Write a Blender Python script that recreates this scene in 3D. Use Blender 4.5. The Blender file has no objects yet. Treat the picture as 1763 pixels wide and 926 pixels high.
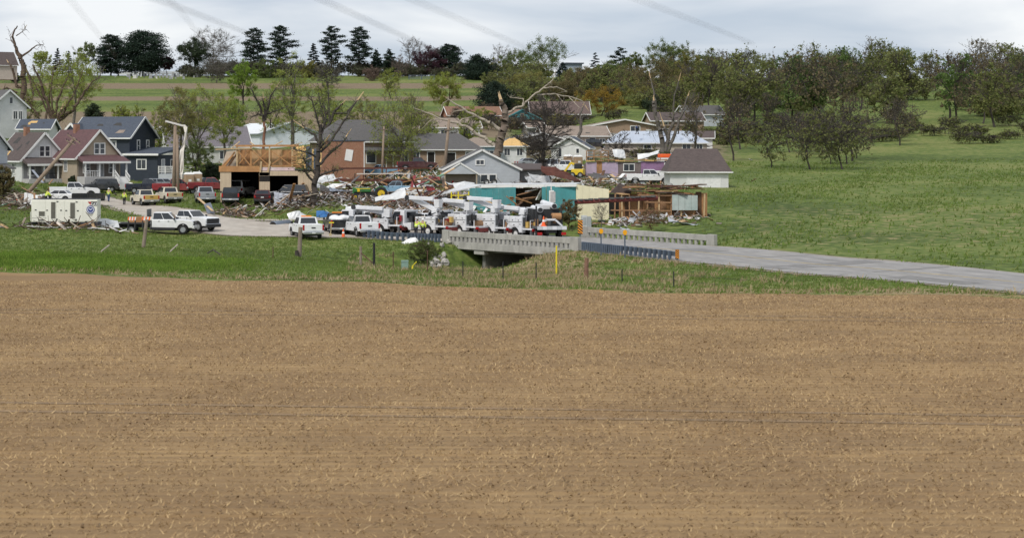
import bpy, math, random
import numpy as np
from mathutils import Vector, Matrix
R = math.radians
S = bpy.context.scene
COL = S.collection
# ---------------------------------------------------------------- camera
F, U0, V0, H = 3300.0, 600.0, 250.0, 9.0      # long lens, eye 9 m above the field
cd = bpy.data.cameras.new('camera')
cam = bpy.data.objects.new('camera', cd)
COL.objects.link(cam)
S.camera = cam
cam.location = (0, 0, H)
cam.rotation_euler = (R(90), 0, 0)
cd.sensor_width = 36
cd.lens = 36 * F / 1763
cd.shift_x = (881.5 - U0) / 1763
cd.shift_y = -(463 - V0) / 1763
cd.clip_start = 1
cd.clip_end = 9000
cd.dof.use_dof = True                         # focused on the town: only the near wires go soft
cd.dof.focus_distance = 215
cd.dof.aperture_fstop = 1.5
# ---------------------------------------------------------------- world: overcast sky
W = bpy.data.worlds.new('World')
S.world = W
W.use_nodes = True
nt = W.node_tree
nt.nodes.clear()
SUN_EL, SUN_AZ = 48, 215                      # azimuth clockwise from +Y
def N(t, kind, **kw):
    n = t.nodes.new(kind)
    for k, v in kw.items():
        setattr(n, k, v)
    return n
out = N(nt, 'ShaderNodeOutputWorld')
bg = N(nt, 'ShaderNodeBackground')
bg.inputs['Strength'].default_value = 0.1
sky = N(nt, 'ShaderNodeTexSky', sky_type='NISHITA')
sky.sun_disc = False
sky.sun_elevation = R(SUN_EL)
sky.sun_rotation = R(SUN_AZ)
tc = N(nt, 'ShaderNodeTexCoord')
mp = N(nt, 'ShaderNodeMapping')
mp.inputs['Scale'].default_value = (5.5, 5.5, 34)
nt.links.new(tc.outputs['Generated'], mp.inputs['Vector'])
nz = N(nt, 'ShaderNodeTexNoise')
nz.inputs['Scale'].default_value = 1.0
nz.inputs['Detail'].default_value = 5
nz.inputs['Roughness'].default_value = 0.5
nz.inputs['Distortion'].default_value = 0.4
nt.links.new(mp.outputs['Vector'], nz.inputs['Vector'])
rp = N(nt, 'ShaderNodeValToRGB')
e = rp.color_ramp.elements
e[0].position, e[0].color = 0.36, (0.285, 0.325, 0.385, 1)
e[1].position, e[1].color = 0.64, (0.505, 0.515, 0.53, 1)
m_ = e.new(0.5)
m_.color = (0.385, 0.41, 0.45, 1)
nt.links.new(nz.outputs['Fac'], rp.inputs['Fac'])
sc = N(nt, 'ShaderNodeVectorMath', operation='SCALE')
sc.inputs['Scale'].default_value = 10.0
nt.links.new(rp.outputs['Color'], sc.inputs[0])
mx = N(nt, 'ShaderNodeMixRGB')
mx.inputs['Fac'].default_value = 0.93
nt.links.new(sky.outputs['Color'], mx.inputs['Color1'])
nt.links.new(sc.outputs['Vector'], mx.inputs['Color2'])
nt.links.new(mx.outputs['Color'], bg.inputs['Color'])
nt.links.new(bg.outputs['Background'], out.inputs['Surface'])
# ---------------------------------------------------------------- sun behind the cloud
sl = bpy.data.lights.new('sun', 'SUN')
sl.energy = 1.5
sl.angle = R(10)
sl.color = (1.0, 0.95, 0.88)
so = bpy.data.objects.new('sun', sl)
COL.objects.link(so)
so.location = (0, 0, 200)
sd = Vector((math.sin(R(SUN_AZ)) * math.cos(R(SUN_EL)), math.cos(R(SUN_AZ)) * math.cos(R(SUN_EL)), math.sin(R(SUN_EL))))
so.rotation_euler = (-sd).to_track_quat('-Z', 'Y').to_euler()
S.view_settings.view_transform = 'Standard'
S.view_settings.look = 'None'
S.view_settings.exposure = 0.86
S.view_settings.gamma = 1
S.cycles.max_bounces = 5
S.cycles.diffuse_bounces = 2
S.cycles.transparent_max_bounces = 4
# ---------------------------------------------------------------- helpers
def px(u, v, y):
    return Vector(((u - U0) * y / F, y, H - (v - V0) * y / F))
MATS = {}
def mat(name, col, rough=.75, metal=0., var=.15, vs=2.5, dirt=0., dirtcol=(.16, .12, .08), bump=0., spec=.4, stripe=None, island=None, transl=0., aniso=(1, 1, 1)):
    if name in MATS:
        return MATS[name]
    m = bpy.data.materials.new(name)
    m.use_nodes = True
    t = m.node_tree
    b = t.nodes['Principled BSDF']
    b.inputs['Roughness'].default_value = rough
    b.inputs['Metallic'].default_value = metal
    b.inputs['Specular IOR Level'].default_value = spec
    c = (*col, 1)
    co = N(t, 'ShaderNodeTexCoord')
    mpn = N(t, 'ShaderNodeMapping')
    mpn.inputs['Scale'].default_value = aniso
    t.links.new(co.outputs['Object'], mpn.inputs['Vector'])
    n = N(t, 'ShaderNodeTexNoise')
    n.inputs['Scale'].default_value = vs
    n.inputs['Detail'].default_value = 6
    n.inputs['Roughness'].default_value = .65
    t.links.new(mpn.outputs['Vector'], n.inputs['Vector'])
    r = N(t, 'ShaderNodeMapRange')
    r.inputs['From Min'].default_value = .25
    r.inputs['From Max'].default_value = .75
    r.inputs['To Min'].default_value = 1 - var
    r.inputs['To Max'].default_value = 1 + var
    t.links.new(n.outputs['Fac'], r.inputs['Value'])
    v = N(t, 'ShaderNodeVectorMath', operation='SCALE')
    v.inputs[0].default_value = col
    t.links.new(r.outputs['Result'], v.inputs['Scale'])
    last = v.outputs['Vector']
    if island:                                   # every leaf / piece its own tint
        g = N(t, 'ShaderNodeNewGeometry')
        cr = N(t, 'ShaderNodeValToRGB')
        el = cr.color_ramp.elements
        el[0].color = (*col, 1)
        el[1].color = (*island[-1], 1)
        for k, ic in enumerate(island[:-1]):
            q = el.new((k + 1) / len(island))
            q.color = (*ic, 1)
        t.links.new(g.outputs['Random Per Island'], cr.inputs['Fac'])
        w = N(t, 'ShaderNodeVectorMath', operation='SCALE')
        t.links.new(cr.outputs['Color'], w.inputs[0])
        t.links.new(r.outputs['Result'], w.inputs['Scale'])
        last = w.outputs['Vector']
    if stripe:                                   # (axis, period, depth): fine relief of boards or ribs
        sx = N(t, 'ShaderNodeSeparateXYZ')
        t.links.new(co.outputs['Object'], sx.inputs[0])
        ml = N(t, 'ShaderNodeMath', operation='MULTIPLY')
        ml.inputs[1].default_value = 1 / stripe[1]
        t.links.new(sx.outputs[stripe[0]], ml.inputs[0])
        fr = N(t, 'ShaderNodeMath', operation='FRACT')
        t.links.new(ml.outputs[0], fr.inputs[0])
        bp = N(t, 'ShaderNodeBump')
        bp.inputs['Distance'].default_value = stripe[2]
        bp.inputs['Strength'].default_value = 1
        t.links.new(fr.outputs[0], bp.inputs['Height'])
        t.links.new(bp.outputs['Normal'], b.inputs['Normal'])
    elif bump:
        bp = N(t, 'ShaderNodeBump')
        bp.inputs['Distance'].default_value = bump
        bp.inputs['Strength'].default_value = .8
        t.links.new(n.outputs['Fac'], bp.inputs['Height'])
        t.links.new(bp.outputs['Normal'], b.inputs['Normal'])
    if dirt:
        n2 = N(t, 'ShaderNodeTexNoise')
        n2.inputs['Scale'].default_value = vs * .37
        n2.inputs['Detail'].default_value = 7
        n2.inputs['Roughness'].default_value = .7
        t.links.new(co.outputs['Object'], n2.inputs['Vector'])
        r2 = N(t, 'ShaderNodeMapRange')
        r2.inputs['From Min'].default_value = .45
        r2.inputs['From Max'].default_value = .72
        r2.inputs['To Max'].default_value = dirt
        t.links.new(n2.outputs['Fac'], r2.inputs['Value'])
        mm = N(t, 'ShaderNodeMixRGB')
        mm.inputs['Color2'].default_value = (*dirtcol, 1)
        t.links.new(r2.outputs['Result'], mm.inputs['Fac'])
        t.links.new(last, mm.inputs['Color1'])
        last = mm.outputs['Color']
    t.links.new(last, b.inputs['Base Color'])
    if transl:
        tr = N(t, 'ShaderNodeBsdfTranslucent')
        t.links.new(last, tr.inputs['Color'])
        ms = N(t, 'ShaderNodeMixShader')
        ms.inputs['Fac'].default_value = transl
        o = t.nodes['Material Output']
        t.links.new(b.outputs[0], ms.inputs[1])
        t.links.new(tr.outputs[0], ms.inputs[2])
        t.links.new(ms.outputs[0], o.inputs['Surface'])
    MATS[name] = m
    return m
def tag(o, label=None, cat=None, group=None, kind=None):
    if label: o['label'] = label
    if cat: o['category'] = cat
    if group: o['group'] = group
    if kind: o['kind'] = kind
    return o
def thing(name, label, cat, loc=(0, 0, 0), rz=0., group=None):
    o = bpy.data.objects.new(name, None)
    COL.objects.link(o)
    o.empty_display_size = .3
    o.location = loc
    o.rotation_euler = (0, 0, rz)
    return tag(o, label, cat, group)
def link(name, me, m=None, parent=None):
    if m is not None and not me.materials:
        me.materials.append(m)
    o = bpy.data.objects.new(name, me)
    COL.objects.link(o)
    if parent is not None:
        o.parent = parent
    return o
BOXF = [(0, 3, 2, 1), (4, 5, 6, 7), (0, 1, 5, 4), (1, 2, 6, 5), (2, 3, 7, 6), (3, 0, 4, 7)]
class MB:
    def __init__(s):
        s.v, s.f = [], []
    def add(s, vs, fs):
        n = len(s.v)
        s.v += [tuple(p) for p in vs]
        s.f += [tuple(i + n for i in f) for f in fs]
        return s
    def box(s, c, d, rz=0., ry=0., rx=0.):
        x, y, z = d[0] / 2, d[1] / 2, d[2] / 2
        q = [(-x, -y, -z), (x, -y, -z), (x, y, -z), (-x, y, -z), (-x, -y, z), (x, -y, z), (x, y, z), (-x, y, z)]
        if rz or ry or rx:
            M = Matrix.Rotation(rz, 3, 'Z') @ Matrix.Rotation(ry, 3, 'Y') @ Matrix.Rotation(rx, 3, 'X')
            q = [M @ Vector(p) for p in q]
        return s.add([(p[0] + c[0], p[1] + c[1], p[2] + c[2]) for p in q], BOXF)
    def bb(s, x0, x1, y0, y1, z0, z1):
        return s.box(((x0 + x1) / 2, (y0 + y1) / 2, (z0 + z1) / 2), (x1 - x0, y1 - y0, z1 - z0))
    def hexa(s, q):
        return s.add(q, BOXF)
    def bar(s, a, b, w, h=None):
        """square bar from a to b"""
        a, b = Vector(a), Vector(b)
        h = h or w
        d = (b - a).normalized()
        up = Vector((0, 0, 1)) if abs(d.z) < .95 else Vector((0, 1, 0))
        x = d.cross(up).normalized() * w / 2
        z = x.cross(d).normalized() * h / 2
        return s.add([a - x - z, a + x - z, a + x + z, a - x + z, b - x - z, b + x - z, b + x + z, b - x + z], BOXF)
    def cyl(s, a, b, r0, r1=None, n=8):
        a, b = Vector(a), Vector(b)
        r1 = r0 if r1 is None else r1
        d = (b - a).normalized()
        up = Vector((0, 0, 1)) if abs(d.z) < .95 else Vector((0, 1, 0))
        x = d.cross(up).normalized()
        z = x.cross(d).normalized()
        vs = []
        for p, r in ((a, r0), (b, r1)):
            for k in range(n):
                t = 2 * math.pi * k / n
                vs.append(p + x * (r * math.cos(t)) + z * (r * math.sin(t)))
        fs = [(k, (k + 1) % n, n + (k + 1) % n, n + k) for k in range(n)]
        fs += [tuple(range(n))[::-1], tuple(range(n, 2 * n))]
        return s.add(vs, fs)
    def prism(s, poly, y0, y1, ax='y'):
        """polygon in (x,z) swept along y (or in (y,z) along x, (x,y) along z)"""
        def P(p, t):
            return (p[0], t, p[1]) if ax == 'y' else ((t, p[0], p[1]) if ax == 'x' else (p[0], p[1], t))
        n = len(poly)
        vs = [P(p, y0) for p in poly] + [P(p, y1) for p in poly]
        fs = [(k, (k + 1) % n, n + (k + 1) % n, n + k) for k in range(n)]
        fs += [tuple(range(n))[::-1], tuple(range(n, 2 * n))]
        return s.add(vs, fs)
    def sph(s, c, r, n=8, m=5, zs=1., half=False):
        vs, fs = [], []
        a0 = 0 if half else -math.pi / 2
        for i in range(m + 1):
            a = a0 + (math.pi / 2 - a0) * i / m
            for k in range(n):
                t = 2 * math.pi * k / n
                vs.append((c[0] + r * math.cos(a) * math.cos(t), c[1] + r * math.cos(a) * math.sin(t), c[2] + r * zs * math.sin(a)))
        for i in range(m):
            for k in range(n):
                fs.append((i * n + k, i * n + (k + 1) % n, (i + 1) * n + (k + 1) % n, (i + 1) * n + k))
        return s.add(vs, fs)
    def mesh(s, name, smooth=False):
        me = bpy.data.meshes.new(name)
        me.from_pydata(s.v, [], s.f)
        import bmesh
        b = bmesh.new()
        b.from_mesh(me)
        bmesh.ops.recalc_face_normals(b, faces=b.faces)
        b.to_mesh(me)
        b.free()
        if smooth:
            me.polygons.foreach_set('use_smooth', [True] * len(me.polygons))
        return me
    def build(s, name, m, parent=None, bevel=0., smooth=False, label=None):
        me = s.mesh(name, smooth)
        o = link(name, me, m, parent)
        if bevel:
            bv = o.modifiers.new('edge', 'BEVEL')
            bv.width = bevel
            bv.segments = 2
            bv.limit_method = 'ANGLE'
            bv.angle_limit = R(40)
        if label: o['label'] = label
        return o
def mesh_np(name, v, q, smooth=False):
    """fast mesh from arrays: v (n,3), q (m,k)"""
    me = bpy.data.meshes.new(name)
    v = np.asarray(v, dtype=np.float32)
    q = np.asarray(q, dtype=np.int32)
    k = q.shape[1]
    me.vertices.add(len(v))
    me.vertices.foreach_set('co', v.ravel())
    me.loops.add(q.size)
    me.loops.foreach_set('vertex_index', q.ravel())
    me.polygons.add(len(q))
    me.polygons.foreach_set('loop_start', np.arange(0, q.size, k, dtype=np.int32))
    if smooth:
        me.polygons.foreach_set('use_smooth', np.ones(len(q), dtype=bool))
    me.update(calc_edges=True)
    return me
# ================================================================ terrain
CT = []                                          # control points (u, y, z)
def cz(y, zs, us=(-900, -200, 200, 600, 1000, 1400, 1900, 2700)):
    for u, z in zip(us, zs):
        CT.append((u, y, z))
def cv(*pts):
    for u, v, y in pts:
        CT.append((u, y, H - (v - V0) * y / F))
for y_ in (22, 45, 80, 112):
    cz(y_, [0] * 8)
cz(128, [0, 0, 0, 0, -.25, -.2, 0, .2])
cz(140, [0, 0, -.05, -.1, -.6, 0, .2, .3])
for u_, y_, z_ in [(0, 160, 0), (300, 162, -.35), (600, 162, -.6), (800, 158, -1.2), (840, 162, -1.3), (870, 160, -1.3), (810, 163, -1.4), (900, 157, -1.15), (930, 154, -1.0), (1000, 146, -.85), (1010, 156, -.4), (1130, 143, -.45), (1180, 150, 0),
                   (1200, 165, .1), (1350, 150, .1), (1450, 132, 0.05), (1763, 150, .5), (300, 178, -.2), (500, 176, -.35), (650, 176, -.5), 
                   (700, 187, 0), (620, 186, .1), (500, 187, .1), (380, 190, .1),
                   (300, 191, .15), (220, 188, .5), (60, 187, 1.2), (160, 187, 1.1), (-100, 190, 1.4), (100, 172, .25), (0, 175, .3), (640, 196, .05), (540, 195, .2), (760, 198, .2), (860, 200, .4)]:
    CT.append((u_, y_, z_))
for x_, y_ in [(9, 178.6), (13, 173), (17, 167.5), (19.4, 165), (21, 161), (23, 155.5), (25.2, 150), (28, 143.5), (33, 132), (43, 112), (58, 80), (5, 183), (1.3, 186), (7, 180.8)]:
    CT.append((U0 + x_ * F / y_, y_, 0.0))                       # the near road edge is level
for x_, y_, z_ in [(17.5, 195, 0), (21, 189.5, 0), (22.9, 186.4, 0), (26, 180, .05), (29, 174.5, .1), (32, 169.2, .1), (38.5, 151, .1), (13, 189, 0), (18, 180, 0), (23, 170, 0), (58, 108, 0.1), (72, 92, 0.1)]:
    CT.append((U0 + x_ * F / y_, y_, z_))
cv((0, 345, 235), (60, 330, 250), (110, 311, 268), (30, 311, 268), (190, 345, 248), (214, 350, 243), (270, 352, 238), (240, 320, 285), (330, 345, 236), (310, 330, 255),
   (300, 301, 300), (240, 301, 308), (170, 303, 292), (350, 325, 262), (400, 347, 225), (450, 346, 225), (500, 345, 226), (540, 352, 222), (440, 371, 216), (395, 376, 210), (450, 382, 206), (520, 388, 202), (340, 366, 216), (290, 357, 229), (222, 350, 245), (365, 403, 190), (300, 386, 200), (240, 372, 213), (180, 354, 239), (380, 389, 200),
   (520, 371, 215), (560, 378, 210), (620, 368, 212), (620, 350, 232), (640, 343, 240), (700, 345, 238), (600, 320, 280), (680, 320, 280), (760, 322, 265),
   (820, 319, 262), (880, 319, 262), (700, 286, 318), (620, 290, 312), (780, 352, 222), (800, 300, 300), (900, 350, 214), (1020, 382, 196), (1100, 383, 194), (1190, 383, 192),
   (1300, 385, 190), (1000, 321, 258), (1100, 321, 254), (1180, 321, 254), (1300, 322, 254), (940, 305, 288), (1080, 308, 285), (1010, 292, 305), (900, 282, 328), (860, 282, 318),
   (985, 277, 325), (1100, 270, 350), (1180, 268, 350), (1350, 270, 350), (960, 262, 345), (880, 262, 360), (1065, 240, 410), (1170, 240, 410), (1400, 240, 410), (900, 225, 450),
   (1035, 203, 470), (1120, 215, 450), (850, 198, 480), (1180, 205, 480), (1500, 210, 470), (1763, 240, 400), (1763, 290, 300), (2500, 290, 300), (2500, 230, 420), (2500, 370, 200), (1763, 372, 195), (2300, 400, 180),
   (20, 235, 330), (-300, 240, 330), (-800, 240, 330), (450, 250, 390), (300, 262, 345), (-300, 330, 250), (-800, 330, 250), (560, 262, 360), (750, 250, 370))
for u_ in (-900, -300, 0, 150, 300, 450, 600, 800):
    cv((u_, 222, 410), (u_, 193, 530), (u_, 170, 640), (u_, 148, 780), (u_, 130, 890))
for u_ in (1000, 1200, 1500, 1900, 2700):
    cv((u_, 178, 560), (u_, 158, 650), (u_, 144, 760), (u_, 134, 890))
for u_ in (-900, 0, 600, 1200, 1900, 2700):
    CT.append((u_, 1050, 42.))
    CT.append((u_, 1500, 40.))
    CT.append((u_, 3000, 20.))
CT = np.array(CT)
def warp(u, y):
    return np.stack([(u - 600) / 170, 8 * np.log(np.maximum(y, 15) / 100)], -1)
_P = warp(CT[:, 0], CT[:, 1])
_c2 = .04
def _phi(A, B):
    return -np.sqrt(((A[:, None, :] - B[None]) ** 2).sum(-1) + _c2)
_n = len(CT)
_K = np.zeros((_n + 1, _n + 1))
_K[:_n, :_n] = _phi(_P, _P) + np.eye(_n) * .06
_K[:_n, _n] = _K[_n, :_n] = 1
_wt = np.linalg.solve(_K, np.append(CT[:, 2], 0))
def base_z(x, y):
    x, y = np.atleast_1d(np.asarray(x, float)), np.atleast_1d(np.asarray(y, float))
    u = U0 + x * F / np.maximum(y, 5)
    z = np.empty(len(x))
    for k in range(0, len(x), 8000):
        z[k:k + 8000] = _phi(warp(u[k:k + 8000], y[k:k + 8000]), _P) @ _wt[:_n] + _wt[_n]
    return z
def creek(x, y):
    """depth of the creek bed cut below the natural ground"""
    dx, dy = x - 14.0, y - 171.3
    a = dx * .80 + dy * .60                      # along the water
    c = dx * -.60 + dy * .80                     # across it
    g = 1 / (1 + np.exp((np.abs(c) - 5.6) * 1.8))
    ends = 1 / (1 + np.exp((np.abs(a - 2) - 17) * .7))
    return 2.6 * g * ends
def ground(x, y):
    x, y = np.atleast_1d(np.asarray(x, float)), np.atleast_1d(np.asarray(y, float))
    return base_z(x, y) - creek(x, y)
def gz(x, y):
    return float(ground(x, y)[0])
def at(u, y, lift=0.):
    """point standing on the ground at depth y on the sight line u"""
    x = (u - U0) * y / F
    return Vector((x, y, float(base_z(x, y)[0]) + lift))
ys = np.concatenate([np.geomspace(20, 120, 70)[:-1], np.linspace(120, 340, 190)[:-1], np.geomspace(340, 1100, 110)[:-1], np.geomspace(1100, 4000, 14)])
us = np.concatenate([np.linspace(-900, -40, 22)[:-1], np.linspace(-40, 1260, 150)[:-1], np.linspace(1260, 1820, 36)[:-1], np.linspace(1820, 2800, 18)])
YY, UU = np.meshgrid(ys, us, indexing='ij')
XX = (UU - U0) * YY / F
ZZ = ground(XX.ravel(), YY.ravel()).reshape(XX.shape)
nu = len(us)
idx = np.arange(len(ys) * nu).reshape(len(ys), nu)
quads = np.stack([idx[:-1, :-1], idx[:-1, 1:], idx[1:, 1:], idx[1:, :-1]], -1).reshape(-1, 4)
tv = np.stack([XX, YY, ZZ], -1).reshape(-1, 3)
tm = mesh_np('ground', tv, quads, True)
def sst(a, b, x):
    t = np.clip((x - a) / (b - a), 0, 1)
    return t * t * (3 - 2 * t)
# what grows or lies where: soil (bare earth), lush (deep green), dry (straw)
X_, Y_ = tv[:, 0], tv[:, 1]
U_ = U0 + X_ * F / Y_
V_ = V0 + (H - tv[:, 2]) * F / Y_
edge = 126.5 - .36 * X_ + 1.2 * np.sin(X_ * .21) + .6 * np.sin(X_ * .9)
edge = np.where(X_ > 20, 126.5 - 7.2 - .3 * (X_ - 20), edge)
field = 1 - sst(-1.2, 1.2, Y_ - edge)
strip = lambda a, b, w=6: sst(a - w, a + w, Y_) * (1 - sst(b - w, b + w, Y_))
hill = np.where(U_ < 900, np.maximum.reduce([strip(395, 532), strip(620, 662, 5), strip(745, 800)]), 0) * (1 - sst(840, 900, U_))
town = strip(228, 395, 8) * .30 + strip(330, 560, 20) * .30 * sst(820, 900, U_) * (1 - sst(1215, 1300, U_))
yard = np.exp(-((U_ - 620) / 420) ** 2) * strip(226, 300, 8) * .2
soil = np.clip(hill * .82 + town + yard, 0, 1)
lush = np.clip(strip(137, 158, 3) * (1 - sst(280, 420, U_)) + strip(500, 800, 20) * .35, 0, 1)
ext = sst(1180, 1320, U_) * (1 - sst(300, 420, Y_)) * .22
dry = np.clip(ext + np.exp(-((U_ - 930) / 170) ** 2) * strip(128, 172, 6) * .62 + np.exp(-((Y_ - edge - 3.2) / 2.2) ** 2) * .75 + strip(160, 215, 10) * .15, 0, 1)
for nm, arr in (('field', field), ('soil', soil), ('lush', lush), ('dry', dry)):
    at_ = tm.attributes.new(nm, 'FLOAT', 'POINT')
    at_.data.foreach_set('value', arr.astype(np.float32))
# ground material
gm = bpy.data.materials.new('ground')
gm.use_nodes = True
t = gm.node_tree
b = t.nodes['Principled BSDF']
b.inputs['Roughness'].default_value = .95
b.inputs['Specular IOR Level'].default_value = .15
co = N(t, 'ShaderNodeTexCoord')
def gnoise(scale, detail=6, rough=.6, sc=(1, 1, 1)):
    m = N(t, 'ShaderNodeMapping')
    m.inputs['Scale'].default_value = sc
    t.links.new(co.outputs['Object'], m.inputs['Vector'])
    n = N(t, 'ShaderNodeTexNoise')
    n.inputs['Scale'].default_value = scale
    n.inputs['Detail'].default_value = detail
    n.inputs['Roughness'].default_value = rough
    t.links.new(m.outputs[0], n.inputs['Vector'])
    return n.outputs['Fac']
def gramp(fac, *stops):
    r = N(t, 'ShaderNodeValToRGB')
    el = r.color_ramp.elements
    el[0].position, el[0].color = stops[0][0], (*stops[0][1], 1)
    el[1].position, el[1].color = stops[-1][0], (*stops[-1][1], 1)
    for p, c in stops[1:-1]:
        q = el.new(p)
        q.color = (*c, 1)
    t.links.new(fac, r.inputs['Fac'])
    return r.outputs['Color']
def gmath(op, a, b2):
    m = N(t, 'ShaderNodeMath', operation=op)
    m.use_clamp = True
    for k, q in enumerate((a, b2)):
        if isinstance(q, (int, float)):
            m.inputs[k].default_value = q
        else:
            t.links.new(q, m.inputs[k])
    return m.outputs[0]
def gmix(f, a, b2):
    m = N(t, 'ShaderNodeMixRGB')
    t.links.new(f, m.inputs['Fac'])
    t.links.new(a, m.inputs['Color1'])
    t.links.new(b2, m.inputs['Color2'])
    return m.outputs['Color']
def gattr(nm, n1, amp=.9, sharp=5.):
    a = N(t, 'ShaderNodeAttribute')
    a.attribute_name = nm
    s1 = N(t, 'ShaderNodeMath', operation='MULTIPLY_ADD')      # noisy edge
    t.links.new(n1, s1.inputs[0])
    s1.inputs[1].default_value = amp
    s1.inputs[2].default_value = -amp / 2 - .5
    s2 = N(t, 'ShaderNodeMath', operation='ADD')
    t.links.new(a.outputs['Fac'], s2.inputs[0])
    t.links.new(s1.outputs[0], s2.inputs[1])
    s3 = N(t, 'ShaderNodeMath', operation='MULTIPLY_ADD')
    s3.use_clamp = True
    t.links.new(s2.outputs[0], s3.inputs[0])
    s3.inputs[1].default_value = sharp
    s3.inputs[2].default_value = .5
    return s3.outputs[0]
big = gnoise(.12, 5)
mid = gnoise(.9, 6, .65)
fine = gnoise(7, 5, .7)
gfac = gmath('ADD', gmath('MULTIPLY', mid, .55), gmath('MULTIPLY', gnoise(.035, 6, .62), .45))
grass = gramp(gfac, (.41, (.055, .080, .020)), (.5, (.108, .150, .034)), (.59, (.19, .195, .066)))
lushc = gramp(fine, (.3, (.075, .14, .018)), (.7, (.165, .23, .034)))
dryc = gramp(fine, (.3, (.17, .13, .07)), (.7, (.34, .27, .15)))
soilc = gramp(mid, (.3, (.14, .105, .066)), (.55, (.205, .158, .102)), (.75, (.26, .205, .14)))
furrow = gnoise(1.0, 5, .7, (.25, 3.2, 1))
bands = gnoise(1.0, 4, .6, (.015, .42, 1))
sxyz = N(t, 'ShaderNodeSeparateXYZ')
t.links.new(co.outputs['Object'], sxyz.inputs[0])
wav = N(t, 'ShaderNodeMath', operation='MULTIPLY')           # planter rows 0.77 m apart
t.links.new(sxyz.outputs['Y'], wav.inputs[0])
wav.inputs[1].default_value = 8.2
wav2 = N(t, 'ShaderNodeMath', operation='SINE')
t.links.new(wav.outputs[0], wav2.inputs[0])
wav3 = N(t, 'ShaderNodeMapRange')
t.links.new(wav2.outputs[0], wav3.inputs['Value'])
wav3.inputs['From Min'].default_value = -1
rowf = gmath('MULTIPLY', wav3.outputs[0], gnoise(.22, 4, .6))
fieldc0 = gmix(gmath('MULTIPLY', fine, .8), gramp(furrow, (.3, (.15, .093, .044)), (.5, (.255, .163, .078)), (.72, (.37, .255, .125))), gramp(big, (.40, (.205, .122, .054)), (.60, (.43, .285, .132))))
fieldc = gmix(gramp(bands, (.38, (0, 0, 0)), (.62, (.55, .55, .55))), fieldc0, gramp(fine, (.3, (.14, .092, .05)), (.7, (.24, .16, .085))))
fieldc = gmix(rowf, fieldc, gramp(fine, (.3, (.15, .098, .052)), (.7, (.25, .168, .09))))
c_ = grass
c_ = gmix(gattr('lush', mid), c_, lushc)
c_ = gmix(gattr('dry', mid, 1.3), c_, dryc)
c_ = gmix(gattr('soil', mid, 1.0), c_, soilc)
c_ = gmix(gattr('field', mid, .5, 9), c_, fieldc)
t.links.new(c_, b.inputs['Base Color'])
bp = N(t, 'ShaderNodeBump')
bp.inputs['Distance'].default_value = .12
bp.inputs['Strength'].default_value = .7
t.links.new(gmath('ADD', gmath('MULTIPLY', mid, .5), gmath('ADD', gmath('MULTIPLY', furrow, .4), gmath('MULTIPLY', wav3.outputs[0], .25))), bp.inputs['Height'])
t.links.new(bp.outputs['Normal'], b.inputs['Normal'])
tag(link('ground', tm, gm), kind='structure')
# ================================================================ roads
def resample(pts, n):
    p = np.array(pts, float)
    d = np.concatenate([[0], np.cumsum(np.linalg.norm(np.diff(p, axis=0), axis=1))])
    # smooth with a Catmull-like cubic through the parameter
    tq = np.linspace(0, d[-1], n)
    o = np.stack([np.interp(tq, d, p[:, k]) for k in range(p.shape[1])], -1)
    for _ in range(6):
        o[1:-1] = .25 * o[:-2] + .5 * o[1:-1] + .25 * o[2:]
    return o
def sheet(name, A, B, n, m, material, lift=.05, kind='structure'):
    a, b2 = resample(A, n), resample(B, n)
    w = np.linspace(0, 1, m)[None, :, None]
    g = a[:, None, :] * (1 - w) + b2[:, None, :] * w
    x, y = g[..., 0].ravel(), g[..., 1].ravel()
    z = base_z(x, y) + lift
    i = np.arange(n * m).reshape(n, m)
    q = np.stack([i[:-1, :-1], i[1:, :-1], i[1:, 1:], i[:-1, 1:]], -1).reshape(-1, 4)
    return tag(link(name, mesh_np(name, np.stack([x, y, z], -1), q, True), material), kind=kind)
def xy(u, y):
    return ((u - U0) * y / F, y)
road_m = mat('pale_road', (.40, .36, .31), .9, var=.22, vs=.8, dirt=.6, dirtcol=(.25, .20, .155), bump=.02, aniso=(1, .45, 1))
asph_m = mat('grey_road', (.26, .25, .24), .9, var=.26, vs=.9, aniso=(1, .3, 1), dirt=.35, dirtcol=(.36, .32, .27), bump=.01)
near = [(9.0, 178.6), (5, 183), xy(625, 186), xy(500, 186.5), xy(430, 187.5), xy(365, 190), xy(300, 200), xy(240, 213), xy(180, 239), xy(120, 247), xy(85, 249)]
far = [(17.5, 195.0), (11, 199), xy(640, 199), xy(520, 202), xy(450, 206), xy(395, 210), xy(340, 216), xy(290, 229), xy(222, 245), xy(170, 255), xy(120, 258), xy(90, 258)]
def in_poly(x, y, poly):
    x, y = np.atleast_1d(x), np.atleast_1d(y)
    c = np.zeros(len(x), bool)
    for (x0, y0), (x1, y1) in zip(poly, poly[1:] + poly[:1]):
        hit = ((y0 > y) != (y1 > y)) & (x < (x1 - x0) * (y - y0) / ((y1 - y0) or 1e-9) + x0)
        c ^= hit
    return c
poly_l = [tuple(p) for p in resample(near, 60)] + [tuple(p) for p in resample(far, 60)[::-1]]
def offset(P, d):
    P = resample(P, 60)
    t_ = np.gradient(P, axis=0)
    n = np.stack([-t_[:, 1], t_[:, 0]], -1) / np.linalg.norm(t_, axis=1, keepdims=True)
    rg = np.random.default_rng(3)
    wob = np.convolve(rg.normal(0, 1, 68), np.ones(5) / 5, 'same')[4:64, None]
    return [tuple(p) for p in P + n * (d + np.sign(d) * wob * .5)]
shoulder_m = mat('gravel_shoulder', (.24, .20, .15), .95, var=.35, vs=1.5, dirt=.6, dirtcol=(.12, .125, .05))
sheet('road_shoulder', offset(near, .7), offset(far, -.7), 150, 9, shoulder_m, .045)
sheet('road', near, far, 150, 9, road_m, .07)
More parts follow.
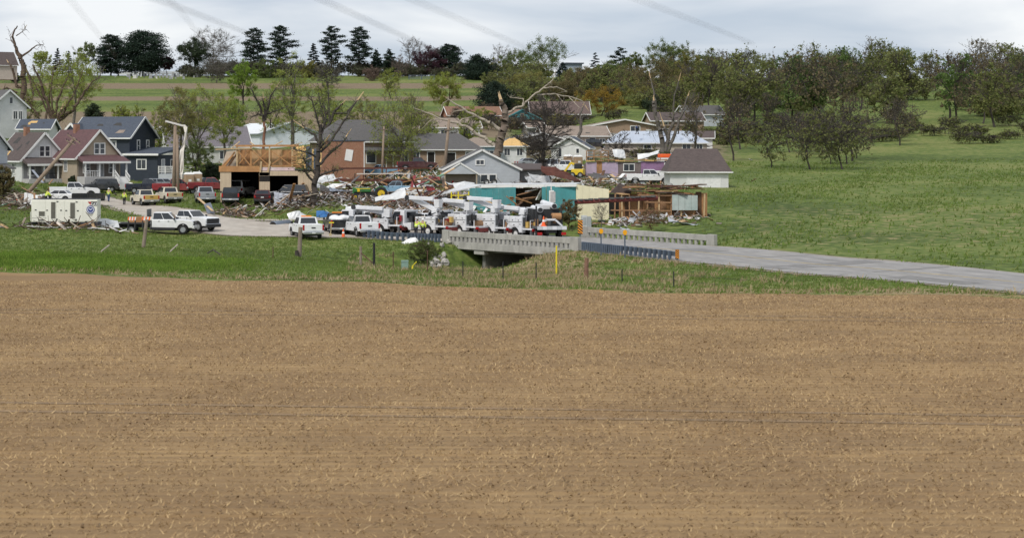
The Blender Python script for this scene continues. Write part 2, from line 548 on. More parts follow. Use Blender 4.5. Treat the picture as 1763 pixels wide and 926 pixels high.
sheet('road', [(58, 80), (43, 112), (33, 132), (25.2, 150), (19.4, 165), (9.0, 178.6)], [(72, 92), (58, 108), (47, 130), (38.5, 151), (30.9, 170), (17.5, 195)], 110, 9, asph_m, .075)
poly_r = [tuple(p) for p in resample([(58, 80), (43, 112), (33, 132), (25.2, 150), (19.4, 165), (9.0, 178.6)], 60)] + [tuple(p) for p in resample([(72, 92), (58, 108), (47, 130), (38.5, 151), (30.9, 170), (17.5, 195)], 60)[::-1]]
def on_road(x, y):
    return in_poly(x, y, poly_l) | in_poly(x, y, poly_r)
nr_, fr_ = [(58, 80), (43, 112), (33, 132), (25.2, 150), (20.2, 163.6)], [(72, 92), (58, 108), (47, 130), (38.5, 151), (31.5, 169)]
sheet('road_shoulder', offset(nr_, .7), offset(fr_, -.7), 110, 9, shoulder_m, .045)
sheet('side_lane', [xy(395, 207), xy(450, 207), xy(560, 208), xy(640, 211)], [xy(400, 209.5), xy(450, 209.5), xy(560, 210.5), xy(640, 213.5)], 40, 4, road_m, .09)
ylw = mat('yellow_paint', (.42, .31, .11), .8, var=.4, vs=3, dirt=.7, dirtcol=(.26, .25, .23))
cl = [((a[0] + b_[0]) / 2, (a[1] + b_[1]) / 2) for a, b_ in zip([(58, 80), (43, 112), (33, 132), (25.2, 150), (19.4, 165)], [(72, 92), (58, 108), (47, 130), (38.5, 151), (30.9, 170)])]
sheet('centre_line', cl, [(p[0] + .22, p[1] + .08) for p in cl], 90, 2, ylw, .086)

tar = mat('tar_patch', (.185, .178, .17), .85, var=.3, vs=2)
def on_lane(f, t0, t1, w0, w1, name, m, lift):
    P, Q = resample(nr_, 80), resample(fr_, 80)
    k = np.linspace(t0, t1, 8) * 79
    a = np.stack([np.interp(k, np.arange(80), P[:, c]) for c in (0, 1)], -1)
    b2 = np.stack([np.interp(k, np.arange(80), Q[:, c]) for c in (0, 1)], -1)
    rg = np.random.default_rng(f)
    A = [tuple(a[j] + (b2[j] - a[j]) * (w0 + rg.uniform(-.02, .02))) for j in range(8)]
    B = [tuple(a[j] + (b2[j] - a[j]) * (w1 + rg.uniform(-.02, .02))) for j in range(8)]
    sheet(name, A, B, 20, 3, m, lift)
for k_, (t0, t1, w0, w1) in enumerate([(.12, .20, .1, .36), (.33, .37, .55, .9), (.5, .58, .12, .3), (.7, .73, .08, .92), (.25, .26, .05, .95), (.43, .437, .05, .95), (.62, .626, .05, .95), (.81, .815, .05, .95), (.9, .96, .5, .75)]):
    on_lane(k_, t0, t1, w0, w1, 'road_patch', tar, .081 + .0005 * k_)
for k_, (w0, w1) in enumerate([(.16, .24), (.37, .44), (.58, .65), (.78, .86)]):
    on_lane(50 + k_, .02, .98, w0, w1, 'tyre_track', mat('worn_track', (.235, .226, .217), .8, var=.25, vs=.6), .0775 + .0004 * k_)

trk = mat('pressed_soil', (.215, .142, .075), .95, var=.35, vs=1.5)
for k_, y0 in enumerate((64, 66.1, 101, 103.1)):
    xs = np.linspace(-34, 62, 40)
    yy = y0 - .11 * xs + .35 * np.sin(xs * .06 + k_ // 2)
    sheet('wheel_track', [(a, b2 - .22) for a, b2 in zip(xs, yy)], [(a, b2 + .22) for a, b2 in zip(xs, yy)], 60, 2, trk, .014)
# ================================================================ bridge and guard rails
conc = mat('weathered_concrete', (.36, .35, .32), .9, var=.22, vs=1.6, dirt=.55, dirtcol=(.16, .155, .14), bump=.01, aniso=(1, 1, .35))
conc_d = mat('shaded_concrete', (.17, .165, .15), .9, var=.3, vs=1.2, dirt=.6, dirtcol=(.07, .07, .06))  # dark copy of the concrete: shade under the deck put into its colour
def frame_of(a, b):
    a, b = Vector((*a, 0)), Vector((*b, 0))
    d = b - a
    return math.atan2(d.y, d.x), d.length
def parapet(a, b, zb, name, label, fascia, pitch=.82):
    """open concrete bridge rail from a to b; local x runs along it, +y is the far side"""
    rz, L = frame_of(a, b)
    root = thing(name, label, 'bridge' if fascia else 'bridge rail', (a[0], a[1], zb), rz)
    n = int(L / pitch)
    p = (L - 1.4) / n
    for k in range(n):
        x = .7 + (k + .5) * p
        MB().bb(x - p / 2 + .004, x + p / 2 - .004, -.14, .16, .54, 1.05).build('rail_block', conc, root, bevel=.02)
    for k in range(n + 1):
        x = .7 + k * p
        MB().bb(x - .15, x + .15, -.10, .14, .12, .538).build('rail_post', conc, root, bevel=.01)
    for x in (.2, L - .2):
        MB().bb(x - .48, x + .48, -.18, .24, -.6, 1.12).build('end_block', conc, root, bevel=.03)
    if fascia:
        for k in range(5):
            x0, x1 = .69 + k * (L - 1.38) / 5, .69 + (k + 1) * (L - 1.38) / 5
            MB().bb(x0 + .005, x1 - .005, -.2, .5, -.55, .11).build('deck_beam', conc, root, bevel=.02)
    else:
        MB().bb(.69, L - .69, -.2, .3, -.4, .11).build('kerb_beam', conc, root, bevel=.02)
    return root, L, p
A_, B_ = (9.0, 178.4), (19.6, 164.3)
br, L_, _p = parapet(A_, B_, 0, 'road_bridge', 'low concrete road bridge with open balustrade over a dark creek opening', True, .62)
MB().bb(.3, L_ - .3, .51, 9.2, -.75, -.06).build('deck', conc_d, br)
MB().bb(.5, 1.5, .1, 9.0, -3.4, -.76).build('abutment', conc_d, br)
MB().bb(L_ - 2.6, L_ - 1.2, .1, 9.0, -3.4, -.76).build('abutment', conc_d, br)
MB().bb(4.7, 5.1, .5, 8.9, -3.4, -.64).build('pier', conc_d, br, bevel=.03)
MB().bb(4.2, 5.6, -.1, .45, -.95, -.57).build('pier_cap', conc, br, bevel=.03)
MB().bb(1.5, L_ - 2.6, 8.0, 8.6, -3.4, -.76).build('light_stop_wall', conc_d, br)  # added wall, keeps light from showing through the far opening
MB().hexa([(-.4, -.1, -3), (.3, -.1, -3), (.3, .3, -3), (-.4, .3, -3), (-.3, -.1, .5), (.3, -.1, .5), (.3, .3, .5), (-.3, .3, .5)]).build('wing_wall', conc, br)
parapet((22.9, 186.4), (32.2, 169.2), .0, 'bridge_rail', 'pale concrete rail along the far side of the grey road', False, .86)
wtr = mat('creek_water', (.03, .032, .025), .12, var=.2)
def sheet_flat(name, pts, z, m):
    me = bpy.data.meshes.new(name)
    me.from_pydata([(*p, z) for p in pts], [], [tuple(range(len(pts)))])
    return tag(link(name, me, m), kind='structure')
sheet_flat('creek_water', [(4, 163), (12, 160), (34, 178), (27, 190)], -2.75, wtr)
galv = mat('galvanised_steel', (.17, .20, .24), .5, .55, var=.2, vs=2, dirt=.3, dirtcol=(.12, .11, .1))
galv_d = mat('dark_post', (.085, .11, .15), .7, .1, var=.25, vs=3)
def wbeam(a, b):
    """corrugated guard rail beam between two local points"""
    m = MB()
    for dz, dy in ((-.12, 0), (0, .05), (.12, 0)):
        m.bar((a[0], a[1] + dy, a[2] + dz), (b[0], b[1] + dy, b[2] + dz), .05, .13)
    return m
def guard_rail(label, pts, spacings, name='guard_rail', ph=.78, pw=.24):
    a = pts[0]
    root = thing(name, label, 'guard rail', (a[0], a[1], base_z(*a)[0]), 0)
    P = resample(pts, 200)
    d = np.concatenate([[0], np.cumsum(np.linalg.norm(np.diff(P, axis=0), axis=1))])
    def pt(s):
        x, y = np.interp(s, d, P[:, 0]), np.interp(s, d, P[:, 1])
        return Vector((x - a[0], y - a[1], base_z(x, y)[0] - base_z(*a)[0]))
    s, prev = .1, None
    while s < d[-1]:
        q = pt(s)
        MB().box((q.x, q.y, q.z + ph / 2 - .25), (pw, .18, ph + .5), rz=.5).build('post', galv_d, root, bevel=.015)
        s += spacings(s / d[-1])
    for k in range(6):
        u, w = pt(d[-1] * k / 6), pt(d[-1] * (k + 1) / 6)
        off = Vector((.17, .17, .56))
        wbeam(u + off, w + off).build('rail_beam', galv, root)
    return root
guard_rail('dark guard rail beside the white trucks, left of the concrete bridge', [xy(626, 186), (4, 182.6), (8.5, 178.3)], lambda f: .72 if f < .6 else .42)
guard_rail('dark guard rail curving towards the striped end marker, right of the concrete bridge', [(20, 163.8), (22.5, 157.4), (25.4, 149.3)], lambda f: .33 if f < .42 else .80)
# ================================================================ houses
glass = mat('window_glass', (.035, .042, .05), .12, var=.4, vs=.8, spec=.7)
white = mat('white_trim', (.72, .72, .70), .6, var=.08, vs=2, dirt=.15, dirtcol=(.4, .38, .34))
wood_p = mat('pale_wood', (.50, .36, .20), .8, var=.25, vs=3, bump=.005)
def vis(lab, **k): return k
def add_window(root, face, x, z, w, h, W_, D_, frame=None, grid=(2, 1), fw=.10, door=False):
    """window unit on a face of a W_ x D_ box: frame bars, mullions and a recessed pane"""
    org, ax, nr = {'F': (Vector((0, -D_ / 2, 0)), Vector((1, 0, 0)), Vector((0, -1, 0))), 'B': (Vector((0, D_ / 2, 0)), Vector((-1, 0, 0)), Vector((0, 1, 0))),
                   'R': (Vector((W_ / 2, 0, 0)), Vector((0, 1, 0)), Vector((1, 0, 0))), 'L': (Vector((-W_ / 2, 0, 0)), Vector((0, -1, 0)), Vector((-1, 0, 0)))}[face]
    up = Vector((0, 0, 1))
    def slab(m, x0, x1, z0, z1, n0, n1):
        c = lambda a, b_, n: org + ax * (x + a) + up * (z + b_) + nr * n
        m.hexa([c(x0, z0, n0), c(x1, z0, n0), c(x1, z0, n1), c(x0, z0, n1), c(x0, z1, n0), c(x1, z1, n0), c(x1, z1, n1), c(x0, z1, n1)])
    m = MB()
    a, b_ = w / 2, h / 2
    slab(m, -a - fw, -a, -b_ - fw, b_ + fw, -.02, .07)
    slab(m, a, a + fw, -b_ - fw, b_ + fw, -.02, .07)
    slab(m, -a, a, b_, b_ + fw, -.02, .065)
    if not door:
        slab(m, -a, a, -b_ - fw, -b_, -.02, .085)
    for k in range(1, grid[0]):
        q = -a + w * k / grid[0]
        slab(m, q - .035, q + .035, -b_, b_, -.02, .045)
    for k in range(1, grid[1]):
        q = -b_ + h * k / grid[1]
        slab(m, -a, a, q - .03, q + .03, -.02, .04)
    f = m.build('window_frame' if not door else 'door_frame', frame or white, root)
    p = MB()
    slab(p, -a, a, -b_, b_, -.01, .02)
    p.build('pane' if not door else 'door', glass if not door else (door if not isinstance(door, bool) else white), f)
    return f
def gable(name, label, u, v, y, rz, w, d, h, rise, wallm, roofm, ridge='x', trim=None, ov=.45, wins=(), doors=(), cat='house', x=None, hip=0., z=None, found=.0, dx=0.):
    """house: wall prism with gables, two roof slabs, fascia boards, windows; base at sight line u, depth y"""
    trim = trim or white
    p = px(u, v, y)
    root = thing(name, label, cat, p, R(rz))
    m = MB()
    B = -1.5                                        # cellar wall carries on below the lawn
    hw, hd = w / 2, d / 2
    if ridge == 'x':
        m.prism([(-hd, B), (hd, B), (hd, h), (0, h + rise * (1 if not hip else 0)), (-hd, h)] if not hip else [(-hd, B), (hd, B), (hd, h), (-hd, h)], -hw, hw, 'x')
    else:
        m.prism([(-hw, B), (hw, B), (hw, h), (0, h + rise), (-hw, h)] if not hip else [(-hw, B), (hw, B), (hw, h), (-hw, h)], -hd, hd, 'y')
    m.build('wall', wallm, root)
    t_ = .16
    a, b_ = (hw, hd) if ridge == 'x' else (hd, hw)  # a along ridge, b across
    def X(p_, q_, r_): return (p_, q_, r_) if ridge == 'x' else (-q_, p_, r_)
    k = rise / b_
    if hip:
        rr = max(a - hip, .1)
        e_, z0 = b_ + ov, h - ov * k
        m = MB()
        A = a + ov
        top, low = h + rise, z0
        vs = [X(-A, -e_, low), X(A, -e_, low), X(A, e_, low), X(-A, e_, low), X(-rr, 0, top), X(rr, 0, top)]
        vs += [X(-A, -e_, low - t_), X(A, -e_, low - t_), X(A, e_, low - t_), X(-A, e_, low - t_)]
        m.add(vs, [(0, 1, 5, 4), (1, 2, 5), (2, 3, 4, 5), (3, 0, 4), (0, 6, 7, 1), (1, 7, 8, 2), (2, 8, 9, 3), (3, 9, 6, 0), (6, 9, 8, 7)])
        m.build('roof', roofm, root)
        g = MB()
        for s in (-1, 1):
            g.bar(X(-A, s * (e_ + .06), low - .06), X(A, s * (e_ + .06), low - .06), .09, .17)
            g.bar(X(s * (A + .06), -e_, low - .06), X(s * (A + .06), e_, low - .06), .09, .17)
        g.build('gutter', trim, root)
    else:
        m = MB()
        A = a + ov
        for s in (-1, 1):
            q0, z0 = s * (b_ + ov), h - ov * k
            m.hexa([X(-A, q0, z0), X(A, q0, z0), X(A, 0, h + rise), X(-A, 0, h + rise), X(-A, q0, z0 + t_), X(A, q0, z0 + t_), X(A, 0, h + rise + t_), X(-A, 0, h + rise + t_)])
        m.build('roof', roofm, root)
        rg = random.Random(len(label) * 7 + int(u))
        if rg.random() < .75 and y < 420:
            for _ in range(rg.randint(2, 5)):          # shingles torn off down to the felt and boards
                s, aa, f0 = -1 if ridge == 'x' else rg.choice((-1, 1)), rg.uniform(-A * .85, A * .7), rg.uniform(.1, .7)
                la, lf = rg.uniform(.4, 1.8), rg.uniform(.08, .22)
                q = []
                for a2, f2 in ((aa, f0), (aa + la, f0 + rg.uniform(-.04, .04)), (aa + la * rg.uniform(.7, 1.1), f0 + lf), (aa + la * rg.uniform(-.1, .3), f0 + lf)):
                    q.append(Vector(X(a2, s * (b_ + ov) * (1 - f2), h - ov * k + (rise + ov * k) * f2 + t_)))
                nrm = Vector((0, 0, .02))
                MB().hexa([p_ - nrm for p_ in q] + [p_ + nrm for p_ in q]).build('bare_patch', rg.choice([felt, felt, osb, shing_t]), root)
        g = MB()
        for s in (-1, 1):
            for e2 in (-1, 1):
                g.bar(X(e2 * (A + .05), s * (b_ + ov + .02), h - ov * k + .02), X(e2 * (A + .05), s * .0, h + rise + .03), .09, .26)
            g.bar(X(-A, s * (b_ + ov + .06), h - ov * k + .04), X(A, s * (b_ + ov + .06), h - ov * k + .04), .09, .2)
        g.build('fascia', trim, root)
    for wi in wins:
        f_, x_, z_, w_, h_ = wi[:5]
        add_window(root, f_, x_, z_, w_, h_, w, d, trim, wi[5] if len(wi) > 5 else (2, 1), fw=.14)
    for f_, x_, w_, h_, dm in doors:
        add_window(root, f_, x_, h_ / 2, w_, h_, w, d, trim, (1, 1), fw=.12, door=dm)
    return root
felt = mat('roof_felt', (.05, .048, .046), .95, var=.2)
osb = mat('torn_sheathing', (.58, .38, .15), .85, var=.3, vs=4, dirt=.3, dirtcol=(.4, .22, .08))
shing_t = mat('tan_shingle', (.24, .19, .155), .9, var=.25, vs=4, dirt=.4, dirtcol=(.36, .31, .25), bump=.02)
shing_g = mat('grey_shingle', (.105, .100, .098), .9, var=.3, vs=5, dirt=.3, dirtcol=(.07, .075, .085), bump=.02, aniso=(.6, .6, 2))
shing_d = mat('slate_shingle', (.062, .075, .100), .9, var=.3, vs=5, dirt=.3, dirtcol=(.11, .12, .13), bump=.02, aniso=(.6, .6, 2))
shing_r = mat('oxblood_shingle', (.115, .060, .062), .9, var=.35, vs=4, dirt=.35, dirtcol=(.07, .05, .05), bump=.02, aniso=(.6, .6, 2))
shing_b = mat('brown_shingle', (.085, .066, .062), .9, var=.35, vs=4, dirt=.35, dirtcol=(.13, .10, .09), bump=.02, aniso=(.6, .6, 2))
shing_t = mat('tan_shingle', (.24, .19, .155), .9, var=.25, vs=4, dirt=.4, dirtcol=(.36, .31, .25), bump=.02)
rust_r = mat('russet_shingle', (.21, .115, .075), .9, var=.3, vs=3, dirt=.4, dirtcol=(.12, .08, .06), bump=.02)
clap_w = mat('white_clapboard', (.70, .70, .69), .65, var=.08, vs=1.5, dirt=.2, dirtcol=(.45, .44, .42), stripe=('Z', .22, .03))
clap_t = mat('tan_clapboard', (.42, .345, .26), .7, var=.1, vs=1.5, dirt=.2, dirtcol=(.28, .23, .18), stripe=('Z', .22, .03))
clap_g = mat('taupe_clapboard', (.19, .165, .145), .7, var=.12, vs=1.5, stripe=('Z', .22, .03))
clap_n = mat('navy_clapboard', (.033, .042, .060), .6, var=.12, vs=1.5, dirt=.15, dirtcol=(.07, .08, .1), stripe=('Z', .24, .03))
clap_lg = mat('pale_grey_clapboard', (.50, .53, .57), .65, var=.08, vs=1.5, dirt=.2, dirtcol=(.36, .37, .38), stripe=('Z', .2, .03))
clap_lb = mat('sky_blue_clapboard', (.40, .58, .70), .7, var=.1, vs=1.5, dirt=.25, dirtcol=(.6, .62, .62), stripe=('Z', .2, .03))
brick = mat('tan_brick', (.30, .215, .15), .9, var=.3, vs=7, dirt=.3, dirtcol=(.2, .14, .1))
brick_r = mat('red_brick', (.27, .135, .085), .9, var=.4, vs=7, dirt=.4, dirtcol=(.36, .24, .17))
rib_w = mat('white_ribbed_metal', (.66, .70, .75), .5, .1, var=.06, vs=1, stripe=('X', .5, .04))
metal_r = mat('bare_metal_roof', (.50, .55, .63), .4, .35, var=.12, vs=.8, dirt=.3, dirtcol=(.66, .68, .72), stripe=('X', .6, .03))
dark_in = mat('dark_interior', (.02, .018, .016), .95, var=.4)  # near black stands for the shade inside rooms and openings
beige = mat('beige_siding', (.46, .40, .345), .8, var=.1, vs=1, dirt=.3, dirtcol=(.33, .28, .24))
teal = mat('teal_metal', (.065, .265, .28), .6, .1, var=.18, vs=1.2, dirt=.55, dirtcol=(.13, .19, .19), stripe=('X', .45, .04))
cream = mat('cream_panel', (.66, .61, .43), .75, var=.1, vs=1.2, dirt=.3, dirtcol=(.48, .42, .28))
ply = mat('orange_plywood', (.36, .19, .085), .85, var=.3, vs=1.6, dirt=.4, dirtcol=(.18, .09, .045))
ply_l = mat('fresh_plywood', (.52, .33, .17), .85, var=.22, vs=1.6, dirt=.3, dirtcol=(.36, .2, .1))
osb = mat('torn_sheathing', (.58, .38, .15), .85, var=.3, vs=4, dirt=.3, dirtcol=(.4, .22, .08))
lumber = mat('brown_lumber', (.30, .17, .09), .85, var=.3, vs=2.5, dirt=.3, dirtcol=(.14, .08, .05))
rust = mat('rusty_steel', (.115, .042, .030), .8, .2, var=.3, vs=2, dirt=.4, dirtcol=(.05, .03, .028))
purple = mat('purple_wall', (.26, .15, .27), .8, var=.25, vs=1.1, dirt=.5, dirtcol=(.15, .09, .10))
black_m = mat('black_paint', (.018, .018, .02), .45, var=.3)
# --- left side of the street
gable('white_house', 'tall white frame house at the far left edge, behind the brown roofs', -6, 240, 330, -52, 9, 6.8, 5.6, 2.7, clap_w, shing_g,
      wins=[('R', .4, 6.6, .55, 1.0, (1, 1)), ('R', -2.2, 4.1, .7, 1.3), ('R', 1.2, 4.1, .7, 1.3), ('R', 2.2, 4.1, .6, 1.3), ('F', 1.5, 4.1, .9, 1.4), ('F', -1.5, 4.1, .9, 1.4)])
gable('low_outbuilding', 'low white outbuilding with slate roof beside the tall white house', 66, 248, 320, -8, 5.2, 5, 2.6, 1.4, clap_w, shing_d, cat='shed')
o = gable('corner_house', 'pale grey gabled house cut off by the left edge of the picture', -56, 320, 248, -38, 9, 5.6, 5.0, 2.7, clap_lg, shing_d, wins=[('R', 0, 5.6, .5, .8, (1, 1)), ('R', .5, 3.2, .8, 1.3)])
MB().hexa([(4.6, -2.6, 2.5), (6.4, -2.6, 2.2), (6.4, 2.6, 2.2), (4.6, 2.6, 2.5), (4.6, -2.6, 2.9), (6.4, -2.6, 2.35), (6.4, 2.6, 2.35), (4.6, 2.6, 2.9)]).build('porch_roof', shing_g, o)
def bungalow(label, u, v, y, wallm, lowm, roofm, porchm, w, stairs):
    rz = -56
    d, h, rise = 6.6, 3.3, 3.5
    o = gable('bungalow', label, u, v, y, rz, w, d, h, rise, wallm, roofm, wins=[('R', -.3, 4.3, .62, 1.35, (1, 2)), ('R', .55, 4.3, .62, 1.35, (1, 2)), ('F', w * .2, 1.9, .8, 1.3), ('F', -w * .2, 1.9, .8, 1.3)])
    X = w / 2
    # porch: roof, posts, floor, lower wall; the grey version has porch shade in its colour
    MB().hexa([(X + .02, -3.4, 2.95), (X + 2.5, -3.6, 2.35), (X + 2.5, 3.6, 2.35), (X + .02, 3.4, 2.95), (X + .02, -3.4, 3.45), (X + 2.5, -3.6, 2.6), (X + 2.5, 3.6, 2.6), (X + .02, 3.4, 3.45)]).build('porch_roof', porchm, o)
    MB().bar((X + 2.56, -3.6, 2.44), (X + 2.56, 3.6, 2.44), .1, .28).build('porch_beam', white, o)
    MB().bb(X + .02, X + .1, -3.1, 3.1, .5, 2.95).build('porch_wall', lowm, o)
    MB().bb(X + .1, X + 2.4, -3.3, 3.3, -1.2, .5).build('porch_floor', mat('porch_block', (.42, .41, .40), .9, var=.15), o)
    for q in (-3.1, -1.0, 1.1, 3.1):
        MB().bb(X + 2.15, X + 2.33, q - .1, q + .1, .5, 2.35).build('porch_post', white, o)
    add_window(o, 'R', -1.9, 1.7, .9, 1.35, w + .2, d, white, (1, 2))
    add_window(o, 'R', 2.0, 1.7, .9, 1.35, w + .2, d, white, (1, 2))
    add_window(o, 'R', .2, 1.5, .9, 2.0, w + .2, d, white, (1, 1), door=mat('grey_door', (.4, .41, .42), .6))
    if stairs:
        st = MB()
        for k in range(4):
            st.bb(X + 2.4 + .28 * k, X + 2.7 + .28 * k, 1.3, 2.9, -1.2, .42 - .24 * k)
        st.build('steps', white, o)
        for q in (1.3, 2.9):
            rl = MB()
            rl.bar((X + 2.3, q, 1.35), (X + 3.7, q, .45), .08)
            rl.bar((X + 2.3, q, .75), (X + 3.7, q, -.15), .06)
            for k in range(6):
                f = k / 5
                rl.bar((X + 2.35 + 1.3 * f, q, 1.35 - .88 * f), (X + 2.35 + 1.3 * f, q, -.2), .05)
            rl.build('stair_railing', white, o)
        rl = MB()
        rl.bar((X + 2.25, -3.1, 1.3), (X + 2.25, -1.0, 1.3), .08)
        for k in range(9):
            rl.bar((X + 2.25, -3.1 + k * .26, .5), (X + 2.25, -3.1 + k * .26, 1.3), .05)
        rl.build('porch_railing', white, o)
    else:
        MB().bar((X + 2.2, -3.2, 1.25), (X + 2.2, 3.2, 1.25), .1).build('porch_railing', black_m, o)
    MB().bb(-1.2, -.5, -.5, .2, h + rise - .6, h + rise + .9).build('chimney', brick_r, o)
    return o
bungalow('white gabled bungalow with brown roof, behind the leaning pole', 52, 313, 270, clap_w, mat('porch_shade_grey', (.26, .26, .27), .8, var=.15, stripe=('Z', .22, .03)), shing_b, shing_b, 9, False)  # porch wall greyed: shade of the deep porch put into its colour
bungalow('tan gabled bungalow with oxblood roof and white porch stairs', 138, 309, 268, clap_t, clap_g, shing_r, shing_r, 11.5, True)
# dark blue house
o = gable('two_storey_house', 'dark navy two storey house with slate roof and white trimmed windows', 196, 303, 300, -26, 10.5, 7.4, 6.2, 2.9, clap_n, shing_d, ov=.5,
          wins=[('F', -3.4, 4.6, .9, 1.5, (1, 2)), ('F', -1.2, 4.6, .9, 1.5, (1, 2)), ('F', 2.3, 4.6, .9, 1.5, (1, 2)), ('F', 2.3, 1.7, .9, 1.8, (1, 2)), ('F', -1.5, 1.7, .9, 1.8, (1, 2)),
                ('R', -1.2, 4.7, .62, 1.6, (1, 2)), ('R', 1.5, 4.7, .62, 1.6, (1, 2))])
m = MB()
m.prism([(-2.6, 5.4), (2.6, 5.4), (0, 8.0)], -4.6, -.5, 'y')
w_ = m.build('wing_gable', clap_n, o)
w_.location = (-4.9, 0, 0)
m = MB()
for s in (-1, 1):
    m.bar((-4.9 + s * 3.0, -4.72, 5.2), (-4.9, -4.72, 8.15), .12, .3)
m.build('wing_fascia', white, o)
m = MB()
for s in (-1, 1):
    m.hexa([(-4.9 + s * 3.0, -4.65, 5.0), (-4.9, -4.65, 8.0), (-4.9, -.3, 8.0), (-4.9 + s * 3.0, -.3, 5.0), (-4.9 + s * 3.0, -4.65, 5.2), (-4.9, -4.65, 8.2), (-4.9, -.3, 8.2), (-4.9 + s * 3.0, -.3, 5.2)])
m.build('wing_roof', shing_d, o)
# single storey wing on the right
o2 = thing('kitchen_wing', '', 'x'); bpy.data.objects.remove(o2)
m = MB().bb(5.28, 10.8, -4.6, 1.4, -1.5, 3.3)
m.build('wing_wall', clap_n, o)
m = MB().hexa([(4.9, -5.1, 3.25), (11.3, -5.1, 3.25), (11.3, 1.6, 4.1), (4.9, 1.6, 4.1), (4.9, -5.1, 3.5), (11.3, -5.1, 3.5), (11.3, 1.6, 4.5), (4.9, 1.6, 4.5)])
m.build('wing_roof', shing_d, o)
MB().bar((4.9, -5.16, 3.38), (11.3, -5.16, 3.38), .1, .3).build('gutter', white, o)
add_window(o, 'F', 8.0, 1.9, 1.5, 1.3, 10.5, 9.2, white, (2, 1), fw=.16)
add_window(o, 'R', -3.0, 1.55, .85, 2.1, 21.6, 6, white, (1, 1), door=mat('storm_door', (.35, .36, .37), .4))
add_window(o, 'R', -.3, 1.9, .9, 1.3, 21.6, 6, white, (1, 1))
dk = MB().bb(10.82, 13.4, -4.4, 1.2, -1.4, .45)
dk.build('deck_base', clap_lg, o)
dk = MB()
for z_ in (.72, 1.0, 1.28, 1.56):
    dk.bar((10.9, -4.4, z_), (13.4, -4.4, z_), .06, .1)
    dk.bar((13.35, -4.4, z_), (13.35, 1.2, z_), .06, .1)
for q in (10.9, 12.1, 13.35):
    dk.bar((q, -4.4, .45), (q, -4.4, 1.65), .12)
dk.build('deck_railing', white, o)
# --- middle distance
gable('grey_roof_house', 'white house with purple grey roof, behind the fallen tree limbs', 352, 285, 330, 14, 14, 9, 3.4, 3.2, clap_w, mat('mauve_shingle', (.17, .155, .17), .9, var=.25, vs=4), wins=[('F', -4.5, 1.8, 1, 1.3), ('F', 2.5, 1.8, 1.2, 1.3), ('F', 5, 1.8, .9, 1.3)])
gable('damaged_house', 'pale house stripped to pink insulation, between the navy house and the utility poles', 268, 262, 345, 20, 6.5, 7, 3.1, 1.3, mat('pink_insulation', (.62, .45, .45), .9, var=.25, vs=1.5, dirt=.8, dirtcol=(.75, .75, .73)), mat('pale_torn_roof', (.55, .57, .56), .8, var=.3, vs=1.3, dirt=.6, dirtcol=(.2, .23, .22)))
gable('metal_shed', 'big white metal building with ribbed walls and white roof, behind the wrecked garage', 465, 258, 390, 24, 13.2, 22, 3.2, 2.1, rib_w, mat('white_metal_roof', (.74, .76, .77), .45, .15, var=.08, vs=.6), ridge='y', trim=mat('grey_trim', (.25, .29, .31), .6), cat='building')
o = gable('brown_house', 'brown two level house with dark roof, right of the brick wall', 622, 288, 308, 8, 15.5, 9, 4.4, 3.2, mat('brown_stucco', (.27, .19, .13), .9, var=.12, vs=1.5), shing_g, hip=4,
          wins=[('F', .9, 1.6, 1.4, 1.7, (1, 1)), ('F', 6.6, 4.0, .5, 1.1, (1, 1)), ('F', 6.3, 1.5, 1.0, 1.5), ('F', -5, 3.2, .8, 1.0)], doors=[('F', 3.9, .95, 2.0, mat('brown_door', (.2, .14, .09), .7))])
MB().hexa([(-.4, -6.0, 2.6), (7.9, -6.0, 2.6), (7.9, -4.45, 3.0), (-.4, -4.45, 3.0), (-.4, -6.0, 2.75), (7.9, -6.0, 2.75), (7.9, -4.45, 3.3), (-.4, -4.45, 3.3)]).build('porch_roof', shing_g, o)
MB().bar((3.7, -4.6, 4.3), (3.7, -4.6, 2.9), .13).build('downpipe', white, o)
gable('ranch_house', 'long brick ranch house with grey hipped roof, right of the brown house', 752, 285, 318, 6, 13.5, 8.5, 2.9, 2.4, brick, shing_g, hip=3,
      wins=[('F', -4.3, 1.7, 1.5, 1.1, (3, 1)), ('F', 4.7, 1.7, 1.0, 1.0)], doors=[('F', -1.6, 1.1, 2.2, dark_in), ('F', 1.6, 1.6, 2.1, dark_in)])
o = thing('brick_building', 'ruddy brick building end wall with a pale patch, behind the shattered tree', 'building', px(590, 290, 290), R(4))
MB().bb(-3.2, 3.2, -2, 4, -2, 4.1).build('wall', brick_r, o)
MB().bb(-3.3, 3.35, -2.1, 4.1, 4.1, 4.25).build('roof', shing_d, o)
MB().box((.8, -2.06, 2.0), (1.1, .06, 1.7), ry=.16).build('pale_patch', white, o)
MB().cyl((3.1, -2.1, -1), (3.1, -2.1, 4), .07).build('downpipe', white, o)
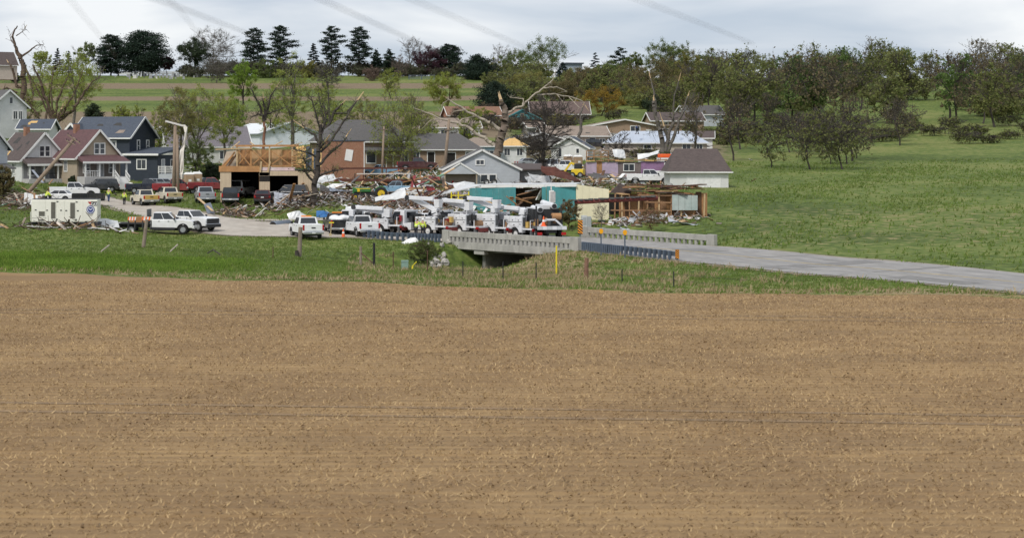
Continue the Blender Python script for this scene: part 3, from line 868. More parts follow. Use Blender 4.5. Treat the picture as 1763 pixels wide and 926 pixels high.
# white gable garage
o = gable('white_gable_building', 'white clapboard gable building with small top window, in front of the big broken trunk', 826, 318, 264, 0, 10.2, 8.5, 2.2, 2.55, clap_lg, shing_g, ridge='y', ov=.3, cat='building',
          wins=[('F', -.25, 3.1, 1.0, .55), ('F', .3, .95, .85, .9, (1, 1)), ('F', 1.45, .95, .85, .9, (1, 1))])
m = MB().prism([(-2.35, 1.55), (2.15, 1.55), (-.1, 2.9)], -5.6, -4.26, 'y')
q = m.build('porch_gable', clap_lg, o)
q.location = (-2.9, 0, 0)
m = MB()
for s in (-1, 1):
    m.bar((-3.0 + s * 2.6, -5.65, 1.45), (-3.0, -5.65, 3.02), .12, .2)
m.build('porch_fascia', white, o)
m = MB()
for s in (-1, 1):
    m.hexa([(-3.0 + s * 2.6, -5.7, 1.45), (-3, -5.7, 3.0), (-3, -4.2, 3.0), (-3.0 + s * 2.6, -4.2, 1.45), (-3.0 + s * 2.6, -5.7, 1.56), (-3, -5.7, 3.12), (-3, -4.2, 3.12), (-3.0 + s * 2.6, -4.2, 1.56)])
m.build('porch_roof', shing_g, o)
MB().bb(-5.0, -.9, -4.34, -4.26, -.5, 1.5).build('bay_shade_panel', mat('shaded_brown', (.24, .20, .17), .9), o)  # flat panel, shade of the bay put into its brown
for q in (-5.1, -.8):
    MB().bb(q - .09, q + .09, -5.55, -5.35, -.8, 1.5).build('porch_post', clap_t, o)
MB().bb(5.12, 9.2, -2.5, 3.5, -1.5, 2.0).build('side_wing', mat('grey_wing', (.22, .22, .22), .8, var=.15, stripe=('X', .4, .03)), o)
MB().hexa([(5.0, -3.0, 2.02), (9.6, -3.0, 2.02), (9.6, 3.8, 2.7), (5.0, 3.8, 2.7), (5.0, -3.0, 2.17), (9.6, -3.0, 2.17), (9.6, 3.8, 2.9), (5.0, 3.8, 2.9)]).build('wing_roof', shing_b, o)
# blue / white house behind the trunk
gable('sky_blue_house', 'sky blue and white house with torn tan roof, left of the big broken trunk', 822, 284, 322, 6, 6.2, 7, 3.3, 1.3, clap_lb, shing_t, hip=2.4, wins=[('F', 1.4, 1.5, 1.4, 1.7), ('F', 2.6, 1.5, .5, 1.7, (1, 1))], doors=[('F', -1.6, .9, 2.3, mat('maroon_door', (.14, .06, .045), .7))])
o = gable('white_annex', 'white house part with bare orange roof sheathing, right of the big broken trunk', 882, 275, 324, -4, 4.6, 5, 2.5, 1.1, clap_w, osb, hip=1.8, wins=[('F', -.9, 1.3, .9, 1.1), ('F', 1.2, 1.3, .9, 1.1)])
gable('grey_house', 'grey house with low white edged gable, behind the bare dark tree', 922, 262, 362, 10, 11, 8, 2.2, 1.35, mat('grey_siding', (.27, .26, .25), .8, var=.1), shing_g, ridge='y', wins=[('F', -2.6, 1.2, 1.1, .9)])
gable('white_shed', 'small white gabled house with one small window, right of the bare dark tree', 985, 275, 330, -14, 6.2, 7, 2.1, 1.75, clap_w, shing_d, ridge='y', wins=[('F', 1.4, 1.5, .45, .75, (1, 1)), ('F', -1.6, 1.2, .5, 1.4, (1, 1))])
o = gable('tan_ranch', 'tan roofed ranch house with dark doorway, above the small white gabled house', 985, 256, 385, 6, 13, 8, 2.6, 1.8, beige, shing_t, wins=[('F', -3, 1.5, 1.2, 1), ('F', 5.2, 1.4, 1, 1)], doors=[('F', 3.2, 1.2, 2.1, mat('navy_door', (.03, .04, .07), .7))])
o = gable('brown_ranch', 'brown ranch house with low white edged gable, above the bare metal roof', 1068, 242, 412, 3, 13, 9, 3.2, 1.2, brick, shing_t, ridge='y', ov=.6, wins=[('F', -4.6, 2.5, 1.7, 1.0), ('F', 2.3, 2.5, 1.9, 1.0), ('F', -4.6, .6, 1.2, .9)], doors=[('F', 5.2, .9, 2.2, white)])
MB().bb(-6.55, 1, -4.58, -4.5, -1, 1.55).build('lower_wall', mat('grey_block', (.32, .31, .30), .9, var=.12), o)
MB().bb(6.52, 12.5, -3.9, 4, -1, 3.1).build('side_wing', brick, o)
MB().bb(6.5, 13, -4.4, 4.2, 3.1, 3.35).build('wing_roof', shing_t, o)
add_window(o, 'F', 9, 2.0, 1.2, .9, 13, 7.8, white)
gable('metal_roof_house', 'long beige house with bare metal roof, people walking on it', 1128, 272, 350, -3, 17.5, 9.5, 2.9, 2.0, beige, metal_r, hip=2.6,
      wins=[('F', -1.9, 1.7, 1.2, 1.2, (1, 2)), ('F', 5.1, 2.0, 1.4, .9), ('F', 7.4, 2.0, 1.0, .9)], doors=[('F', 1.7, .9, 2.0, dark_in)])
# wrecked purple house
o = thing('wrecked_house', 'roofless wrecked house with purple inside walls, behind the white pickup', 'house', px(1085, 308, 287), R(-2))
for x0, x1, m_, h_ in [(-6.6, -5.0, mat('lilac_wall', (.40, .32, .42), .8, var=.2, vs=1, dirt=.4, dirtcol=(.3, .2, .15)), 2.5), (-5.0, -4.2, ply, 2.6), (-4.2, -1.8, mat('lilac_wall', (0, 0, 0)), 2.5), (-1.8, 1.6, mat('taupe_wall', (.16, .13, .125), .9, var=.3, vs=1.5), 2.5), (1.6, 5.2, purple, 2.6), (5.6, 6.6, mat('taupe_wall', (0, 0, 0)), 2.4)]:
    MB().bb(x0, x1 - .02, -.1, .1, -2, h_).build('wall_panel', m_, o)
add_window(o, 'F', -.2, 1.7, 1.5, .95, 13, .24, white, (2, 1))
add_window(o, 'F', 5.38, 1.5, .5, 1.6, 13, .24, white, (1, 2))
rng = random.Random(4)
for k in range(9):
    x0 = -6.6 + k * 1.45
    MB().bar((x0, -.3, 2.65 + rng.uniform(0, .15)), (x0 + rng.uniform(1.2, 2.2), -.2, 2.7 + rng.uniform(-.1, .2)), .3, .16).build('roof_beam', lumber if k % 3 else osb, o)
MB().bb(-6.6, 6.6, 4, 4.2, -2, 2.2).build('back_wall', mat('taupe_wall', (0, 0, 0)), o)
MB().box((-4.6, -.9, .1), (3.6, .12, 1.6), rx=-.6).build('roof_sheet', shing_g, o)
o = thing('wooden_deck', 'brown wooden deck with railing, right of the small white gabled house', 'deck', px(1028, 278, 326), R(-4))
MB().bb(-1.9, 1.9, -1.2, 1.2, .7, .85).build('deck_floor', ply, o)
for x_ in (-1.85, -.6, .6, 1.85):
    MB().bb(x_ - .08, x_ + .08, -1.2, -1.05, -1, 1.8).build('deck_post', lumber, o)
MB().bar((-1.9, -1.12, 1.8), (1.9, -1.12, 1.8), .1).bar((-1.9, -1.12, 1.3), (1.9, -1.12, 1.3), .07).build('deck_railing', lumber, o)
o = thing('box_trailer', 'long white box trailer behind the white pickup at the purple house', 'trailer', px(1138, 316, 268), R(-3))
MB().bb(-2.0, 2.2, -1.1, 1.1, .45, 1.75).build('box', white, o, bevel=.04)
MB().bb(-2.0, 2.2, -1.13, -1.1, .45, .6).build('skirt_rail', shing_g, o)
MB().cyl((-.2, -1.0, .3), (-.2, 1.0, .3), .3, None, 12).build('axle_wheels', black_m, o)
# grey garage house right
o = gable('brown_roof_garage', 'garage with brown roof and white door, at the right behind the wrecked shop', 1198, 322, 255, -3, 7.6, 7, 2.4, 2.7, clap_w, shing_b, hip=1.0, cat='garage')
add_window(o, 'F', .6, .85, 4.2, 1.9, 7.6, 7, white, (1, 1), fw=.12, door=mat('white_panel_door', (.74, .74, .73), .5, stripe=('Z', .5, .03)))
# hillside houses, far
o = gable('teal_gable_house', 'russet roofed house with teal front gable, high on the wooded hillside', 893, 226, 452, 5, 9.5, 9, 2.6, 2.4, mat('shadow_brown', (.13, .09, .07), .9, var=.3), rust_r, ridge='y', trim=teal, ov=.5)  # walls in plain dark brown
MB().prism([(-4.5, 2.7), (4.5, 2.7), (0, 4.85)], -4.7, -4.52, 'y').build('gable_panel', teal, o)
add_window(o, 'F', 0, 3.65, .6, .7, 9.5, 9.4, lumber, (1, 1))
gable('long_russet_roof', 'long russet roofed house, behind the teal gable', 962, 212, 475, -2, 14, 11, 2.2, 3.0, brick_r, mat('umber_shingle', (.12, .085, .075), .9, var=.3, vs=3), wins=[('F', 6, 1.3, 1.4, 1)])
gable('rust_roof_house', 'low house with rusty brown roof, left of the teal gable', 812, 214, 470, 8, 13, 8, 2.2, 2.0, brick_r, rust_r, wins=[('F', 0, 1.3, 1.4, 1), ('F', 4, 1.3, 1, 1)])
gable('hill_barn', 'tan house cut off by the left edge on the hill', -8, 130, 640, 30, 12, 9, 3.5, 4.2, beige, shing_b, cat='house')
o = thing('hilltop_building', 'grey flat roofed building among the trees on the skyline', 'building', px(985, 138, 760), R(10))
MB().bb(-3.2, 3.2, -3, 3, -3, 6.2).build('wall', mat('slate_wall', (.25, .29, .34), .8, var=.1), o)
MB().bb(-3.8, 3.8, -3.6, 3.6, 6.2, 6.7).build('roof', shing_d, o)
MB().bb(3.2, 5.6, -2, 2, -3, 2.6).build('side_wing', clap_w, o)
for z_ in (1.2, 3.9):
    add_window(o, 'F', 1.6, z_, 1.4, 1.3, 6.4, 6, white)
    add_window(o, 'F', -1.6, z_, 1.4, 1.3, 6.4, 6, white)
gable('right_edge_house', 'grey white house behind the dark trunks at the right', 1204, 216, 455, 10, 9, 8, 2.6, 2.0, clap_lg, shing_g, wins=[('F', -2, 1.7, 1.4, 1.1)])
# ================================================================ wrecked garage with bare trusses
o = thing('wrecked_garage', 'two bay tan garage torn open to its orange roof trusses', 'garage', px(452, 347, 226), R(0))
s_ = F / 226                                       # px per metre here
gx = lambda u: (u - 452) / s_
gzz = lambda v: (347 - v) / s_
tanw = mat('tan_board_siding', (.50, .40, .28), .8, var=.12, vs=1.5, dirt=.25, dirtcol=(.36, .27, .18), stripe=('X', .3, .03))
zt = gzz(295)
def panelrow(u0, u1, v0, v1, n, yy=0., th=.14, name='wall_panel', m_=None, par=None):
    for k in range(n):
        a_, b2 = gx(u0 + (u1 - u0) * k / n), gx(u0 + (u1 - u0) * (k + 1) / n)
        MB().bb(a_ + .005, b2 - .005, yy, yy + th, gzz(v1), gzz(v0)).build(name, m_ or tanw, par or o)
panelrow(379, 398, 296, 352, 2)
panelrow(446.5, 464.5, 297, 303, 1)
panelrow(446.5, 464.5, 313, 352, 2)
MB().bb(gx(446.5), gx(464.5), .03, .1, gzz(313), gzz(303)).build('opening_shade', dark_in, o)  # panel filling the gap, shade of the room put into its colour
panelrow(446, 513, 294.5, 302.7, 4)
panelrow(513, 541, 296, 352, 3)
# dark room behind
MB().bb(gx(379), gx(380.2), .14, 8, -1.2, zt).build('side_wall', lumber, o)
MB().bb(gx(539.5), gx(541), .14, 8, -1.2, zt).build('side_wall', lumber, o)
MB().bb(gx(380), gx(540), 7.9, 8, -1.2, zt).build('back_wall', dark_in, o)
MB().bb(gx(379), gx(541), 0.15, 8, zt, zt + .12).build('ceiling', dark_in, o)
MB().bb(gx(446), gx(448), .14, 7.9, -1.2, zt).build('partition', lumber, o)
# floor beam and trusses
MB().bb(gx(377), gx(447), -.1, .1, gzz(296), gzz(286)).build('floor_beam', mat('orange_beam', (.42, .22, .09), .8, var=.25, vs=1.5, dirt=.3, dirtcol=(.22, .11, .06)), o)
MB().bb(gx(447), gx(520), -.02, .1, gzz(287.6), gzz(285)).build('floor_beam', mat('orange_beam', (0, 0, 0)), o)
MB().bb(gx(449), gx(508), .02, .12, gzz(294), gzz(288)).build('insulation_strip', mat('pink_insulation', (0, 0, 0)), o)
orange = mat('orange_beam', (0, 0, 0))
posts = [408, 432, 464, 503]
for p_ in posts:
    MB().bar((gx(p_), .0, gzz(287)), (gx(p_), .0, gzz(251)), .17).build('truss_post', wood_p if p_ != 432 else orange, o)
for a_, b2 in zip(posts[:-1], posts[1:]):
    MB().bar((gx(a_) + .08, .04, gzz(259)), (gx(b2) - .08, .04, gzz(285)), .12).build('truss_brace', orange, o)
    MB().bar((gx(a_) + .08, .2, gzz(285)), (gx(b2) - .08, .2, gzz(259)), .12).build('truss_brace', orange, o)
for k in range(12):                                  # sheets lining the loft
    a_, b2 = 404 + k * 9, 413 + k * 9
    MB().bb(gx(a_) + .01, gx(b2) - .01, 1.3 + .03 * (k % 2), 1.4, gzz(286), gzz(258.5 - (k % 3) * .3)).build('loft_sheet', ply_l if k % 4 in (0, 3) else ply, o)
MB().bar((gx(406), -.05, gzz(251.5)), (gx(515), -.05, gzz(251)), .2, .24).build('top_plate', orange, o)
MB().bar((gx(406), .4, gzz(257)), (gx(512), .4, gzz(257)), .16, .1).build('top_plate', wood_p, o)
MB().bar((gx(371), -.2, gzz(257.5)), (gx(434), -.2, gzz(255.5)), .1, .12).build('loose_board', wood_p, o)
for k, (a_, b2) in enumerate([((383, 291), (404, 262)), ((390, 291), (408, 264)), ((378, 290), (400, 268)), ((402, 280), (430, 287))]):
    MB().bar((gx(a_[0]), .3 + .35 * k, gzz(a_[1])), (gx(b2[0]), .3 + .35 * k, gzz(b2[1])), .18).build('rafter', lumber if k % 2 else orange, o)
MB().hexa([(gx(380), 1.1, gzz(288)), (gx(407), 1.1, gzz(288)), (gx(407), 1.2, gzz(288)), (gx(380), 1.2, gzz(288)), (gx(389), 1.1, gzz(261)), (gx(407), 1.1, gzz(259)), (gx(407), 1.2, gzz(259)), (gx(389), 1.2, gzz(261))]).build('loft_sheet', mat('pale_sheathing', (.5, .42, .33), .85, var=.2), o)
for u_ in (448, 461):
    MB().bar((gx(u_), -.12, gzz(297)), (gx(u_ + (2 if u_ == 448 else 4)), -.12, gzz(278)), .2, .1).build('hanging_board', wood_p, o)
for a_, b2 in [((398, 256), (412, 244)), ((472, 251), (486, 243)), ((494, 252), (520, 246)), ((440, 252), (430, 245)), ((505, 262), (533, 250)), ((512, 280), (545, 268))]:
    MB().bar((gx(a_[0]), .3, gzz(a_[1])), (gx(b2[0]), .9, gzz(b2[1])), .16, .08).build('broken_rafter', orange if a_[0] % 2 else wood_p, o)
# torn right hand roof
rng = random.Random(11)
for k in range(13):
    a_ = 509 + k * 3.4
    top_, bot_ = 250 + k * .6 + rng.uniform(-1.5, 3), 291 + rng.uniform(-7, 3)
    MB().hexa([(gx(a_), .1, gzz(bot_)), (gx(a_ + 3.3), .1, gzz(bot_ + 1)), (gx(a_ + 3.3), .25, gzz(bot_ + 1)), (gx(a_), .25, gzz(bot_)), (gx(a_), 2.4, gzz(top_)), (gx(a_ + 3.3), 2.4, gzz(top_)), (gx(a_ + 3.3), 2.5, gzz(top_)), (gx(a_), 2.5, gzz(top_))]).build('roof_sheet', osb if k < 4 else (shing_d if k % 4 else osb), o)
for k in range(4):
    MB().bar((gx(502), -.1 - .1 * k, gzz(270 + 4.5 * k)), (gx(511), -.1 - .1 * k, gzz(270 + 4.5 * k)), .1, .14).build('truss_end', orange, o)
# ================================================================ steel frame platform
o = thing('steel_platform', 'dark rusty steel frame platform loaded with wreckage, behind the green tractor', 'frame', px(690, 320, 277), 0)
s_ = F / 277
sx, sz = (lambda u: (u - 690) / s_), (lambda v: (320 - v) / s_)
for yy in (0, 4):
    MB().bar((sx(583), yy, sz(290.5)), (sx(746), yy, sz(289.5)), .16, .2).build('beam', rust, o)
    MB().bar((sx(577), yy, sz(310.5)), (sx(755), yy, sz(311.5)), .2, .3).build('beam', rust, o)
MB().bar((sx(614), -.3, sz(299.5)), (sx(708), -.3, sz(299)), .1, .16).build('pale_rail', mat('pale_rail', (.55, .5, .46), .7), o)
for u_ in (611, 625.5, 645, 665, 679, 707, 713, 730):
    MB().bar((sx(u_), 0.02, sz(326)), (sx(u_), 0.02, sz(290 if u_ in (625.5, 665, 707) else 299)), .14).build('post', rust if u_ in (625.5, 665, 707) else black_m, o)
MB().bb(sx(580), sx(752), .1, 3.9, sz(311), sz(310)).build('platform_floor', lumber, o)
MB().bb(sx(660), sx(712), 2.0, 2.1, sz(326), sz(311.6)).build('skirt_panel', mat('grey_panel', (.5, .52, .53), .6, var=.1), o)
# ================================================================ wrecked shop: teal metal part, cream end, bare stud part
o = thing('teal_building', 'low teal metal workshop with crushed white roof edge', 'building', px(992, 384, 199), 0)
def W3(u, v, y):
    p = px(u, v, y) - o.location
    return p
def wall_quad(name, u0, y0, u1, y1, vt0, vt1, vb0, vb1, m_, n=1, th=.12, gap=.006):
    for k in range(n):
        f0, f1 = k / n + gap / 4, (k + 1) / n - gap / 4
        L = lambda a_, b2, f: a_ + (b2 - a_) * f
        q = []
        for f in (f0, f1):
            uu, yy = L(u0, u1, f), L(y0, y1, f)
            q.append((W3(uu, L(vb0, vb1, f), yy), W3(uu, L(vt0, vt1, f), yy)))
        d = Vector((0, th, 0))
        MB().hexa([q[0][0], q[1][0], q[1][0] + d, q[0][0] + d, q[0][1], q[1][1], q[1][1] + d, q[0][1] + d]).build(name, m_, o)
wall_quad('wall_panel', 950, 202, 991.5, 199.3, 321, 320, 384, 386, teal, 4)
wall_quad('wall_panel', 933, 203, 940, 202.6, 322, 322, 384, 384, teal, 1)
wall_quad('wall_panel', 808, 214, 888, 207, 324, 322.5, 362, 368, teal, 8)
wall_quad('back_wall', 885, 211, 936, 208, 324, 324, 380, 380, mat('shadow_brown', (0, 0, 0)), 1)  # same plain dark brown
# window between the panels
for a_, b2, c_, d_ in [(941, 948, 321, 386), (958, 966, 321, 329)]:
    wall_quad('wall_panel', a_, 202.5, b2, 202, c_, c_, d_, d_, teal, 1, th=.1)
wall_quad('window_frame', 945.5, 201.9, 962, 201.6, 328, 328, 350, 350, white, 1)
wall_quad('window_pane', 947.5, 201.8, 960, 201.5, 330, 330, 349, 349, mat('milky_glass', (.42, .40, .40), .3, var=.3, vs=3), 1)
# roof: long edge trim and slab
wall_quad('roof_edge', 828, 212, 993, 198.6, 318.8, 318.2, 323.5, 321.5, white, 6, th=.3)
MB().hexa([W3(735, 342, 226), W3(806, 325.5, 214), W3(832, 318.8, 212.5), W3(800, 319.5, 222)] + [p + Vector((0, 0, .12)) for p in (W3(735, 342, 226), W3(806, 325.5, 214), W3(832, 318.8, 212.5), W3(800, 319.5, 222))]).build('roof_slope', mat('crumpled_white_metal', (.62, .63, .63), .5, .2, var=.15, vs=1, dirt=.4, dirtcol=(.4, .38, .34)), o)
MB().hexa([p for p in (W3(832, 319, 212.4), W3(992, 318.4, 199.2), W3(1000, 316, 207), W3(850, 317, 220))] + [p + Vector((0, 0, .1)) for p in (W3(832, 319, 212.4), W3(992, 318.4, 199.2), W3(1000, 316, 207), W3(850, 317, 220))]).build('roof', mat('crumpled_white_metal', (0, 0, 0)), o)
wall_quad('end_panel', 992, 199, 1048.5, 197.4, 317.5, 326, 381.5, 382.5, cream, 5, th=.1)
for k, (a_, b2, c_, d_, m_) in enumerate([(905, 330, 925, 326, white), (890, 336, 915, 330, lumber), (900, 342, 930, 338, lumber), (915, 350, 888, 340, ply), (925, 344, 934, 326, white)]):
    MB().bar(W3(a_, b2, 207 - k * .3), W3(c_, d_, 206.5 - k * .3), .5 if m_ is white else .3, .12).build('loose_board', m_, o)
o = thing('wrecked_shop', 'roofless shop wall of bare orange studs and sheathing, right of the cream panels', 'building', px(1125, 383, 197), 0)
s2 = F / 197
sx, sz = (lambda u: (u - 1125) / s2), (lambda v: (383 - v) / s2)
for k in range(17):
    a_ = 1049 + k * 10.2
    if k in (0, 1): continue
    MB().bb(sx(a_) + .01, sx(a_ + 10.2) - .01, 1.4 + .06 * (k % 3), 1.55 + .06 * (k % 3), -1.2, sz(331 + (k * 7) % 5)).build('sheathing_board', [ply, lumber, ply, mat('dark_sheathing', (.10, .055, .032), .9, var=.4, vs=2)][k % 4], o)
MB().bb(sx(1049), sx(1215), 5, 5.2, -1.2, sz(336)).build('back_wall', dark_in, o)
for k, u_ in enumerate((1058, 1072, 1085, 1099, 1116, 1136, 1155, 1174, 1195, 1212)):
    MB().bar((sx(u_), .3, -1), (sx(u_ + (2 if k % 3 == 0 else -1)), .3, sz(334)), .13, .22).build('stud', wood_p if k % 2 else lumber, o)
for v_, a_, b2 in ((336, 1098, 1158), (362, 1052, 1155), (372, 1100, 1214), (348, 1110, 1156)):
    MB().bar((sx(a_), .16, sz(v_)), (sx(b2), .16, sz(v_ + 1)), .1, .13).build('rail_board', lumber, o)
rng = random.Random(8)
for k in range(34):
    u_ = rng.uniform(1050, 1190)
    v_ = rng.uniform(318, 333) - (u_ - 1050) * .0
    ln = rng.uniform(18, 62)
    MB().bar((sx(u_), rng.uniform(-.2, 4), sz(v_)), (sx(min(u_ + ln, 1218)), rng.uniform(-.2, 4), sz(v_ + rng.uniform(-2.5, 4.5))), rng.uniform(.2, .9), .09).build('roof_board', rng.choice([lumber, ply, mat('dark_sheathing', (0, 0, 0)), rust, ply_l, shing_b]), o)
MB().prism([(sx(1052), sz(333)), (sx(1094), sz(333)), (sx(1070), sz(315))], 1.0, 1.2, 'y').build('gable_shard', shing_b, o)
for k in range(4):
    MB().bb(sx(1157 + k * 11) + .01, sx(1168 + k * 11) - .01, -.05, 0, sz(362), sz(335.5 + k * .3)).build('metal_sheet', mat('faded_green_metal', (.42, .47, .45), .6, .15, var=.2, vs=1.2, dirt=.7, dirtcol=(.23, .33, .31)), o)
o = thing('fallen_beam', 'long rusty red beam lying aslant before the cream panels', 'beam', px(1060, 348, 193), 0)
s3 = F / 193
MB().cyl(((990 - 1060) / s3, 0, -.02), ((1138 - 1060) / s3, 2.2, .33), .22, .2, 8).build('beam', mat('red_primer', (.21, .05, .045), .7, .1, var=.4, vs=2, dirt=.5, dirtcol=(.08, .04, .04)), o, smooth=True)
m = MB()
for k in range(16):
    f = k / 15
    m.box(((990 + 140 * f - 1060) / s3, 2.0 * f - .05, .2 + .34 * f), (.42, .5, .12 + .06 * (k % 2)), rz=.3 * (k % 3 - 1))
m.build('roofing_scraps', shing_g, o)

# small sheds and slabs between the hillside houses
gable('garden_shed', 'small grey shed on the hillside, left of the tan roofed ranch', 918, 236, 425, 20, 4, 3.5, 2.2, 1.0, mat('grey_siding', (0, 0, 0)), shing_t, cat='shed')
gable('garden_shed', 'small white shed on the hillside, right of the bare metal roof', 1206, 258, 372, -10, 4.5, 4, 2.4, 1.1, clap_w, shing_b, cat='shed')
gable('low_house', 'low brown house mostly hidden by the topped trunks on the hillside', 1160, 226, 440, 4, 12, 8, 2.4, 1.8, brick, shing_b, wins=[('F', -3, 1.4, 1.3, 1.0), ('F', 2.5, 1.4, 1.3, 1.0)])
gable('low_house', 'low white house with tan roof, glimpsed left of the big broken trunk', 776, 240, 400, 6, 11, 8, 2.5, 1.8, clap_w, shing_t, wins=[('F', -2, 1.4, 1.3, 1.0), ('F', 3, 1.4, 1.0, 1.0)])
# ================================================================ vehicles (local +x is forward)
tyre_m = mat('tyre_rubber', (.022, .022, .023), .85, var=.3, vs=6)
rim_m = mat('rim_metal', (.42, .43, .45), .35, .6, var=.2, vs=5)
rim_w = mat('white_rim', (.66, .66, .64), .5, .1, var=.15)
chrome = mat('bumper_chrome', (.55, .56, .58), .22, .85, var=.15)
plast = mat('black_plastic', (.025, .026, .028), .6, var=.25)
carglass = mat('tinted_glass', (.018, .022, .027), .06, var=.3, vs=1, spec=.8)
lensr = mat('red_lens', (.38, .012, .012), .2, var=.15)
lensw = mat('clear_lens', (.62, .64, .66), .12, var=.1)
lenso = mat('amber_lens', (.75, .22, .02), .3, var=.1)
plate_m = mat('plate', (.62, .62, .60), .5)
def paint(name, c, rough=.28, metal=.0, dirt=.3, dc=(.25, .21, .17)):
    return mat(name, c, rough, metal, var=.06, vs=1.2, dirt=dirt, dirtcol=dc, spec=.55)
p_white = paint('white_paint', (.76, .77, .78))
p_cream = paint('dusty_cream_paint', (.66, .61, .50), dirt=.5, dc=(.45, .36, .22))
p_gold = paint('dusty_yellow_tailgate', (.50, .33, .09), dirt=.5, dc=(.30, .2, .08))
p_tan = paint('dusty_tan_tailgate', (.46, .38, .22), dirt=.5, dc=(.30, .22, .1))
p_black = paint('black_car_paint', (.015, .016, .02), .2)
p_navy = paint('navy_paint', (.014, .018, .034), .22)
p_red = paint('red_paint', (.24, .022, .026), .3)
p_maroon = paint('maroon_paint', (.06, .012, .016), .22)
p_silver = paint('silver_paint', (.40, .42, .44), .3, .5)
p_char = paint('charcoal_paint', (.055, .06, .068), .25, .3)
p_blue = paint('faded_blue_paint', (.16, .30, .42), .4)
SH = {}
def wheel(root, x, y, r, w=.27, rim=None):
    """tyre with its rim as a sub-part; meshes shared by size"""
    k = (round(r, 2), y > 0)
    if k not in SH:
        s = 1 if y > 0 else -1
        n = 20
        prof = [(-w / 2, r * .62), (-w / 2, r * .93), (-w / 2 + .035, r), (w / 2 - .035, r), (w / 2, r * .93), (w / 2, r * .62)]
        vs, fs = [], []
        for j, (yy, rr) in enumerate(prof):
            for q in range(n):
                a = 2 * math.pi * q / n
                vs.append((rr * math.cos(a), yy, rr * math.sin(a)))
        for j in range(len(prof) - 1):
            for q in range(n):
                fs.append((j * n + q, j * n + (q + 1) % n, (j + 1) * n + (q + 1) % n, (j + 1) * n + q))
        t_ = MB().add(vs, fs).mesh('wheel', True)
        m = MB().cyl((0, -w * .3, 0), (0, s * w * .36, 0), r * .63, r * .56, 18)
        m.cyl((0, s * w * .30, 0), (0, s * w * .5, 0), r * .16, r * .13, 8)
        for q in range(6):
            a = math.pi / 3 * q
            m.cyl((r * .4 * math.cos(a), s * w * .30, r * .4 * math.sin(a)), (r * .4 * math.cos(a), s * w * .40, r * .4 * math.sin(a)), r * .05, None, 5)
        SH[k] = (t_, m.mesh('rim', False))
    tm_, rm_ = SH[k]
    o = link('wheel', tm_, tyre_m, root)
    o.location = (x, y, r)
    r_ = bpy.data.objects.new('rim', rm_)
    COL.objects.link(r_)
    if not rm_.materials:
        rm_.materials.append(rim_m)
    if rim:
        r_.material_slots[0].link = 'OBJECT'
        r_.material_slots[0].material = rim
    r_.parent = o
    return o
def quad_pane(q, s0, s1, t0, t1, off=.012, th=.015):
    """solid pane laid on a quad (bl, br, tr, tl)"""
    q = [Vector(p) for p in q]
    n = (q[1] - q[0]).cross(q[3] - q[0]).normalized()
    P = lambda s, t: (q[0] * (1 - s) + q[1] * s) * (1 - t) + (q[3] * (1 - s) + q[2] * s) * t
    c = [P(s0, t0), P(s1, t0), P(s1, t1), P(s0, t1)]
    return MB().hexa([p + n * (off - th - .02) for p in c] + [p + n * off for p in c])
def arch(xc, r, z0, n=8):
    """points of a wheel arch from left to right along the sill line z0"""
    a0 = math.asin(max(-1, min(1, (z0 - r[1]) / r[0])))
    return [(xc + r[0] * math.cos(a), r[1] + r[0] * math.sin(a)) for a in np.linspace(math.pi - a0, a0, n)]
KINDS = {
    'pickup': dict(L=5.9, W=2.02, xf=1.95, xr=-1.75, wr=.41, gc=.5, hood=1.2, belt=1.27, roof=1.93, cab=(-.75, -.55, .55, 1.25), bed=1.32, tail='bed', nw=2),
    'pickup_big': dict(L=6.4, W=2.06, xf=2.1, xr=-1.95, wr=.43, gc=.55, hood=1.28, belt=1.36, roof=2.03, cab=(-.95, -.78, .62, 1.35), bed=1.42, tail='bed', nw=2),
    'suv': dict(L=4.9, W=1.95, xf=1.5, xr=-1.4, wr=.38, gc=.4, hood=1.08, belt=1.12, roof=1.80, cab=(-2.38, -2.1, .35, 1.05), bed=0, tail='suv', nw=3),
    'van': dict(L=5.3, W=2.0, xf=1.75, xr=-1.6, wr=.37, gc=.4, hood=1.12, belt=1.15, roof=2.05, cab=(-2.6, -2.42, .9, 1.6), bed=0, tail='suv', nw=3),
    'car': dict(L=4.6, W=1.82, xf=1.4, xr=-1.3, wr=.33, gc=.3, hood=.92, belt=.97, roof=1.45, cab=(-1.75, -1.1, .2, 1.0), bed=0, tail='suv', nw=2),
}
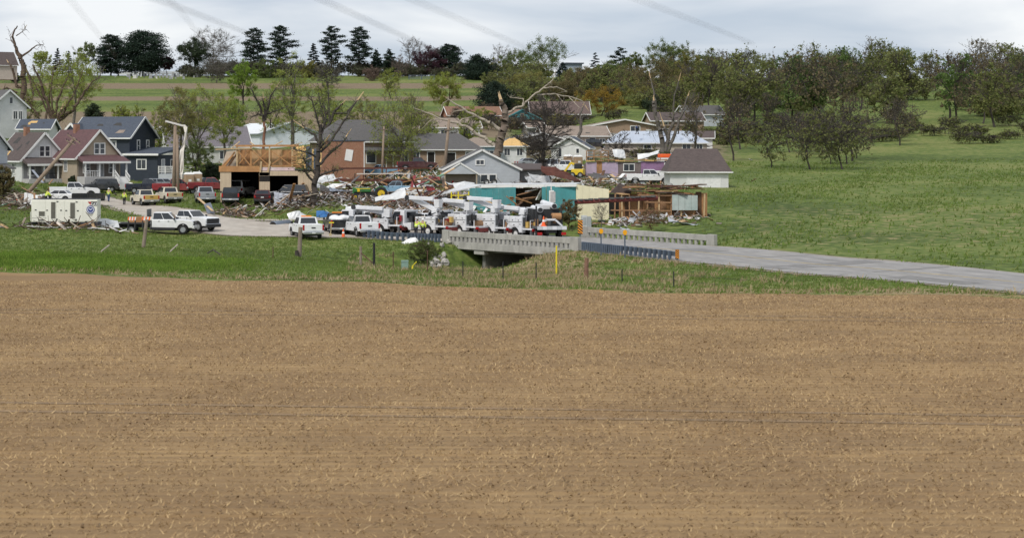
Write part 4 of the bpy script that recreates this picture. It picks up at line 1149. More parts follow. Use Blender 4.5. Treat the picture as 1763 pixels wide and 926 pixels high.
def vehicle(kind, label, u, y, rz, body, tail=None, name=None, cat=None, group=None, v=None, pitch=0, roll=0, lift=0, bar=None, rack=False, load=None, wheels=True, **kw):
    K = dict(KINDS[kind]); K.update(kw)
    L, Wd, wr, gc, belt, roof = K['L'], K['W'], K['wr'], K['gc'], K['belt'], K['roof']
    hw, a, b2 = Wd / 2, L / 2, K.get('rear', -L / 2)
    loc = px(u, v, y) if v else at(u, y, lift)
    name = name or {'pickup': 'pickup_truck', 'pickup_big': 'pickup_truck', 'suv': 'suv', 'van': 'van', 'car': 'car'}[kind]
    root = thing(name, label, cat or {'pickup': 'pickup', 'pickup_big': 'pickup', 'suv': 'car', 'van': 'van', 'car': 'car'}[kind], loc, R(rz), group)
    root.rotation_euler = (R(roll), R(pitch), R(rz))
    x0, x1, x2, x3 = K['cab']
    r_ = (wr * 1.2, wr)
    out_ = [(b2 + .04, gc + .06)] + (arch(K['xr'], r_, gc) if K['xr'] - wr > b2 else []) + arch(K['xf'], r_, gc) + [(a - .05, gc), (a + .02, gc + .25), (a - .02, K['hood'] - .16), (a - .2, K['hood'] - .03), (x3 + .1, belt + .03), (x3, belt)]
    if K['bed']:
        out_ += [(x0, belt), (x0 - .02, .86), (b2 + .02, .86)]
    elif K['tail'] == 'suv' and x0 < b2 + .5:
        out_ += [(b2 + .05, belt), (b2, belt - .3)]
    else:
        out_ += [(x0, belt + .02), (b2 + .12, belt - .02), (b2, belt - .25)]
    m = MB().prism(out_, -hw, hw)
    if K['bed']:
        for s in (-1, 1):
            m.bb(b2 + .03, x0 - .04, s * hw - s * .1 if s > 0 else -hw, hw if s > 0 else -hw + .1, .855, K['bed'])
        m.bb(x0 - .1, x0 - .04, -hw + .1, hw - .1, .855, K['bed'] - .02)
    B = [Vector(p) for p in ((x0, -hw + .03, belt - .01), (x3, -hw + .05, belt - .01), (x3, hw - .05, belt - .01), (x0, hw - .03, belt - .01))]
    T = [Vector(p) for p in ((x1, -hw + .2, roof), (x2, -hw + .22, roof), (x2, hw - .22, roof), (x1, hw - .2, roof))]
    m.hexa(B + T)
    m.build('body', body, root, bevel=.045)
    # glass
    sides = [((B[0], B[1], T[1], T[0])), ((B[2], B[3], T[3], T[2]))]
    n = K['nw']
    for k_, q in enumerate(sides):
        for j in range(n):
            s0, s1 = .03 + .94 * j / n, .03 + .94 * (j + 1) / n - .025
            if k_ == 1: s0, s1 = 1 - s1, 1 - s0
            quad_pane(q, s0, s1, .10, .92).build('side_window', carglass, root)
    quad_pane((B[1], B[2], T[2], T[1]), .06, .94, .08, .93).build('windscreen', carglass, root)
    quad_pane((B[3], B[0], T[0], T[3]), .1, .9, .22 if not K['bed'] else .12, .9).build('rear_window', carglass, root)
    # under-structure, wheels
    MB().bb(b2 + .3, a - .3, -hw + .35, hw - .35, wr * .75, gc + .1).build('chassis', plast, root)
    if wheels:
        for xx in (K['xf'], K['xr']):
            for s in (-1, 1):
                if xx < b2: continue
                ro, ri = arch(xx, (wr * 1.34, wr), gc + .02, 9), arch(xx, (wr * 1.17, wr), gc + .02, 9)
                fl = MB()
                for q0, q1, q2, q3 in zip(ri[:-1], ri[1:], ro[1:], ro[:-1]):
                    fl.prism([q0, q1, q2, q3], s * (hw + .012) - .025, s * (hw + .012) + .025)
                fl.build('wheel_flare', plast, root)
                wheel(root, xx, s * (hw - .15), wr)
    # front: grille, bumper, lamps
    h_ = K['hood']
    MB().bb(a - .05, a + .05, -hw * .68, hw * .68, gc + .22, h_ - .12).build('grille', plast, root)
    MB().bb(a - .12, a + .12, -hw + .02, hw - .02, gc - .05, gc + .24).build('front_bumper', chrome if K['bed'] else body, root, bevel=.04)
    for s in (-1, 1):
        MB().bb(a - .12, a + .045, s * hw * .8 - .18, s * hw * .8 + .18, h_ - .42, h_ - .17).build('headlight', lensw, root, bevel=.02)
        MB().bb(x3 - .25, x3 - .1, s * (hw + .13) - .1, s * (hw + .13) + .1, belt - .02, belt + .2).build('mirror', plast, root, bevel=.03)
    # rear
    if K['bed']:
        MB().bb(b2 - .03, b2 + .06, -hw + .16, hw - .16, .80, K['bed'] - .01).build('tailgate', tail or body, root, bevel=.02)
        MB().bb(b2 - .06, b2 - .025, -.2, .2, 1.05, 1.15).build('tailgate_handle', plast, root)
        MB().bb(b2 - .18, b2 + .06, -hw + .05, hw - .05, .5, .72).build('rear_bumper', chrome, root, bevel=.03)
        for s in (-1, 1):
            MB().bb(b2 - .025, b2 + .12, s * (hw - .08) - .075, s * (hw - .08) + .085, .86, K['bed'] - .04).build('tail_light', lensr, root, bevel=.015)
        MB().bb(b2 - .2, b2 - .175, -.16, .16, .55, .67).build('number_plate', plate_m, root)
    else:
        MB().bb(b2 - .1, b2 + .1, -hw + .04, hw - .04, gc, gc + .25).build('rear_bumper', plast if K['tail'] == 'suv' else body, root, bevel=.04)
        for s in (-1, 1):
            MB().bb(b2 - .03, b2 + .1, s * (hw - .14) - .11, s * (hw - .14) + .11, belt - .32, belt - .03).build('tail_light', lensr, root, bevel=.02)
        MB().bb(b2 - .035, b2 + .02, -.17, .17, belt - .34, belt - .2).build('number_plate', plate_m, root)
    for s in (-1, 1):
        for j in range(max(1, n - 1) if K['tail'] == 'suv' else n):
            xh = x3 - .95 * (j + 1) + .1
            MB().bb(xh, xh + .16, s * (hw + .015) - .02, s * (hw + .015) + .02, belt - .16, belt - .11).build('door_handle', plast, root)
    if bar:
        MB().bb((x1 + x2) / 2 - .12, (x1 + x2) / 2 + .12, -.5, .5, roof, roof + .13).build('light_bar', bar, root, bevel=.03)
    if rack:
        m = MB()
        for s in (-1, 1):
            m.bar((x0 - .15, s * (hw - .1), K['bed']), (x0 - .15, s * (hw - .1), roof + .1), .07)
        m.bar((x0 - .15, -hw + .1, roof + .1), (x0 - .15, hw - .1, roof + .1), .07)
        m.build('headache_rack', plast, root)
    return root
V = vehicle
# ---- parked along the main road (front row)
V('pickup_big', 'white pickup seen from behind, leftmost of the three beside the road edge', 527, 186, 104, p_white, bar=lenso)
o = V('pickup_big', 'white pickup with cargo in its bed, next to the orange cone', 619, 189, 108, p_white, rack=True)
# black service truck with white load between them
o = V('pickup_big', 'black flatbed truck carrying a pile of white sacks, between two white pickups', 580, 193, 98, p_black, bar=lenso, bed=1.5)
m = MB()
rng = random.Random(3)
for k in range(9):
    m.sph((-3.0 + rng.uniform(0, 1.8), rng.uniform(-.6, .6), 1.35 + rng.uniform(0, .3)), rng.uniform(.42, .6), 9, 6, .62)
ld = m.build('white_sacks', mat('white_sacking', (.70, .71, .71), .8, var=.12, vs=4), None, smooth=True)
ld.matrix_world = Matrix.Translation(o.location) @ Matrix.Rotation(o.rotation_euler.z, 4, 'Z')
tag(ld, 'pile of white sacks on the back of the black truck', 'sacks')
# ---- flatbed truck and the one behind it
o = V('pickup_big', 'white extended cab flatbed truck, facing right on the gravel verge', 283, 190.5, -4, p_white, name='flatbed_truck', cat='truck', v=402.5, L=6.0, cab=(-1.05, -.95, .55, 1.35), xf=2.0, xr=-3.2, rear=-1.25, bed=0, tail='suv', hood=1.38, roof=2.15, belt=1.42, wr=.46, gc=.62)
for c_ in list(o.children):
    if c_.name.split('.')[0] in ('rear_bumper', 'tail_light', 'number_plate'):
        bpy.data.objects.remove(c_)
o.children[0]
def flatbed(o):
    MB().bb(-5.0, -1.6, -1.1, 1.1, .98, 1.12).build('flat_deck', plast, o)
    MB().bb(-4.8, -1.2, -.5, .5, .62, .98).build('bed_frame', plast, o)
    MB().bb(-1.58, -1.48, -1.1, 1.1, 1.12, 2.45).build('headboard', mat('steel_grey', (.12, .125, .13), .6, .3), o)
    MB().bb(-3.6, -1.8, .2, .9, 1.12, 1.65).build('wooden_crate', ply, o)
    MB().bb(-1.3, 1.2, -1.06, 1.06, .42, .66).build('running_board', plast, o)
    for s in (-1, 1):
        wheel(o, -3.2, s * .72, .46)
        MB().bb(-5.05, -4.95, s * .8 - .12, s * .8 + .12, .85, 1.0).build('tail_light', lensr, o)
flatbed(o)
stripe_o = mat('orange_board', (.80, .17, .05), .5, var=.1)
def barricade(label, u, y, w_=1.1, lift=0.):
    r = thing('barricade', label, 'barricade', at(u, y, lift), R(-8), 'striped barricades')
    for s in (-1, 1):
        MB().bar((s * w_ * .42, -.25, 0), (s * w_ * .42, 0, 1.25), .06).build('leg', plast, r)
        MB().bar((s * w_ * .42, .25, 0), (s * w_ * .42, 0, 1.25), .06).build('leg', plast, r)
    for k in range(6):
        x0 = -w_ / 2 + w_ * k / 6
        MB().hexa([(x0, -.1, .85), (x0 + w_ / 6 - .003, -.1, .85), (x0 + w_ / 6 - .003, -.06, .85), (x0, -.06, .85), (x0 + .06, -.1, 1.2), (x0 + w_ / 6 + .057, -.1, 1.2), (x0 + w_ / 6 + .057, -.06, 1.2), (x0 + .06, -.06, 1.2)]).build('stripe', stripe_o if k % 2 == 0 else white, r)
    return r
barricade('orange and white barricade leaning at the wooden post, before the flatbed', 253, 187.8, 1.0, .5)
barricade('orange and white barricade at the tail of the flatbed truck', 227, 188.0, .8, .3)
o = V('pickup_big', 'white crew truck with dark grille, half hidden behind the flatbed cab', 327, 194.3, -40, p_white, bar=None, bed=1.45, hood=1.4, belt=1.42, roof=2.05, wr=.46)
MB().bb(3.21, 3.28, -.86, .86, .72, 1.30).build('grille', plast, o, bevel=.02)
MB().bb(3.2, 3.42, -1.0, 1.0, .42, .74).build('front_guard', plast, o, bevel=.03)
# ---- second row: dusty pickups and parked cars before the garage
V('pickup', 'dusty cream pickup with mustard yellow tailgate, next to the worker', 249, 238, 113, p_cream, p_gold)
V('pickup', 'dusty cream pickup with pale tan tailgate, right of the mustard one', 291, 238, 110, p_cream, p_tan)
V('pickup_big', 'red crew pickup standing broadside behind the dusty pickups', 305, 251, 3, p_red)
V('pickup', 'red pickup behind the grey pickup, left of the van', 363, 250, 4, p_red)
V('pickup', 'grey pickup with its tailgate to the road, in front of the red pickup', 353, 228, 100, p_silver)
V('pickup', 'black pickup with number plate, left of the maroon car', 397, 223.5, 93, p_black)
V('van', 'white van with two rear windows, parked at the garage door', 417, 232, 74, p_white)
V('suv', 'dark maroon hatchback before the garage pier', 452, 223, 92, p_maroon, L=4.3, roof=1.65)
V('suv', 'charcoal SUV, crushed behind splintered wood at the right garage bay', 497, 226, 168, p_char, L=5.2, roof=1.9)
V('pickup', 'navy pickup standing behind the worker in the yellow jacket', 254, 258, 4, p_navy)
V('suv', 'silver hatchback behind the navy pickup', 284, 264, 15, p_silver, L=4.2, roof=1.6)
V('car', 'dark blue car left of the wrecked garage wall', 362, 264, 20, p_navy)
V('suv', 'dark grey SUV behind the worker in the white helmet', 172, 258, 200, p_char)
V('pickup_big', 'white pickup with black canopy, behind the dump trailer', 128, 246, 8, p_white)
V('car', 'white car hidden behind the top of the generator', 99, 238, 170, p_white)
# dark trailer
r = thing('dump_trailer', 'black flat dump trailer with red side lights, right of the white pickup', 'trailer', at(152, 236), R(6))
MB().bb(-2.0, 2.0, -1, 1, .6, .8).build('floor', plast, r)
for s in (-1, 1):
    MB().bb(-2.0, 2.0, s * 1.0 - .04, s * 1.0 + .04, .8, 1.5).build('side_wall', p_black, r)
    for k in range(5):
        MB().bb(-1.9 + k * .9, -1.82 + k * .9, s * 1.08 - .03, s * 1.08 + .03, .6, 1.5).build('stake', plast, r)
    wheel(r, -.4, s * 1.0, .36)
    wheel(r, .5, s * 1.0, .36)
MB().bb(1.95, 2.05, -1, 1, .8, 1.5).build('tailgate', p_black, r)
MB().bar((-2, 0, .6), (-3.4, 0, .5), .12).build('drawbar', plast, r)
MB().bb(2.05, 2.1, -.9, -.6, 1.3, 1.42).build('tail_light', lensr, r)
# ---- wrecks beyond the tractor and on the right
V('pickup', 'blue and white pickup wrecked behind the tractor wheel', 684, 246, 170, p_blue, roll=6, tail=p_white)
V('suv', 'crumpled white car with black window holes, right of the blue pickup', 715, 243, 160, p_white, roll=-8, L=4.7, roof=1.5)
V('pickup_big', 'white pickup standing before the purple wrecked house', 1118, 262, -6, p_white)
V('pickup_big', 'white pickup behind the yellow loader arm, near the portable toilets', 974, 296, -12, p_white)
V('pickup', 'dark pickup parked on the drive under the teal gable', 917, 452, 5, p_char)
V('pickup', 'dark red pickup piled with junk, on the steel platform', 718, 280, 2, p_maroon, lift=2.0)
V('car', 'maroon car half hidden at the white garage corner', 1163, 263, 95, p_maroon)
# ================================================================ generator trailer
p = px(110, 389, 187)
r = thing('generator_trailer', 'white generator trailer with grey louvre doors and black tandem wheels', 'generator', p, R(0))
k_ = F / 187
gx = lambda u: (u - 110) / k_
gz_ = lambda v: (389 - v) / k_
gw = paint('generator_white', (.76, .75, .66), .5, dirt=.15)
MB().bb(gx(54), gx(168), 0, 2.4, gz_(382.5), gz_(344)).build('housing', gw, r, bevel=.04)
MB().bb(gx(55), gx(167), .06, 2.34, gz_(344.2), gz_(342.8)).build('roof_rim', mat('dark_rim', (.05, .05, .05), .6), r)
lou = mat('louvre_grey', (.20, .19, .165), .6, .2, var=.15, stripe=('Z', .07, .02))
doors = [(55.5, 78.5), (79.3, 97), (97.8, 111.5), (112.2, 130.5), (131.2, 143)]
for a_, b_ in doors:
    MB().bb(gx(a_) + .008, gx(b_) - .008, -.025, .01, gz_(381), gz_(345.5)).build('door_panel', gw, r, bevel=.008)
MB().bb(gx(143.7), gx(167.5), -.025, .01, gz_(381), gz_(345.5)).build('end_panel', gw, r, bevel=.008)
for a_, b_, c_, d_ in [(88, 95.5, 348, 376), (121, 129, 349, 376), (67, 77, 364, 372)]:
    f = MB().bb(gx(a_), gx(b_), -.05, -.022, gz_(d_), gz_(c_)).build('louvre', lou, r)
for u_, v_ in [(61.5, 361.5), (81, 362), (105, 362), (114, 362.5), (134, 362.8), (99, 347), (132, 347.8), (98, 377.5), (131, 378), (148, 381.5)]:
    MB().bb(gx(u_) - .085, gx(u_) + .085, -.06, -.02, gz_(v_) - .045, gz_(v_) + .045).build('latch', plast, r)
MB().bb(gx(67), gx(77), -.035, -.02, gz_(380), gz_(378)).build('label_strip', plast, r)
# maker's plate and crest
MB().bb(gx(157), gx(167.4), -.04, -.02, gz_(354.4), gz_(347.2)).build('badge', p_black, r)
MB().add([(gx(151), -.045, gz_(347.4)), (gx(157), -.045, gz_(354.2)), (gx(157), -.045, gz_(347.4)), (gx(151), -.02, gz_(347.4)), (gx(157), -.02, gz_(354.2)), (gx(157), -.02, gz_(347.4))], [(0, 1, 2), (5, 4, 3), (0, 3, 4, 1), (1, 4, 5, 2), (2, 5, 3, 0)]).build('badge_stripe', lensr, r)
def text(s, size, m, parent, loc, rot=(R(90), 0, 0), name='lettering'):
    c = bpy.data.curves.new(name, 'FONT')
    c.body = s
    c.size = size
    c.align_x = 'CENTER'
    c.extrude = .008
    c.offset = .012
    t_ = bpy.data.objects.new(name, c)
    COL.objects.link(t_)
    dg = bpy.context.evaluated_depsgraph_get()
    me = bpy.data.meshes.new_from_object(t_.evaluated_get(dg))
    bpy.data.objects.remove(t_)
    o = link(name, me, m, parent)
    me.materials.clear()
    me.materials.append(m)
    o.location = loc
    o.rotation_euler = rot
    return o
text('CAT', .34, white, r, (gx(162.2), -.045, gz_(353.6)))
bm_ = mat('crest_blue', (.03, .05, .22), .5)
def disc(rad, y0, y1): return MB().cyl((gx(156), y1, gz_(361)), (gx(156), y0, gz_(361)), rad, None, 24)
disc(.40, -.045, -.02).build('crest_ring', bm_, r)
disc(.33, -.052, -.02).build('crest_field', mat('crest_pale', (.55, .57, .62), .5), r)
disc(.25, -.058, -.02).build('crest_centre', bm_, r)
m = MB()
for s in (-1, 1):
    m.hexa([(gx(156), -.066, gz_(361) - .08), (gx(156) + s * .18, -.066, gz_(361) + .06), (gx(156) + s * .18, -.02, gz_(361) + .06), (gx(156), -.02, gz_(361) - .08), (gx(156), -.066, gz_(361) + .05), (gx(156) + s * .16, -.066, gz_(361) + .13), (gx(156) + s * .16, -.02, gz_(361) + .13), (gx(156), -.02, gz_(361) + .05)])
m.build('crest_bird', mat('crest_pale', (0, 0, 0)), r)
for k in range(3):
    MB().bb(gx(149 + k * 2), gx(161 - k), -.034, -.02, gz_(368.4 + 1.6 * k), gz_(367.8 + 1.6 * k)).build('print_line', lou, r)
MB().bb(gx(55), gx(80), -.03, -.021, gz_(375.8), gz_(375.2)).build('print_line', lou, r)
MB().bb(gx(50), gx(171), .2, 2.2, gz_(386), gz_(382.7)).build('trailer_frame', plast, r)
MB().bb(gx(139), gx(170), -.02, 2.3, gz_(391), gz_(383.2)).build('fuel_tank', mat('navy_tank', (.02, .026, .04), .5), r, bevel=.05)
for u_ in (86, 103):
    for yy in (.12, 2.25):
        w_ = wheel(r, gx(u_), yy, .42)
        w_.location.z = .30
MB().bar((gx(51), 1.2, gz_(384)), (gx(40), 1.2, gz_(387)), .16).build('drawbar', plast, r)
m = MB()
for dy in (.3, 2.0):
    m.bar((gx(52), dy, gz_(365)), (gx(52), dy, gz_(381)), .05)
m.bar((gx(52), .3, gz_(366)), (gx(52), 2.0, gz_(366)), .05)
m.build('ladder', white, r)
# ================================================================ utility line trucks
p_body = paint('fleet_white', (.66, .67, .69), .35, dirt=.55, dc=(.30, .275, .24))
steel = mat('steel_grey', (.12, .125, .13), .6, .3)
def line_truck(label, u, y, rz, tilt=16, side=0, boxh=2.35, boom=True, bucket=True, lift=0., top=True):
    r = thing('utility_truck', label, 'utility truck', at(u, y, lift), R(rz), 'white line trucks queued behind the bridge rail')
    wr = .5
    # service body: both sides of cabinets with wheel arches
    for s in (-1, 1):
        ar = arch(0, (.66, .5), .62)
        m = MB().prism([(-1.05, .62)] + ar + [(1.45, .62), (1.45, boxh), (-1.05, boxh)], min(s * 1.22, s * .72), max(s * 1.22, s * .72))
        m.build('service_body', p_body, r, bevel=.03)
        for k, (xa, xb, za, zb) in enumerate([(-1.01, -.67, .68, 1.62), (.70, 1.06, .68, 1.62), (1.09, 1.42, .68, 1.62), (-1.01, -.25, 1.68, boxh - .06), (-.2, .6, 1.68, boxh - .06), (.65, 1.42, 1.68, boxh - .06), (-.6, .62, 1.22, 1.62)]):
            MB().bb(xa, xb, s * 1.235 - .02, s * 1.235 + .02, za, zb).build('cabinet_door', p_body, r, bevel=.012)
            MB().bb((xa + xb) / 2 - .07, (xa + xb) / 2 + .07, s * 1.27 - .02, s * 1.27 + .02, za + .12 if k > 2 else zb - .2, za + .18 if k > 2 else zb - .14).build('latch', plast, r)
    MB().bb(-2.3, 5.3, -.42, .42, .62, .95).build('chassis', plast, r)
    MB().bb(-1.05, 1.45, -.72, .72, .95, 1.3).build('cargo_floor', steel, r)
    MB().bb(-2.35, -1.08, -1.18, 1.18, .92, 1.06).build('tail_shelf', p_body, r)
    for s in (-1, 1):
        MB().bb(-2.42, -2.34, s * .95 - .16, s * .95 + .16, .78, 1.02).build('tail_light', lensr, r)
        MB().bar((-2.2, s * 1.05, .9), (-2.2, s * 1.05, .25), .2).build('outrigger', steel, r)
        wheel(r, 0, s * .92, wr, .34, rim_w)
        wheel(r, 4.6, s * 1.0, wr, .3, rim_w)
    MB().bb(-2.36, -2.3, -.75, .75, .5, .9).build('rear_panel', mat('red_primer', (0, 0, 0)), r)
    # low step fender before the cab
    MB().prism([(2.05, .55), (2.3, .55)] + [(2.75 + .38 * math.cos(a), .5 + .38 * math.sin(a)) for a in np.linspace(2.9, .3, 6)] + [(3.2, .55), (3.2, .95), (2.9, 1.2), (2.05, 1.3)], .75, 1.2).build('step_fender', p_body, r, bevel=.03)
    # cab
    cabp = MB().prism([(3.0, .8), (4.0, .8)] + [(4.6 + .6 * math.cos(a), .5 + .6 * math.sin(a)) for a in np.linspace(2.62, .52, 7)] + [(5.9, .8), (5.95, 1.45), (4.75, 1.65), (4.3, 2.45), (3.0, 2.5)], -1.1, 1.1)
    cabp.build('cab', p_body, r, bevel=.05)
    for s in (-1, 1):
        MB().prism([(3.5, 1.65), (4.55, 1.65), (4.25, 2.32), (3.5, 2.34)], s * 1.1 - .02, s * 1.1 + .02).build('side_window', carglass, r)
    MB().bb(2.97, 3.01, -.7, .7, 1.7, 2.3).build('rear_window', carglass, r)
    MB().bb(5.9, 6.05, -.9, .9, .7, 1.3).build('grille', plast, r)
    for s in (-1, 1):
        MB().bb(-1.04, 1.44, s * 1.23 - .012, s * 1.23 + .012, 1.635, 1.665).build('rub_rail', steel, r)
    # turret and boom
    if boom:
        tz = boxh + .15
        MB().cyl((-.2, side, .95), (-.2, side, tz), .34, .28, 10).build('pedestal', p_body, r, smooth=False)
        MB().box((-.2, side, tz + .25), (.75, .6, .6)).build('turret', p_body, r, bevel=.06)
        a0 = Vector((-.6, side, tz + .35))
        a1 = a0 + Vector((math.cos(R(tilt)), 0, math.sin(R(tilt)))) * 3.9
        MB().bar(a0, a1, .34, .46).build('lower_boom', p_body, r, bevel=.05)
        MB().bar(a0 + Vector((.4, 0, -.3)), a0 + (a1 - a0) * .4 + Vector((0, 0, -.25)), .14).build('lift_cylinder', steel, r)
        b1 = a1 + Vector((-3.3, .0, -.1))
        MB().bar(a1 + Vector((0, .42, .0)), b1 + Vector((0, .42, 0)), .3, .38).build('upper_boom', p_body, r, bevel=.05)
        MB().cyl(a1 + Vector((0, -.25, 0)), a1 + Vector((0, .65, 0)), .26, None, 10).build('elbow', plast, r)
        if bucket:
            bk = MB().hexa([b1 + Vector(q) for q in ((-.9, .15, -.85), (-.3, .15, -.85), (-.3, .7, -.85), (-.9, .7, -.85), (-.96, .1, .0), (-.24, .1, .0), (-.24, .76, .0), (-.96, .76, .0))])
            bk.build('bucket', p_body, r, bevel=.05)
            MB().bb(b1.x - .9, b1.x - .3, b1.y + .17, b1.y + .7, b1.z - .02, b1.z + .03).build('bucket_mouth', plast, r)
    if top:
        rng = random.Random(int(u))
        for k in range(5):
            MB().box((rng.uniform(-1, 1.8), rng.uniform(-.6, .6), 1.35 + rng.uniform(.1, .35)), (rng.uniform(.3, .7), rng.uniform(.3, .6), rng.uniform(.2, .6)), rz=rng.uniform(0, 1)).build('tool_box', rng.choice([plast, steel, lensr, lumber, p_gold]), r)
        MB().cyl((-1.6, -.5, 1.3), (-1.6, .4, 1.3), .3, None, 10).build('cable_reel', lumber, r)
        for k in range(7):
            MB().box((1.5 + .22 * k, rng.uniform(-.8, .8), 1.1 + rng.uniform(0, .8)), (rng.uniform(.25, .5), rng.uniform(.3, .6), rng.uniform(.4, .9))).build('equipment_case', rng.choice([plast, plast, steel, black_m]), r)
        for k in range(4):                             # gear hung about the tail and turret
            MB().box((-2.0 + .25 * k, rng.uniform(-.9, .9), 1.25 + rng.uniform(0, .7)), (rng.uniform(.2, .5), rng.uniform(.25, .5), rng.uniform(.3, .7))).build('equipment_case', rng.choice([plast, plast, steel, p_gold, p_red]), r)
        for k in range(5):
            a0_ = Vector((-.4 + rng.uniform(-.4, .4), rng.uniform(-.4, .4), boxh + rng.uniform(-.2, .6)))
            MB().cyl(a0_, a0_ + Vector((rng.uniform(-1, 1.3), rng.uniform(-.5, .5), rng.uniform(-.9, .3))), .045, None, 5).build('hose', plast, r)
        for s in (-1, 1):
            MB().bb(-1.12, -1.06, s * .95 - .16, s * .95 + .16, 1.2, boxh - .1).build('rear_door', steel, r)
            MB().bb(1.46, 1.52, s * 1.1 - .06, s * 1.1 + .06, boxh - .3, boxh - .18).build('marker_lamp', lenso, r)
        m = MB()
        for s in (-1, 1):
            m.bar((-1.9, s * .9, 1.05), (-1.9, s * .9, 1.85), .06)
        m.bar((-1.9, -.9, 1.82), (-1.9, .9, 1.82), .06)
        m.build('rear_rail', p_body, r)
    return r
line_truck('utility truck with long service body, leftmost of the line trucks behind the guard rail', 662, 192, 150, 9, 0, 1.6)
line_truck('utility truck with short crane, behind the workers in yellow vests', 748, 189.5, 138, 20, 0, 1.9, bucket=True)
line_truck('utility truck with raised white boom, first from the left behind the concrete bridge rail', 804, 189, 131, 12, 0, 2.2)
line_truck('utility truck with raised white boom, second from the left behind the concrete bridge rail', 851, 188.5, 137, 15, .1, 2.3)
line_truck('utility truck without a bucket, next to the rear facing truck on the bridge', 901, 187, 129, 5, .2, 2.2, bucket=False)
V('suv', 'white van partly hidden behind the vested workers', 710, 197, 175, p_white)
# truck seen square from behind
r = thing('digger_truck', 'dark line truck seen from behind, traffic cone on its deck', 'utility truck', at(947, 184), R(99))
MB().bb(-.4, 6.4, -.45, .45, .6, .95).build('chassis', plast, r)
r.scale = (1.18, 1.18, 1.12)
MB().bb(-.6, 4.0, -1.22, 1.22, .98, 1.18).build('deck', steel, r)
for k in range(6):
    MB().bb(-.66, -.6, -1.22 + k * .41, -1.22 + k * .41 + .39, .9, 1.2).build('bumper_plate', p_body if k % 2 == 0 else mat('grey_panel', (0, 0, 0)), r)
for s in (-1, 1):
    MB().bb(-.62, -.45, s * 1.0 - .18, s * 1.0 + .18, .45, .68).build('tail_light', lensr, r)
    wheel(r, .8, s * .95, .5, .34, rim_w)
    wheel(r, 4.9, s * .95, .5, .3, rim_w)
    MB().bar((.4, s * 1.05, 1.2), (.4, s * 1.05, 2.9), .12).build('stake', plast, r)
    MB().bar((-.2, s * .95, 1.2), (-.2, s * .35, 1.75), .18, .14).build('boom_rest', p_body, r)
MB().bar((-.2, -.4, 1.75), (-.2, .4, 1.75), .18, .16).build('boom_rest', p_body, r)
MB().bb(1.2, 3.8, -1.1, 1.1, 1.2, 2.6).build('rack', plast, r)
for k in range(9):
    MB().box((.3 + .1 * (k % 3), -1 + .25 * k, 1.45 + .14 * (k % 4)), (.3, .22, .4 + .12 * (k % 3))).build('equipment_case', [plast, steel, lumber][k % 3], r)
MB().bb(1.4, 3.6, -.4, .3, 2.4, 2.95).build('upper_box', p_body, r, bevel=.04)
MB().cyl((.9, -.6, 2.85), (4.5, -.6, 3.05), .25, None, 12).build('boom', p_body, r)
MB().cyl((.85, -.6, 2.85), (.9, -.6, 2.85), .2, None, 12).build('boom_mouth', plast, r)
MB().cyl((.6, .65, 2.55), (3, .65, 2.65), .24, None, 12).build('boom', p_body, r)
MB().cyl((.55, .65, 2.55), (.6, .65, 2.55), .19, None, 12).build('boom_mouth', plast, r)
MB().bb(4.4, 6.2, -1.1, 1.1, .9, 2.6).build('cab', p_body, r, bevel=.06)
MB().bb(4.37, 4.41, -.7, .7, 1.7, 2.4).build('rear_window', carglass, r)
MB().cyl((.2, -.95, 2.0), (.2, -.2, 2.0), .3, None, 10).build('cable_reel', mat('orange_plywood', (0, 0, 0)), r)
cone_m = mat('cone_orange', (.85, .13, .03), .5, var=.1)
def cone(label, loc, s=1.):
    r = thing('traffic_cone', label, 'traffic cone', loc, 0, 'orange traffic cones')
    MB().bb(-.2 * s, .2 * s, -.2 * s, .2 * s, 0, .05 * s).build('base', cone_m, r)
    MB().cyl((0, 0, .05 * s), (0, 0, .75 * s), .15 * s, .03 * s, 10).build('cone', cone_m, r)
    MB().cyl((0, 0, .34 * s), (0, 0, .50 * s), .108 * s, .082 * s, 10).build('collar', white, r)
    return r
dk_ = r.matrix_basis @ Vector((-.3, .75, 1.18))
cone('orange traffic cone standing on the deck of the rear facing line truck', Matrix.Translation(r.location) @ Matrix.Rotation(r.rotation_euler.z, 4, 'Z') @ Vector((-.45, .75, 1.325)), 1.3)
cone('orange traffic cone on the road, left of the cargo pickup', at(591, 186.5), 1.15)
# ================================================================ green tractor
r = thing('tractor', 'green vintage tractor with yellow wheels among the wreckage', 'tractor', px(636, 344, 238), R(180))
tg = paint('tractor_green', (.025, .16, .035), .35)
ty = paint('tractor_yellow', (.72, .50, .02), .4)
MB().bb(-.2, 2.0, -.36, .36, .95, 1.5).build('bonnet', tg, r, bevel=.08)
MB().bb(-.1, 1.7, -.375, .375, 1.34, 1.42).build('bonnet_stripe', ty, r)
MB().bb(1.9, 2.1, -.34, .34, .75, 1.55).build('radiator', tg, r, bevel=.04)
MB().bb(1.2, 1.5, -.385, .385, 1.0, 1.34).build('number_panel', ty, r)
MB().bb(-1.6, 1.9, -.22, .22, .55, .95).build('engine', plast, r)
for s in (-1, 1):
    w_ = wheel(r, -1.45, s * .85, .80, .4, ty)
    wheel(r, 1.75, s * .5, .36, .22, ty)
    MB().prism([(-1.45 + .9 * math.cos(a), .8 + .9 * math.sin(a)) for a in np.linspace(2.4, .6, 8)] + [(-1.45 + .82 * math.cos(a), .8 + .82 * math.sin(a)) for a in np.linspace(.6, 2.4, 8)], s * .62 - .2, s * .62 + .2).build('mudguard', tg, r)
MB().bb(-1.6, -1.15, -.25, .25, 1.15, 1.25).bb(-1.68, -1.58, -.25, .25, 1.2, 1.6).build('seat', ty, r)
MB().cyl((-.6, 0, 1.35), (-.72, 0, 1.5), .22, None, 12).build('steering_wheel', plast, r)
